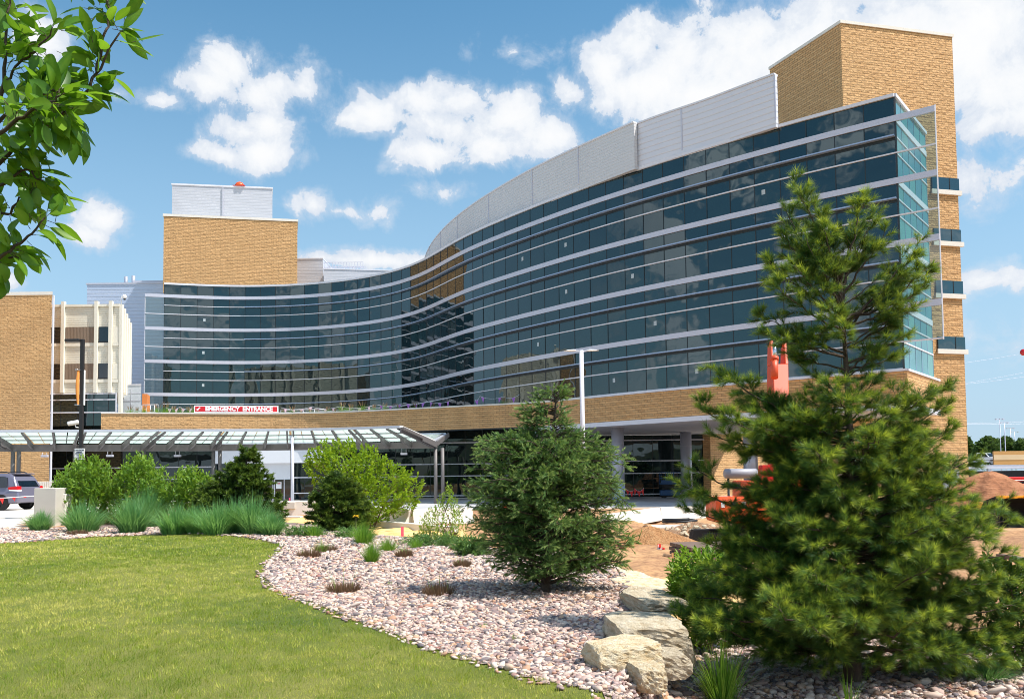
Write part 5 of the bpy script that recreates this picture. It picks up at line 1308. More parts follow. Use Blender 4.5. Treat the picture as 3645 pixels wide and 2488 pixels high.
def wire(label, pts, dd, r=.03, name='power_line'):
    P = [at_d(x, y, dd) for x, y in pts]; a, b = P[0], P[-1]; Q = []
    for k in range(13):
        u_ = k/12; p = a.lerp(b, u_); p.z -= (a-b).length*.012*4*u_*(1-u_); Q.append(p)
    o = MB().tube(Q, r, 5, sm=True).build(name, 'lilac_metal', None, loc=tuple(a)); return tag(o, label, 'cable', 'power lines right of the block tower')
wire('upper thin power line rising towards the red ball', [(3380, 1298), (3760, 1235)], 200); wire('middle thin power line rising to the right of the block tower', [(3380, 1372), (3760, 1300)], 200); wire('lower of the two middle power lines right of the tower', [(3380, 1372), (3760, 1322)], 205)
wire('nearly level power line just above the lamp masts', [(3380, 1504), (3760, 1494)], 220); wire('second nearly level power line just above the lamp masts', [(3380, 1508), (3760, 1502)], 222)
q = at_d(3643, 1254, 200); t = MB(); bmm = bmesh.new(); bmesh.ops.create_uvsphere(bmm, u_segments=16, v_segments=10, radius=.75); me = bpy.data.meshes.new('marker_ball'); bmm.to_mesh(me); bmm.free(); me.materials.append(MATS['tail_red'])
for pl__ in me.polygons: pl__.use_smooth = True
o = bpy.data.objects.new('marker_ball', me); COL.objects.link(o); o.location = q; tag(o, 'red marker ball on the upper power line at the right edge', 'ball')
# pennant string beside the road, tied to the pier
t = thing('pennant_string', 'white cord with red triangular pennants strung past the minivan', 'pennants', tuple(at_d(121, 1766, 30.5)))
P = [at_d(-120, 1782, 30.5), at_d(0, 1773, 30.5), at_d(60, 1769, 30.5), at_d(121, 1765, 30.5)]
MB().tube(P, .018, 6).build('cord', 'sign_white', t)
for px, w_, h_, mt in ((6, .16, .2, 'tape_red'), (49, .13, .13, 'tape_red'), (88, .12, .04, 'tape_red'), (-40, .15, .18, 'tape_red')):
    p = at_d(px, 1773-px*.065, 30.48); MB().add([p-Vector((w_/2, 0, 0)), p+Vector((w_/2, 0, 0)), p+Vector((.04, -.02, -h_)), p-Vector((w_/2, -.012, 0)), p+Vector((w_/2, .012, 0)), p+Vector((.04, -.008, -h_))], [(0, 2, 1), (3, 4, 5), (0, 1, 4, 3), (1, 2, 5, 4), (2, 0, 3, 5)]).build('pennant', mt, t)
# pale picket fence behind the pier
a = at_d(133, 1725, 70); t = thing('barricade', 'pale slatted barricade behind the grey concrete pier', 'barricade', (a.x, 70, Hs(a.x, 70)))
for k in range(9):
    p = at_d(136+k*6.5, 1740, 70); z1 = at_d(136, 1713, 70).z; MB().box((p.x, 70, z1-.7), (.1, .05, 1.4)).build('slat', 'concrete_light', t)
p0 = at_d(133, 1720, 70); p1 = at_d(192, 1720, 70); MB().box(((p0.x+p1.x)/2, 70.04, p0.z), (p1.x-p0.x, .04, .1)).build('rail', 'concrete_light', t)
# ------------------------------------------------------------------ vegetation helpers
def unit(a): return a/np.maximum(1e-9, np.linalg.norm(a, axis=-1, keepdims=True))
def perp(d):
    r = rng.normal(size=d.shape); r = r - d*np.sum(r*d, -1, keepdims=True); return unit(r)
def needles(name, P, D, L, W, mname, tint, parent):
    n = len(P); s = perp(D); v = np.empty((n, 3, 3), np.float32)
    v[:, 0] = P - s*(W/2)[:, None]; v[:, 1] = P + s*(W/2)[:, None]; v[:, 2] = P + D*L[:, None]
    return np_mesh(name, v.reshape(-1, 3), np.arange(3*n), 3, mname, np.clip(tint, 0, 1), 'FACE', parent)
def leaves(name, P, D, N, L, W, mname, tint, parent, cup=.18):
    """leaf = base, two side points, tip; slightly folded along the midrib"""
    n = len(P); N = unit(N - D*np.sum(N*D, -1, keepdims=True)); S = np.cross(D, N)
    v = np.empty((n, 6, 3), np.float32); L = L[:, None]; W = W[:, None]
    v[:, 0] = P; v[:, 1] = P + D*L*.35 + S*W*.5 + N*W*cup; v[:, 2] = P + D*L*.75 + S*W*.36 + N*W*cup*.3
    v[:, 3] = P + D*L - N*L*.10; v[:, 4] = P + D*L*.75 - S*W*.36 + N*W*cup*.3; v[:, 5] = P + D*L*.35 - S*W*.5 + N*W*cup
    b = np.arange(n)[:, None]*6
    f = np.concatenate([b+np.array([[0, 1, 2, 3]]), b+np.array([[0, 3, 4, 5]])], 1).reshape(-1)
    return np_mesh(name, v.reshape(-1, 3), f, 4, mname, np.repeat(np.clip(tint, 0, 1), 2), 'FACE', parent)
def blades(name, P, D, L, W, droop, mname, tint, parent, segs=3):
    n = len(P); hd = D.copy(); hd[:, 2] = 0; hd = unit(hd+1e-6); S = np.stack([-hd[:, 1], hd[:, 0], 0*hd[:, 0]], -1)
    a = rng.uniform(-.9, .9, n); S = S*np.cos(a)[:, None]+hd*np.sin(a)[:, None]
    rows_ = []
    for k in range(segs+1):
        t = k/segs; c = P + D*(L*t)[:, None] + hd*(L*droop*t*t)[:, None] - np.array([0, 0, 1.])*(L*droop*.75*t**2.4)[:, None]
        w_ = (W*(1-t**1.6)*.5)[:, None]
        rows_ += [c-S*w_, c+S*w_] if k < segs else [c]
    m_ = 2*segs+1; v = np.stack(rows_, 1).astype(np.float32)
    tr = []
    for k in range(segs-1): tr += [[2*k, 2*k+1, 2*k+3], [2*k, 2*k+3, 2*k+2]]
    tr += [[2*segs-2, 2*segs-1, 2*segs]]
    tr = np.array(tr); f = (np.arange(n)[:, None, None]*m_+tr[None]).reshape(-1)
    return np_mesh(name, v.reshape(-1, 3), f, 3, mname, np.repeat(np.clip(tint, 0, 1), len(tr)), 'FACE', parent)
def bez(a, c, b, n=9):
    t = np.linspace(0, 1, n)[:, None]; return a*(1-t)**2+2*c*t*(1-t)+b*t*t
def npv(v): return np.array(tuple(v), float)
def tubes(name, curves, r0s, r1s, mname, parent, n=5, pw=1.):
    mb = MB(); lp = npv(parent.location)
    for c, a, b in zip(curves, r0s, r1s):
        k = len(c); mb.tube([tuple(p) for p in c], [b+(a-b)*(1-i/(k-1))**pw for i in range(k)], n, cap=False)
    return mb.build(name, mname, parent)
def conifer(name, label, cat, base, trunk, branches, tr, needle, mname, bark, part='crown', tw=(.09, .42), group=None, seed=1, twig_r=.004, spread=(.45, .95), updir=.15, tip_t=.0, wild=.25, tint0=.2, tmin=.16, u0=.12):
    """branches: list of (attach point, tip point, sag). needle=(per twig, length, width)"""
    root = thing(name, label, cat, tuple(base), 0, group); b0 = npv(base)
    tubes('trunk', [trunk], [tr[0]], [tr[1]], bark, root, 10, 1.5)
    curves = []; r0 = []; TP = []; TD = []; TL = []; TT = []
    for a, tip, sag in branches:
        a = npv(a); tip = npv(tip); ln = np.linalg.norm(tip-a); c = a*.5+tip*.5+np.array([0, 0, -sag*ln]); P = bez(a, c, tip, 12)
        P[1:-1] += rng.normal(0, .012*ln, (10, 3))
        curves.append(P); r0.append(.006+.011*ln)
        d = np.gradient(P, axis=0); d = unit(d); s = np.r_[0, np.cumsum(np.linalg.norm(np.diff(P, axis=0), axis=1))]
        m_ = max(5, int(ln*.82/tw[0]*2)); q = np.sort(rng.uniform(tmin, 1., m_)); 
        for k, t in enumerate(q):
            pos = np.array([np.interp(t*s[-1], s, P[:, i]) for i in range(3)]); dd = unit(np.array([np.interp(t*s[-1], s, d[:, i]) for i in range(3)]))
            side = unit(np.cross(dd, [0, 0, 1.]))*(1 if k % 2 else -1); side = unit(side+rng.normal(0, wild, 3)); side = unit(side-dd*np.dot(side, dd))
            an = rng.uniform(.5, 1.05); dv = unit(dd*math.cos(an)+side*math.sin(an)+np.array([0, 0, updir+rng.normal(0, .2)]))
            l = tw[1]*(1.05-.6*t)*rng.uniform(.55, 1.2)*min(1, .45+ln*.5)
            TP.append(pos); TD.append(dv); TL.append(l); TT.append(t)
            if l > .16 and tw[1] > .2:
                for s2 in (-1, 1):
                    sd2 = unit(np.cross(dv, [0, 0, 1.]))*s2; TP.append(pos+dv*l*rng.uniform(.3, .6)); TD.append(unit(dv*.8+sd2*.6+np.array([0, 0, rng.normal(.05, .2)]))); TL.append(l*rng.uniform(.4, .6)); TT.append(t)
        TP.append(P[-2]); TD.append(d[-1]); TL.append(tw[1]*.45); TT.append(1.)
    TP = np.array(TP); TD = np.array(TD); TL = np.array(TL); TT = np.array(TT)
    tubes('branch', curves, r0, [.003]*len(r0), bark, root, 5)
    k = needle[0]; n = len(TP)*k
    u_ = rng.uniform(u0, 1.02, (len(TP), k))**.8
    P = TP[:, None]+TD[:, None]*(TL[:, None]*u_)[..., None]; D = np.repeat(TD[:, None], k, 1)
    rad = perp(D.reshape(-1, 3)).reshape(D.shape); ph = rng.uniform(spread[0], spread[1], (len(TP), k))*(1.15-.35*u_)
    D = unit(D*np.cos(ph)[..., None]+rad*np.sin(ph)[..., None])
    L = needle[1]*rng.uniform(.7, 1.15, n); W = needle[2]*rng.uniform(.8, 1.2, n)
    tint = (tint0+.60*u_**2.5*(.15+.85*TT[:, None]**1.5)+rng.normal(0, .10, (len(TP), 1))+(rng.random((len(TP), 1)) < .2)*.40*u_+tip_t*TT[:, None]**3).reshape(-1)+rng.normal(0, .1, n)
    needles(part, P.reshape(-1, 3)-b0, D.reshape(-1, 3), L, W, mname, tint, root)
    # twigs as thin needles of bark
    needles('twigs', TP-b0, TD, TL, np.full(len(TP), twig_r*2), 'twig', np.zeros(len(TP)), root)
    return root
def env_at(env, vy):
    e = np.array(env, float); return np.interp(vy, e[:, 0], e[:, 1]), np.interp(vy, e[:, 0], e[:, 2])
def env_branches(env, trunkpx, D, n, rise, sag, inner=.25, lo=None, hi=None):
    """random branches filling an outline given in V pixels at depth D; rise = how far (px) the tip stands above its root"""
    out = []; e = np.array(env, float); y0 = e[0, 0] if lo is None else lo; y1 = e[-1, 0] if hi is None else hi
    tp_ = np.array(trunkpx, float)
    for i in range(n):
        vy = y0+(y1-y0)*((i+rng.random())/n); xl, xr = env_at(env, vy); xc = np.interp(vy, tp_[:, 1], tp_[:, 0])
        az = rng.uniform(0, 2*math.pi) if i % 3 else rng.choice([0, math.pi])+rng.normal(0, .25)
        hw = (xr-xc) if math.cos(az) > 0 else (xc-xl)
        f = rng.uniform(.62, 1.1); dx = math.cos(az)*hw*f; dd = math.sin(az)*(.5*(xr-xl))*f*D/2000
        ty = vy+rng.normal(0, 6); ay = min(ty+rise*abs(f)*(.5+.5*rng.random()), tp_[:, 1].max()-4)
        ax = np.interp(ay, tp_[:, 1], tp_[:, 0])
        out.append((at_d(*V(ax, ay), D), at_d(*V(xc+dx, ty), D+dd), sag))
    return out
# ------------------------------------------------------------------ the pine
pb = G(3038, 2440); D = pb.y; print('pine', pb)
TPX = [(1905, 600), (1912, 700), (1918, 800), (1925, 900), (1928, 1000), (1928, 1100), (1930, 1250), (1932, 1400), (1934, 1500), (1936, 1556)]
trunk = np.array([npv(at_d(*V(x, y), D)) for x, y in TPX[::-1]]); trunk[0, 2] = pb.z-.1
def trp(vy): return at_d(*V(np.interp(vy, [p[1] for p in TPX], [p[0] for p in TPX]), vy), D)
TIPS = [(1805,425,652,0,.02),(1846,462,640,.1,.03),(1962,450,640,-.1,.02),(1985,482,655,.15,.05),(1780,470,690,.1,.05),(2008,525,670,-.1,.06),(1870,520,680,-.2,.04),(1930,520,690,.2,.04),(1830,540,700,-.25,.05),
 (1742,592,710,0,.1),(1772,525,690,.2,.08),(1722,712,800,.1,.1),(1762,650,750,-.3,.1),(1738,748,810,-.2,.1),(1800,600,720,-.3,.08),
 (1622,838,965,.1,.16),(1655,858,970,-.2,.14),(1588,925,1005,0,.12),(1640,950,1010,-.4,.1),(1612,985,1030,.2,.08),(1700,905,985,.3,.1),(1680,1012,1085,.1,.1),(1720,960,1020,-.5,.1),
 (1538,1098,1190,0,.1),(1560,1062,1160,.2,.1),(1555,1155,1220,.3,.1),(1600,1230,1290,0,.08),
 (1548,1392,1410,0,.05),(1556,1345,1385,.25,.06),(1600,1290,1340,-.3,.08),(1570,1440,1445,-.2,.04),(1650,1465,1462,-.4,.03),(1740,1480,1475,-.5,.02),(1590,1330,1370,.5,.06),(1630,1400,1420,-.6,.05),
 (1830,905,950,-.3,.05),(1862,928,965,.3,.05),(1985,902,955,-.3,.06),(2012,940,985,-.5,.06),(1962,868,925,-.4,.05),(1880,868,915,-.5,.05),(1905,905,940,-.7,.05),(1850,880,930,.4,.05),(1990,860,920,.3,.05),(2086,548,730,0,.14),(2112,605,735,.15,.12),(2098,648,745,-.2,.1),(2068,700,790,.1,.08),(2052,762,825,-.2,.08),(2046,808,835,.2,.05),(2040,640,740,.3,.1),
 (2165,868,975,0,.12),(2148,925,985,.3,.1),(2105,900,980,-.3,.1),(2060,880,960,.2,.1),
 (2208,1042,1125,0,.1),(2186,1062,1140,.3,.1),(2145,1085,1150,-.3,.08),(2150,985,1060,.2,.1),(2100,1010,1080,-.5,.1),
 (2300,1180,1255,0,.08),(2282,1140,1235,.3,.08),(2242,1215,1270,-.4,.08),(2312,1255,1300,.1,.06),(2200,1150,1230,-.5,.08),(2252,1330,1360,.3,.05),(2318,1372,1390,0,.05),(2275,1448,1440,.1,.04),(2205,1485,1465,-.4,.02),(2285,1500,1460,-.2,.02),(2000,1512,1485,-.6,.02),(1888,1478,1488,-.7,.02),(2100,1470,1470,-.6,.03)]
br = [(trp(ay), at_d(*V(tx, ty), D+o_), sg) for tx, ty, ay, o_, sg in TIPS]
PENV = [(560, 1850, 1980), (700, 1785, 2030), (800, 1775, 2010), (860, 1810, 2000), (910, 1730, 2040), (980, 1715, 2100), (1060, 1730, 2130), (1150, 1740, 2200), (1200, 1690, 2220), (1250, 1630, 2240), (1350, 1590, 2270), (1440, 1600, 2260), (1490, 1760, 2230)]
br += env_branches(PENV, TPX, D, 18, 90, .06, lo=560, hi=850) + env_branches(PENV, TPX, D, 138, 80, .07, lo=935, hi=1455)
for k in range(38):   # boughs towards and away from the viewer, hiding the lower stem
    vy = 960+(1436-960)*(k+.5)/38; az = rng.uniform(.25, math.pi-.25)*(-1 if k % 3 else 1); xl, xr = env_at(PENV, vy); hw = .5*(xr-xl)*rng.uniform(.45, .85)
    xc = np.interp(vy, [q[1] for q in TPX], [q[0] for q in TPX]); br.append((trp(min(vy+rng.uniform(5, 60), 1500)), at_d(*V(xc+math.cos(az)*hw, vy+rng.normal(0, 8)), D+math.sin(az)*hw*D/2000), .06))
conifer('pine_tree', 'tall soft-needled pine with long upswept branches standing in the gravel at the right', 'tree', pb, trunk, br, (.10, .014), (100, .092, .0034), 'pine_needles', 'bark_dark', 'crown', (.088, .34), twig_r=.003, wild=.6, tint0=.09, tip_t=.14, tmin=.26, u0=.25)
# ------------------------------------------------------------------ the juniper
jb = G(1942, 2112); D = jb.y; print('juniper', jb)
JT = [(1264, 880), (1258, 950), (1252, 1050), (1246, 1150), (1240, 1250), (1238, 1352)]
trunk = np.array([npv(at_d(*V(x, y), D)) for x, y in JT[::-1]]); trunk[0, 2] = jb.z-.05
JENV = [(876, 1240, 1285), (905, 1208, 1292), (935, 1180, 1288), (958, 1190, 1285), (975, 1185, 1310), (990, 1120, 1345), (1010, 1078, 1392), (1050, 1068, 1428), (1090, 1064, 1420), (1120, 1062, 1428), (1160, 1052, 1440), (1200, 1066, 1442), (1240, 1080, 1434), (1280, 1120, 1420), (1310, 1180, 1380)]
jbr = env_branches(JENV, JT, D, 60, 14, -.04, lo=880, hi=985)+env_branches(JENV, JT, D, 240, 45, -.10, lo=985, hi=1300)
jbr += [(at_d(*V(1258, 1000), D), at_d(*V(x, y), D+o_), -.08) for x, y, o_ in ((1392, 1015, 0), (1348, 985, .2), (1085, 1008, .1), (1075, 1040, -.2), (1425, 1060, .1), (1170, 945, 0), (1440, 1165, .1), (1055, 1150, -.1))]
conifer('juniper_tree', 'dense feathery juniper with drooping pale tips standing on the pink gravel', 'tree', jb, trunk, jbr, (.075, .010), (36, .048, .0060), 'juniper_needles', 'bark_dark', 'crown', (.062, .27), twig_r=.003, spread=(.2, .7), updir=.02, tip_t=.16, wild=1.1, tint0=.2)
# ------------------------------------------------------------------ dark conifers in the planting
def small_conifer(label, bx, by, env, trunkpx, n, D=None):
    b = G(*V(bx, by)) if D is None else Vector(tuple(at_d(*V(bx, by), D)))
    D_ = b.y; tk = np.array([npv(at_d(*V(x, y), D_)) for x, y in trunkpx[::-1]])
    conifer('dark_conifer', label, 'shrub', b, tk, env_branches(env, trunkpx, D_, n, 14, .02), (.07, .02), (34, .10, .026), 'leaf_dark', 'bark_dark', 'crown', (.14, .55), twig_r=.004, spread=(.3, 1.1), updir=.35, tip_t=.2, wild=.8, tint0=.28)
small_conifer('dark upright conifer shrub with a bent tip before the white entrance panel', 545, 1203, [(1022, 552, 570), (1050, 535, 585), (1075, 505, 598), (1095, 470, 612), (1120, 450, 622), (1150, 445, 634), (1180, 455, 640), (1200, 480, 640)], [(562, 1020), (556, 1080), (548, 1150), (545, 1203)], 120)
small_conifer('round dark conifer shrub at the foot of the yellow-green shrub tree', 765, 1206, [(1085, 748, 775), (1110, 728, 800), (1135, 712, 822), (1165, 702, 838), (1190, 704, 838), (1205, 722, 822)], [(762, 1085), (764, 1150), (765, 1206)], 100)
# ------------------------------------------------------------------ leafy shrubs
def leafy(name, label, cat, bx, by, env, nshoot, per, L, W, mname, bark='bark', group=None, D=None, up=.7, stems=7, sl=(.22, .5), tintb=.42, part='foliage', gap=.0, base_sp=.12):
    b = G(*V(bx, by)) if D is None else at_d(*V(bx, by), D)
    root = thing(name, label, cat, tuple(b), 0, group); b0 = npv(b); D_ = b.y; e = np.array(env, float)
    cum = np.cumsum(np.r_[0, (e[1:, 2]-e[1:, 1]+e[:-1, 2]-e[:-1, 1])*(e[1:, 0]-e[:-1, 0])]); cum /= cum[-1]
    SP = []; SD = []
    hwm = .5*np.max(e[:, 2]-e[:, 1])*D_/2000*.85
    cen = npv(at_d(*V(.5*(e[:, 1].mean()+e[:, 2].mean()), .4*e[0, 0]+.6*e[-1, 0]), D_))
    for i in range(nshoot):
        vy = np.interp((i+rng.random())/nshoot, cum, e[:, 0]); xl, xr = env_at(env, vy); xc = (xl+xr)/2; hw = (xr-xl)/2
        rr = rng.random()**.38; th = rng.uniform(0, 2*math.pi); p = npv(at_d(*V(xc+hw*rr*math.cos(th), vy), D_+min(hw*D_/2000, hwm)*rr*math.sin(th)))
        SP.append(p); SD.append(unit(unit(p-cen)*(1-up)+np.array([0, 0, up])+rng.normal(0, .28, 3)))
    SP = np.array(SP); SD = np.array(SD); ln = rng.uniform(sl[0], sl[1], nshoot)
    SP = SP-SD*ln[:, None]*.8
    u_ = (np.arange(per)+.5)/per
    P = SP[:, None]+SD[:, None]*(ln[:, None]*u_)[..., None]; Dv = np.repeat(SD[:, None], per, 1)
    rad = perp(Dv.reshape(-1, 3)).reshape(Dv.shape); an = rng.uniform(.5, 1.25, (nshoot, per, 1))*(1.1-.5*u_[None, :, None])
    Dl = unit(Dv*np.cos(an)+rad*np.sin(an)+np.array([0, 0, -.12])); n = nshoot*per
    N = unit(np.array([0, 0, 1.])+rng.normal(0, .45, (n, 3)))
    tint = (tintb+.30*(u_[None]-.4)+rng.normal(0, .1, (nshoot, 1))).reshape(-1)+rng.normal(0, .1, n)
    leaves(part, P.reshape(-1, 3)-b0, Dl.reshape(-1, 3), N, L*rng.uniform(.6, 1.2, n), W*rng.uniform(.7, 1.2, n), mname, tint, root)
    cv = []; idx = rng.choice(nshoot, min(nshoot, stems*9), replace=False)
    for k in range(stems):
        a = b0+np.array([rng.normal(0, base_sp), rng.normal(0, base_sp), -.05]); j = idx[k*9 % len(idx)]; c = a*.45+SP[j]*.55+np.array([0, 0, .12]); main = bez(a, c, SP[j], 8); cv.append((main, .016+.004*rng.random(), .006))
        for q in range(1, 8):
            if k*9+q < len(idx):
                m_ = main[rng.integers(3, 7)]; jj = idx[k*9+q]
                # join to the nearest shoots only
                cand = np.argsort(np.linalg.norm(SP-m_, axis=1))[:40]; jj = rng.choice(cand); cv.append((bez(m_, (m_+SP[jj])/2+np.array([0, 0, .05]), SP[jj]+SD[jj]*ln[jj]*.5, 6), .007, .003))
    k_ = npv(b)*0
    tubes('stems', [c[0] for c in cv], [c[1]*max(1, D_/18) for c in cv], [c[2]*max(1, D_/22) for c in cv], bark, root, 5)
    return root
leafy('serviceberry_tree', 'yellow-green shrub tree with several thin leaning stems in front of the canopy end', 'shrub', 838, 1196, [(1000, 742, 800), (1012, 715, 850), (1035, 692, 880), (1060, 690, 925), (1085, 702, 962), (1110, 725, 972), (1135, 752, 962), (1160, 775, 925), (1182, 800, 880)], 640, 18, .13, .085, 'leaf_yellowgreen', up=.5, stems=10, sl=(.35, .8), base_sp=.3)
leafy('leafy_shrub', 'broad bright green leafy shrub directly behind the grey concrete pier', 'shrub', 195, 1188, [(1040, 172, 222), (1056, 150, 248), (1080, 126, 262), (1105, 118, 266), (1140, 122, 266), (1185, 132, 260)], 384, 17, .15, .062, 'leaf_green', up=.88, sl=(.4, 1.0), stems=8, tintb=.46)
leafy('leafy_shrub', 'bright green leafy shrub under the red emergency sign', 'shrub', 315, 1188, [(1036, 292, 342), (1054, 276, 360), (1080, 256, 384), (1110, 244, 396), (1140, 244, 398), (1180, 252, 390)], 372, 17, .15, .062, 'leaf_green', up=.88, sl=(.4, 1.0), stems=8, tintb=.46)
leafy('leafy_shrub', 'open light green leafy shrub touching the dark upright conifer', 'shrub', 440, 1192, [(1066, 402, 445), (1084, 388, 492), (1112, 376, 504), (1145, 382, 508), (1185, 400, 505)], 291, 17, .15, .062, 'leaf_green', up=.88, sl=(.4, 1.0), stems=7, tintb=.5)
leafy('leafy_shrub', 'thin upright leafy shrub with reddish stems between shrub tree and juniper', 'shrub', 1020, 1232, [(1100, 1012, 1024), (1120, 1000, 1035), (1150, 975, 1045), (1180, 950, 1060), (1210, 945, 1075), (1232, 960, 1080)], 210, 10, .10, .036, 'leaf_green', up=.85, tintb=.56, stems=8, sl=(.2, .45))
leafy('leafy_shrub', 'glossy broad leafed shrub poking out left of the pine beside the wall', 'shrub', 1590, 1460, [(1215, 1720, 1750), (1232, 1660, 1780), (1255, 1540, 1760), (1285, 1520, 1700), (1320, 1515, 1640), (1360, 1530, 1640), (1420, 1550, 1640), (1445, 1560, 1640)], 330, 12, .105, .036, 'leaf_green', D=10.6, up=.7, tintb=.52, sl=(.12, .3))
leafy('leafy_shrub', 'dark broad leafed shrub under the pine at the right edge', 'shrub', 2310, 1545, [(1270, 2230, 2340), (1310, 2200, 2370), (1380, 2215, 2390), (1450, 2235, 2390), (1520, 2250, 2370)], 240, 10, .085, .045, 'leaf_dark', D=9.4, up=.5, tintb=.55, sl=(.1, .25))
def cover(label, bx, by, env, n): return leafy('ground_cover', label, 'ground cover', bx, by, env, n, 14, .10, .02, 'cover_green', up=.35, stems=4, sl=(.15, .35), tintb=.45)
cover('low spreading juniper mat at the foot of the round dark conifer', 690, 1218, [(1196, 650, 720), (1206, 640, 745), (1218, 650, 740)], 130)
cover('low green mat behind the clump with the yellow flower', 800, 1222, [(1200, 760, 830), (1212, 750, 850), (1224, 770, 850)], 150)
cover('low spreading juniper mat in front of the thin upright shrub', 985, 1240, [(1216, 935, 1030), (1230, 905, 1060), (1244, 930, 1060)], 230)
cover('low green mat spreading left of the juniper trunk', 1055, 1262, [(1222, 1040, 1090), (1240, 1020, 1110), (1262, 1050, 1115)], 170)
# ------------------------------------------------------------------ ornamental grasses
def clump(name, label, cat, bx, by, hpx, wpx, n, mname, W=.007, group=None, tintb=.45, droop=.35, stiff=.55, D=None, br_=.32):
    b = G(*V(bx, by)) if D is None else at_d(*V(bx, by), D); D_ = b.y; h = hpx*1.1*D_/2000; w_ = wpx*1.12*D_/2000/2
    root = thing(name, label, cat, tuple(b), 0, group); th = rng.uniform(0, 2*math.pi, n); r = np.sqrt(rng.random(n))
    P = np.stack([np.cos(th)*r*w_*br_, np.sin(th)*r*w_*br_, np.full(n, -.03)], -1)
    lean = r**2*stiff*w_/max(.2, h)*1.6+rng.normal(0, .09, n)
    D3 = unit(np.stack([np.cos(th)*lean, np.sin(th)*lean, np.ones(n)], -1)+rng.normal(0, .09, (n, 3)))
    L = h*rng.uniform(.55, 1.08, n)*(1.05-.25*r)
    blades('blades', P, D3, L, W*rng.uniform(.6, 1.2, n), droop*rng.uniform(.3, 1.2, n)*r, mname, tintb+rng.normal(0, .16, n), root)
    return root
BG = 'blue-green ornamental grasses along the lawn'
for bx, by, h, w_, lb in ((532, 1212, 82, 70, 'blue-green grass clump filling the gap under the dark upright conifer'), (445, 1212, 70, 66, 'blue-green grass clump under the left end of the dark upright conifer'), (90, 1206, 52, 52, 'smallest blue-green grass clump before the concrete pier'), (188, 1208, 84, 96, 'wide blue-green grass clump left of the gap in the grass row'), (150, 1180, 62, 52, 'grass clump tucked between the concrete pier and the first leafy shrub'), (300, 1210, 82, 92, 'blue-green grass clump right of the gap in the grass row'), (330, 1196, 90, 100, 'tall grass clump behind the others under the second leafy shrub'), (398, 1213, 80, 86, 'blue-green grass clump below the open light green shrub'), (492, 1214, 84, 92, 'blue-green grass clump below the left half of the dark upright conifer'), (575, 1214, 100, 86, 'tallest blue-green grass clump in front of the dark upright conifer'), (615, 1217, 62, 60, 'last blue-green grass clump at the end of the row beside the sand')):
    clump('ornamental_grass', lb, 'ornamental grass', bx, by, h*rng.uniform(.92, 1.12), w_*rng.uniform(.85, 1.), 1050, 'blade_blue', .024, BG, .48+rng.normal(0, .09), .5, .42, None, .5)
GG = 'small bright green grass clumps on the gravel'
for bx, by, h, w_, n, lb in ((712, 1220, 42, 60, 420, 'grass clump in front of the round dark conifer'), (825, 1236, 62, 76, 700, 'grass clump with a yellow flower at the edge of the gravel'), (843, 1279, 62, 46, 620, 'compact upright grass clump standing alone on the gravel'), (880, 1252, 44, 56, 480, 'grass clump right behind the compact lone clump'), (918, 1264, 32, 30, 130, 'sparse grass sprouting from a cut brown stub right of the lone clump'), (945, 1245, 34, 44, 300, 'grass clump left of the thin upright shrub'), (1050, 1252, 32, 52, 300, 'grass clump left of the juniper beside a brown stub'), (728, 1256, 46, 56, 110, 'sparse wispy grass clump over a brown stub near the lawn')):
    clump('grass_clump', lb, 'grass clump', bx, by, h, w_, n, 'blade_green', .009, GG, .5)
fl = G(*V(808, 1218)); f = thing('yellow_flower', 'small yellow flower in the grass clump by the gravel edge', 'flower', (fl.x, fl.y, fl.z+.3)); th = np.linspace(0, 6.28, 15)[:-1]
leaves('petals', np.zeros((14, 3))+np.array([0, 0, .25]), unit(np.stack([np.cos(th), np.sin(th), .3+.4*np.sin(th*3)], -1)), np.tile([0, 0, 1.], (14, 1)), np.full(14, .10), np.full(14, .06), 'petal_yellow', np.full(14, .5), f)
MB().tube([(0, 0, -.3), (0, 0, .25)], .012, 5).build('stem', 'twig', f, world=False)
clump('ornamental_grass', 'tall loose green grass clump in the shaded gravel before the pine', 'ornamental grass', 1640, 1600, 168, 130, 300, 'blade_green', .011, None, .62, .3, .6)
clump('grass_clump', 'few thin grass blades sprouting before the pine trunk at the bottom edge', 'grass clump', 1925, 1606, 100, 70, 34, 'blade_green', .009, None, .5, .25, .5)
clump('ornamental_grass', 'dark arching grass clump under the right side of the pine', 'ornamental grass', 2240, 1545, 92, 120, 650, 'blade_blue', .007, None, .2, .7, .7)
def stub(label, bx, by, w_, h=.21, n=620):
    w_ *= 1.12
    b = G(*V(bx, by)); D_ = b.y; r_ = w_*D_/2000/2; root = thing('cut_grass_stub', label, 'grass stub', tuple(b), 0, 'brown cut grass stubs on the gravel')
    th = rng.uniform(0, 2*math.pi, n); r = np.sqrt(rng.random(n)); P = np.stack([np.cos(th)*r*r_*.8, np.sin(th)*r*r_*.8, np.full(n, -.02)], -1)
    D3 = unit(np.stack([np.cos(th)*r*.45, np.sin(th)*r*.45, np.ones(n)], -1)+rng.normal(0, .12, (n, 3)))
    blades('straw', P, D3, h*rng.uniform(.5, 1.05, n), .013*rng.uniform(.7, 1.2, n)*max(1, D_/13), 0*r, 'blade_straw', .4+rng.normal(0, .2, n), root, 2)
    m_ = 10; th = rng.uniform(0, 6.28, m_); blades('fresh_blades', np.stack([np.cos(th)*r_*.5, np.sin(th)*r_*.5, 0*th], -1), unit(np.stack([np.cos(th)*.2, np.sin(th)*.2, 0*th+1], -1)), h*rng.uniform(1.2, 3., m_), np.full(m_, .006), np.full(m_, .2), 'blade_green', np.full(m_, .6), root)
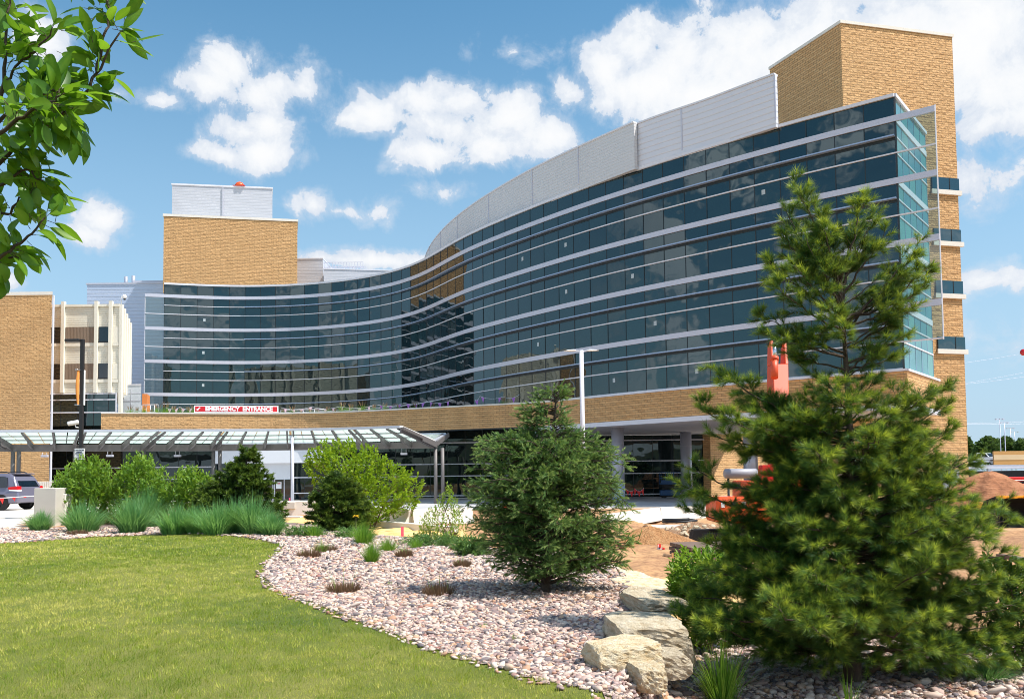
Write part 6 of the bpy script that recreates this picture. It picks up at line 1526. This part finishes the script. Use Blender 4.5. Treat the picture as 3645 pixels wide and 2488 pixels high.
for bx, by, w_, lb in ((702, 1266, 50, 'brown cut stub closest to the far lawn corner'), (738, 1254, 50, 'brown cut stub under the sparse wispy grass'), (778, 1346, 74, 'wide brown cut stub nearest the lawn edge'), (995, 1352, 70, 'bristly brown cut stub at the shadow of the juniper'), (918, 1266, 34, 'small brown cut stub right of the lone grass clump'), (1050, 1290, 34, 'small brown cut stub left of the juniper'), (1045, 1250, 44, 'brown cut stub at the back of the gravel beside green grass'), (175, 1215, 44, 'flat brown cut stub in front of the wide blue-green clump')): stub(lb, bx, by, w_)
for bx, by, lb in ((1098, 1418, 'tiny weed sprouting in the gravel halfway between lawn and boulders'), (1168, 1446, 'small weed near the lawn edge left of the biggest boulder'), (885, 1325, 'thin wisp of grass above the widest brown stub'), (130, 1218, 'patch of weeds on the gravel strip beside the road')): clump('weed', lb, 'weed', bx, by+8, 24, 34, 40, 'blade_green', .009, None, .6)
# grasses on the terrace, all alike
tg0 = None
for i, px in enumerate((463, 486, 512, 540, 562, 590, 618, 645, 672, 690, 1005, 1040, 1075, 1105, 1130, 1165, 1190, 1220, 1250, 1290, 1330, 1370, 1420, 1480, 1540, 1790)):
    d_ = float(np.interp(at_d(px, 1467, 98).x, TER[:, 0], TER[:, 1]))+1.1 if px < 1700 else 91.2; p = at_d(px, 1460, d_); p.z = 8.9
    if tg0 is None:
        tg0 = thing('terrace_grass', 'tuft of feathery ornamental grass growing along the terrace parapet', 'ornamental grass', tuple(p), 0, 'grasses along the terrace parapet'); n = 120
        th = rng.uniform(0, 6.28, n); r = np.sqrt(rng.random(n)); blades('blades', np.stack([np.cos(th)*r*.1, np.sin(th)*r*.1, 0*r], -1), unit(np.stack([np.cos(th)*.3*r, np.sin(th)*.3*r, 1+0*r], -1)), 1.5*rng.uniform(.6, 1.1, n), np.full(n, .03), .25*r, 'blade_green', .45+rng.normal(0, .15, n), tg0)
        th = rng.uniform(0, 6.28, 14); blades('seed_heads', np.stack([np.cos(th)*.2, np.sin(th)*.2, 0*th+1.1], -1), unit(np.stack([np.cos(th)*.2, np.sin(th)*.2, 0*th+1], -1)), np.full(14, .6), np.full(14, .05), np.full(14, .2), 'blade_straw', np.full(14, .6), tg0)
    else:
        c = copy_tree(tg0); c.location = tuple(p); c.rotation_euler.z = i*1.3; s = .75+.5*rng.random(); c.scale = (s, s, s)
# ------------------------------------------------------------------ far trees and hedges
for bx, by, env, dd, lb in ((2245, 1046, [(997, 2238, 2250), (1008, 2218, 2262), (1025, 2210, 2268), (1046, 2212, 2266)], 230, 'dark rounded tree beyond the deck behind the white pickup'), (2283, 1046, [(998, 2275, 2292), (1010, 2262, 2302), (1028, 2258, 2306), (1046, 2262, 2306)], 240, 'lighter tree beyond the deck behind the lamp masts'), (2318, 1046, [(1003, 2312, 2330), (1015, 2304, 2345), (1046, 2304, 2345)], 235, 'green tree beyond the deck at the right edge of the photo'), (2198, 1046, [(997, 2190, 2198), (1015, 2180, 2205), (1046, 2180, 2206)], 240, 'tree glimpsed between the block tower and the pickup')):
    leafy('far_tree', lb, 'tree', bx, by, env, 420, 9, 1.2, .8, 'far_leaf', D=dd, stems=5, sl=(.8, 2.), part='crown', group='trees beyond the parking deck')
for k in range(26):
    if k % 1 == 0:
        pass
# line of trees across the street, mirrored low in the glass
for i, (x, y, h) in enumerate(((-30, -36, 7), (-6, -34, 6), (14, -33, 7.5), (34, -30, 6.5), (48, -28, 7))):
    root = thing('street_tree', ['bushy street tree mirrored at the far left of the ground floor glass', 'bushy street tree mirrored left of the middle of the ground floor glass', 'tall street tree mirrored in the middle of the ground floor glass', 'street tree mirrored behind the round columns', 'street tree mirrored at the right end of the ground floor glass'][i], 'tree', (x, y, 0)); n = 2600
    v = unit(rng.normal(size=(n, 3)))*(rng.random((n, 1))**.4); P = v*np.array([h*.42, h*.42, h*.36])+np.array([0, 0, h*.64]); P += .35*np.sin(P[:, [1, 2, 0]]*2.3)
    leaves('crown', P, unit(rng.normal(size=(n, 3))), unit(rng.normal(size=(n, 3))+np.array([0, 0, 1.])), np.full(n, .5), np.full(n, .34), 'far_leaf', .4+rng.normal(0, .15, n), root)
    MB().tube([(0, 0, -.1), (0, 0, h*.6)], [.18, .08], 8).build('trunk', 'bark', root, world=False)
# ------------------------------------------------------------------ leaning broadleaf branch at the upper left
DL = 2.25
tb = Vector((-2.35, 2.3, 0)); tb.z = Hs(tb.x, tb.y)
BT = thing('broadleaf_tree', 'broadleaf tree whose leafy branches reach in at the upper left', 'tree', tuple(tb)); b0 = npv(tb)
def Q(x, y, dd=0.): return npv(at_d(x, y, DL+dd))
trk = np.array([npv(tb)-[0, 0, .1], [-2.33, 2.3, 1.4], [-2.28, 2.28, 2.6], [-2.2, 2.25, 3.6]])
MAIN = [[Q(-420, 900), Q(-150, 690), Q(0, 575), Q(49, 522), Q(113, 460), Q(242, 408), Q(280, 359), Q(321, 295), Q(363, 219), Q(427, 117)], [Q(345, 260), Q(368, 150), Q(390, 80), Q(388, 25), Q(380, -60)], [Q(113, 460), Q(175, 440, -.08), Q(230, 400, -.1)],
 [Q(-200, 640, .1), Q(-20, 470, .1), Q(12, 260, .1), Q(24, 130, .1), Q(30, -30, .1)], [Q(12, 300, .1), Q(70, 230, .08), Q(140, 170, .06), Q(182, 110, .05)], [Q(-20, 450, .12), Q(80, 370, .1), Q(160, 330, .05), Q(225, 290, 0)], [Q(-60, 520, -.1), Q(60, 430, -.12), Q(150, 380, -.12), Q(215, 340, -.12)],
 [Q(-300, 1000, -.05), Q(-60, 950, -.05), Q(20, 905, -.05), Q(75, 865, -.05), Q(112, 830, -.05), Q(160, 775, -.05)], [Q(-300, 800, .05), Q(-40, 790, .05), Q(30, 760, .05), Q(75, 705, .05), Q(120, 690, .05)], [Q(-100, 700, 0), Q(10, 660, 0), Q(60, 620, 0), Q(100, 600, 0), Q(140, 640, 0)], [Q(-200, 1080), Q(-60, 1010), Q(20, 930), Q(60, 915)]]
cv = []
for c in MAIN:
    c = np.array(c); s = np.linspace(0, 1, 16); cc = np.stack([np.interp(s, np.linspace(0, 1, len(c)), c[:, k]) for k in range(3)], 1); cc[1:-1] += rng.normal(0, .003, (14, 3)); cv.append(cc)
limb = [np.array([[-2.31, 2.29, 1.9], [-2.1, 2.27, 2.45], cv[0][0]]), np.array([[-2.3, 2.28, 2.2], [-2.0, 2.3, 2.6], cv[3][0]]), np.array([[-2.32, 2.29, 1.7], [-2.0, 2.25, 2.2], cv[7][0]]), np.array([[-2.3, 2.29, 2.0], [-2.0, 2.27, 2.4], cv[8][0]]), np.array([[-2.3, 2.29, 2.1], [-1.9, 2.3, 2.5], cv[9][0]]), np.array([[-2.3, 2.29, 2.3], [-1.9, 2.2, 2.6], cv[6][0]]), np.array([[-2.33, 2.3, 1.6], [-2.0, 2.28, 2.0], cv[10][0]])]
tubes('trunk', [trk], [.09], [.045], 'bark', BT, 10)
tubes('limb', limb, [.03]*len(limb), [.012]*len(limb), 'bark_dark', BT, 7)
LPt = []; LD = []; LT = []; PET = []
def add_leaf(p, d, t):
    pl_ = rng.uniform(.012, .022); q = p+d*pl_+np.array([0, 0, -.003]); PET.append((p, q)); LPt.append(q); LD.append(unit(d+np.array([0, 0, -.35])+rng.normal(0, .22, 3))); LT.append(t)
cnt = [54, 14, 14, 36, 22, 36, 36, 24, 16, 16, 8]
for c, n in zip(cv, cnt):
    dg = unit(np.gradient(c, axis=0)); s = np.linspace(0, 1, len(c))
    for k in range(n):
        t = rng.uniform(.18, 1.0); p = np.array([np.interp(t, s, c[:, i]) for i in range(3)]); d = unit(np.array([np.interp(t, s, dg[:, i]) for i in range(3)]))
        sd_ = unit(np.cross(d, [0, -1, .2]))*(1 if k % 2 else -1); v = unit(d*.5+sd_*rng.uniform(.4, 1)+rng.normal(0, .35, 3)); tw_ = rng.uniform(.0, .05)
        for q in range(2 if tw_ > .02 else 1): add_leaf(p+v*tw_*(q+.5)/1.5, unit(v+rng.normal(0, .4, 3)), (.54+rng.normal(0, .2)))
    add_leaf(c[-1], dg[-1], .7); add_leaf(c[-1], unit(dg[-1]+np.array([.3, 0, .3])), .65)
def big_leaves(name, P, D, N, L, W, mname, tint, parent):
    n = len(P); N = unit(N-D*np.sum(N*D, -1, keepdims=True)); S = np.cross(D, N); rows_ = []
    prof = [(0, .04), (.12, .55), (.3, .92), (.5, 1.), (.7, .84), (.87, .46), (1., .02)]
    cl = rng.uniform(-.12, .5, n)
    for t, w_ in prof:
        c = P+D*(L*t)[:, None]-N*(L*cl*t*t)[:, None]
        for sx_, up in ((-1, .2), (0, 0), (1, .2)): rows_.append(c+S*(W*.5*w_*sx_)[:, None]+N*(W*.5*w_*up)[:, None])
    v = np.stack(rows_, 1); m_ = len(prof)*3; fs = []
    for i in range(len(prof)-1):
        for j in range(2): fs.append([i*3+j, i*3+j+1, i*3+3+j+1, i*3+3+j])
    fs = np.array(fs); f = (np.arange(n)[:, None, None]*m_+fs[None]).reshape(-1)
    return np_mesh(name, v.reshape(-1, 3), f, 4, mname, np.clip(tint[:, None]+np.tile([-.06, .20, -.06], len(prof))[None]+rng.normal(0, .03, (n, m_)), 0, 1).reshape(-1), 'POINT', parent, True)
LPt = np.array(LPt); LD = np.array(LD); n = len(LPt); print('leaves', n)
big_leaves('foliage', LPt-b0, LD, unit(rng.normal(0, .6, (n, 3))+np.array([.1, -.35, .7])), .072*rng.uniform(.6, 1.15, n), .031*rng.uniform(.75, 1.2, n), 'leaf_branch', np.array(LT), BT)
tubes('branch', cv+[np.array(q) for q in PET], [.011, .004, .003, .008, .004, .006, .006, .006, .005, .005, .006]+[.0009]*n, [.0022]*len(cv)+[.0007]*n, 'bark_dark', BT, 5)
# ------------------------------------------------------------------ lawn blades
def scatter(poly, x0, x1, y0, y1, dens, inset=0.):
    n = int((x1-x0)*(y1-y0)*dens); x = rng.uniform(x0, x1, n); y = rng.uniform(y0, y1, n); k = poly_sd(poly, x, y) > inset; return x[k], y[k]
XS = []; YS = []; WS = []; LS = []
for y0, y1, dens, w_, l_ in ((4.4, 9, 3000, .0055, .045), (9, 13, 1700, .008, .046), (13, 18, 900, .012, .05), (18, 25, 480, .02, .055)):
    x, y = scatter(LAWN, max(-1822/3137*y1-1, -14), 1.3, y0, y1, dens, -.22)
    k = (x > -1822/3137*y-.8); x = x[k]; y = y[k]
    XS.append(x); YS.append(y); WS.append(np.full(len(x), w_)); LS.append(np.full(len(x), l_))
x = np.concatenate(XS); y = np.concatenate(YS); W_ = np.concatenate(WS); L = np.concatenate(LS); n = len(x); print('blades', n)
sdp = poly_sd(LAWN, x, y)+.07*np.sin(x*5+y*3)+.05*np.sin(x*11-y*7); keep = (sdp > 0) | (rng.random(n) < .5*np.exp(sdp/.06)); x, y, W_, L, sdp = x[keep], y[keep], W_[keep], L[keep], sdp[keep]; n = len(x)
P = np.stack([x, y, H(x, y)], -1); th = rng.uniform(0, 6.28, n); ln = np.abs(rng.normal(.6, .55, n)); Dv = unit(np.stack([np.cos(th)*ln, np.sin(th)*ln, np.ones(n)], -1))
cell = rng.uniform(0, 1, (4096, 4)); ci = (np.floor(x/.11+.35*np.sin(y*9))*73856093).astype(np.int64) ^ (np.floor(y/.16+.35*np.sin(x*8))*19349663).astype(np.int64); ch = cell[ci % 4096]
th = np.where(rng.random(n) < .6, ch[:, 0]*6.28+rng.normal(0, .5, n), th); Dv = unit(np.stack([np.cos(th)*ln, np.sin(th)*ln, np.ones(n)], -1)); L = L*(.65+.75*ch[:, 1])
patch = .5+.16*np.sin(x*.5+.9)*np.sin(y*.36+.4)+.22*np.sin(x*1.1+np.sin(y*.7)*1.6)*np.sin(y*.9+x*.4)+.16*np.sin(x*2.7+1.3+np.sin(y*2.1))*np.sin(y*2.2-x)+.13*np.sin(x*6+y*2.5)*np.sin(y*5.4-x*2)
tint = .0+.86*patch+rng.normal(0, .17, n)+(ch[:, 2]-.5)*.44+(ch[:, 3] > .88)*.28; tint = np.where(rng.random(n) < .14, tint+.35, tint)
o = needles('lawn_grass', P, Dv, L*rng.uniform(.6, 1.25, n), W_, 'lawn_blade', tint, None); tag(o, 'short mown lawn with yellowish dry patches', 'grass', kind='stuff')
# ------------------------------------------------------------------ river pebbles
m, nt, out = mat('pebble'); g = NT(nt)
at = g.n('ShaderNodeAttribute', attribute_name='tint', attribute_type='INSTANCER').outputs['Fac']
c = g.ramp(at, [(0, srgb(80, 78, 86)), (.14, srgb(118, 108, 110)), (.28, srgb(156, 126, 120)), (.42, srgb(196, 172, 156)), (.58, srgb(202, 182, 168)), (.75, srgb(214, 198, 184)), (.88, srgb(196, 154, 118)), (.95, srgb(144, 90, 80)), (1, srgb(222, 210, 202))])
ob = g.n('ShaderNodeTexCoord').outputs['Object']
c = g.mix(g.math('MULTIPLY', g.noise(ob, 3, 4), .35), c, srgb(160, 140, 130)); g.bsdf(out, c, .75)
def pebbles(label, x, y, size, hfun, off=.004):
    n = len(x); z = hfun(x, y)+off; me = bpy.data.meshes.new('pebble_points'); me.vertices.add(n); me.vertices.foreach_set('co', np.stack([x, y, z+size*.25], -1).astype(np.float32).ravel())
    sc = np.stack([rng.uniform(.75, 1.35, n), rng.uniform(.6, 1.0, n), rng.uniform(.42, .72, n)], -1)*(size*.5)[:, None]
    rt_ = np.stack([rng.normal(0, .3, n), rng.normal(0, .3, n), rng.uniform(0, 6.28, n)], -1)
    a = me.attributes.new('pscale', 'FLOAT_VECTOR', 'POINT'); a.data.foreach_set('vector', sc.astype(np.float32).ravel())
    a = me.attributes.new('prot', 'FLOAT_VECTOR', 'POINT'); a.data.foreach_set('vector', rt_.astype(np.float32).ravel())
    a = me.attributes.new('tint', 'FLOAT', 'POINT'); a.data.foreach_set('value', rng.random(n).astype(np.float32))
    o = bpy.data.objects.new('gravel', me); COL.objects.link(o); me.materials.append(MATS['pebble'])
    ng = bpy.data.node_groups.new('pebbles', 'GeometryNodeTree'); ng.interface.new_socket('Geometry', in_out='INPUT', socket_type='NodeSocketGeometry'); ng.interface.new_socket('Geometry', in_out='OUTPUT', socket_type='NodeSocketGeometry')
    N_ = ng.nodes.new; Lk = ng.links.new
    gi = N_('NodeGroupInput'); go = N_('NodeGroupOutput'); ico = N_('GeometryNodeMeshIcoSphere'); ico.inputs['Subdivisions'].default_value = 2
    pn = N_('ShaderNodeTexNoise'); pn.inputs['Scale'].default_value = 1.3; sub = N_('ShaderNodeVectorMath'); sub.operation = 'SUBTRACT'; sub.inputs[1].default_value = (.5, .5, .5); Lk(pn.outputs['Color'], sub.inputs[0])
    scl = N_('ShaderNodeVectorMath'); scl.operation = 'SCALE'; scl.inputs[3].default_value = .9; Lk(sub.outputs[0], scl.inputs[0])
    sp_ = N_('GeometryNodeSetPosition'); Lk(ico.outputs[0], sp_.inputs['Geometry']); Lk(scl.outputs[0], sp_.inputs['Offset'])
    sm = N_('GeometryNodeSetShadeSmooth'); Lk(sp_.outputs[0], sm.inputs[0]); ma = N_('GeometryNodeSetMaterial'); ma.inputs['Material'].default_value = MATS['pebble']; Lk(sm.outputs[0], ma.inputs[0])
    iop = N_('GeometryNodeInstanceOnPoints'); Lk(gi.outputs[0], iop.inputs['Points']); Lk(ma.outputs[0], iop.inputs['Instance'])
    for nm, sk in (('prot', 'Rotation'), ('pscale', 'Scale')):
        na = N_('GeometryNodeInputNamedAttribute'); na.data_type = 'FLOAT_VECTOR'; na.inputs['Name'].default_value = nm; Lk(na.outputs[0], iop.inputs[sk])
    Lk(iop.outputs[0], go.inputs[0]); md = o.modifiers.new('pebbles', 'NODES'); md.node_group = ng
    return tag(o, label, 'gravel', kind='stuff')
X = []; Y = []; Sz = []
for y0, y1, dens, s in ((4.4, 10, 800, .050), (10, 14, 620, .055), (14, 20, 380, .066), (20, 29, 170, .09)):
    x, y = scatter(GRAVEL, -23 if y0 > 15 else -7, 2.6, y0, y1, dens, -.16); k = (poly_sd(LAWN, x, y) < .03) | (rng.random(len(x)) < .22); x = x[k]; y = y[k]; X.append(x); Y.append(y); Sz.append(np.clip(s*rng.lognormal(-.14, .27, len(x)), .02, .12))
x = np.concatenate(X); y = np.concatenate(Y); s = np.concatenate(Sz); print('pebbles', len(x))
pebbles('pink and grey river pebbles covering the raised bed', x, y, s, lambda a, b: H(a, b)+.006)
x, y = scatter(LOWER, .9, 9.5, 4.3, 11.9, 520, 0.); k = poly_sd(GRAVEL, x, y) < .02; x = x[k]; y = y[k]
pebbles('pink and grey river pebbles in the shade under the pine', x, y, np.clip(.056*rng.lognormal(-.12, .36, len(x)), .02, .14), lambda a, b: H(a, b)+.006)

def litter(label, cx_, cy_, r_, n, hf):
    th = rng.uniform(0, 6.28, n); rr = r_*np.sqrt(rng.random(n)); x = cx_+rr*np.cos(th); y = cy_+rr*np.sin(th)*.9; a = rng.uniform(0, 6.28, n)
    P = np.stack([x, y, H(x, y)+hf+rng.uniform(.0, .025, n)], -1); Dv = unit(np.stack([np.cos(a), np.sin(a), rng.normal(0, .25, n)], -1))
    tag(needles('needle_litter', P, Dv, rng.uniform(.03, .08, n), rng.uniform(.004, .012, n), 'blade_straw', rng.uniform(0, .8, n), None), label, 'litter', kind='stuff')
litter('brown dry needles fallen among the pebbles under the juniper', jb.x+.35, jb.y-.25, 1.0, 1500, .03)
litter('brown dry needles fallen among the pebbles under the pine', pb.x-.2, pb.y-.3, 1.6, 2600, .03)
for o in list(bpy.data.objects):
    if o.type == 'MESH' and o.users == 0: bpy.data.objects.remove(o)
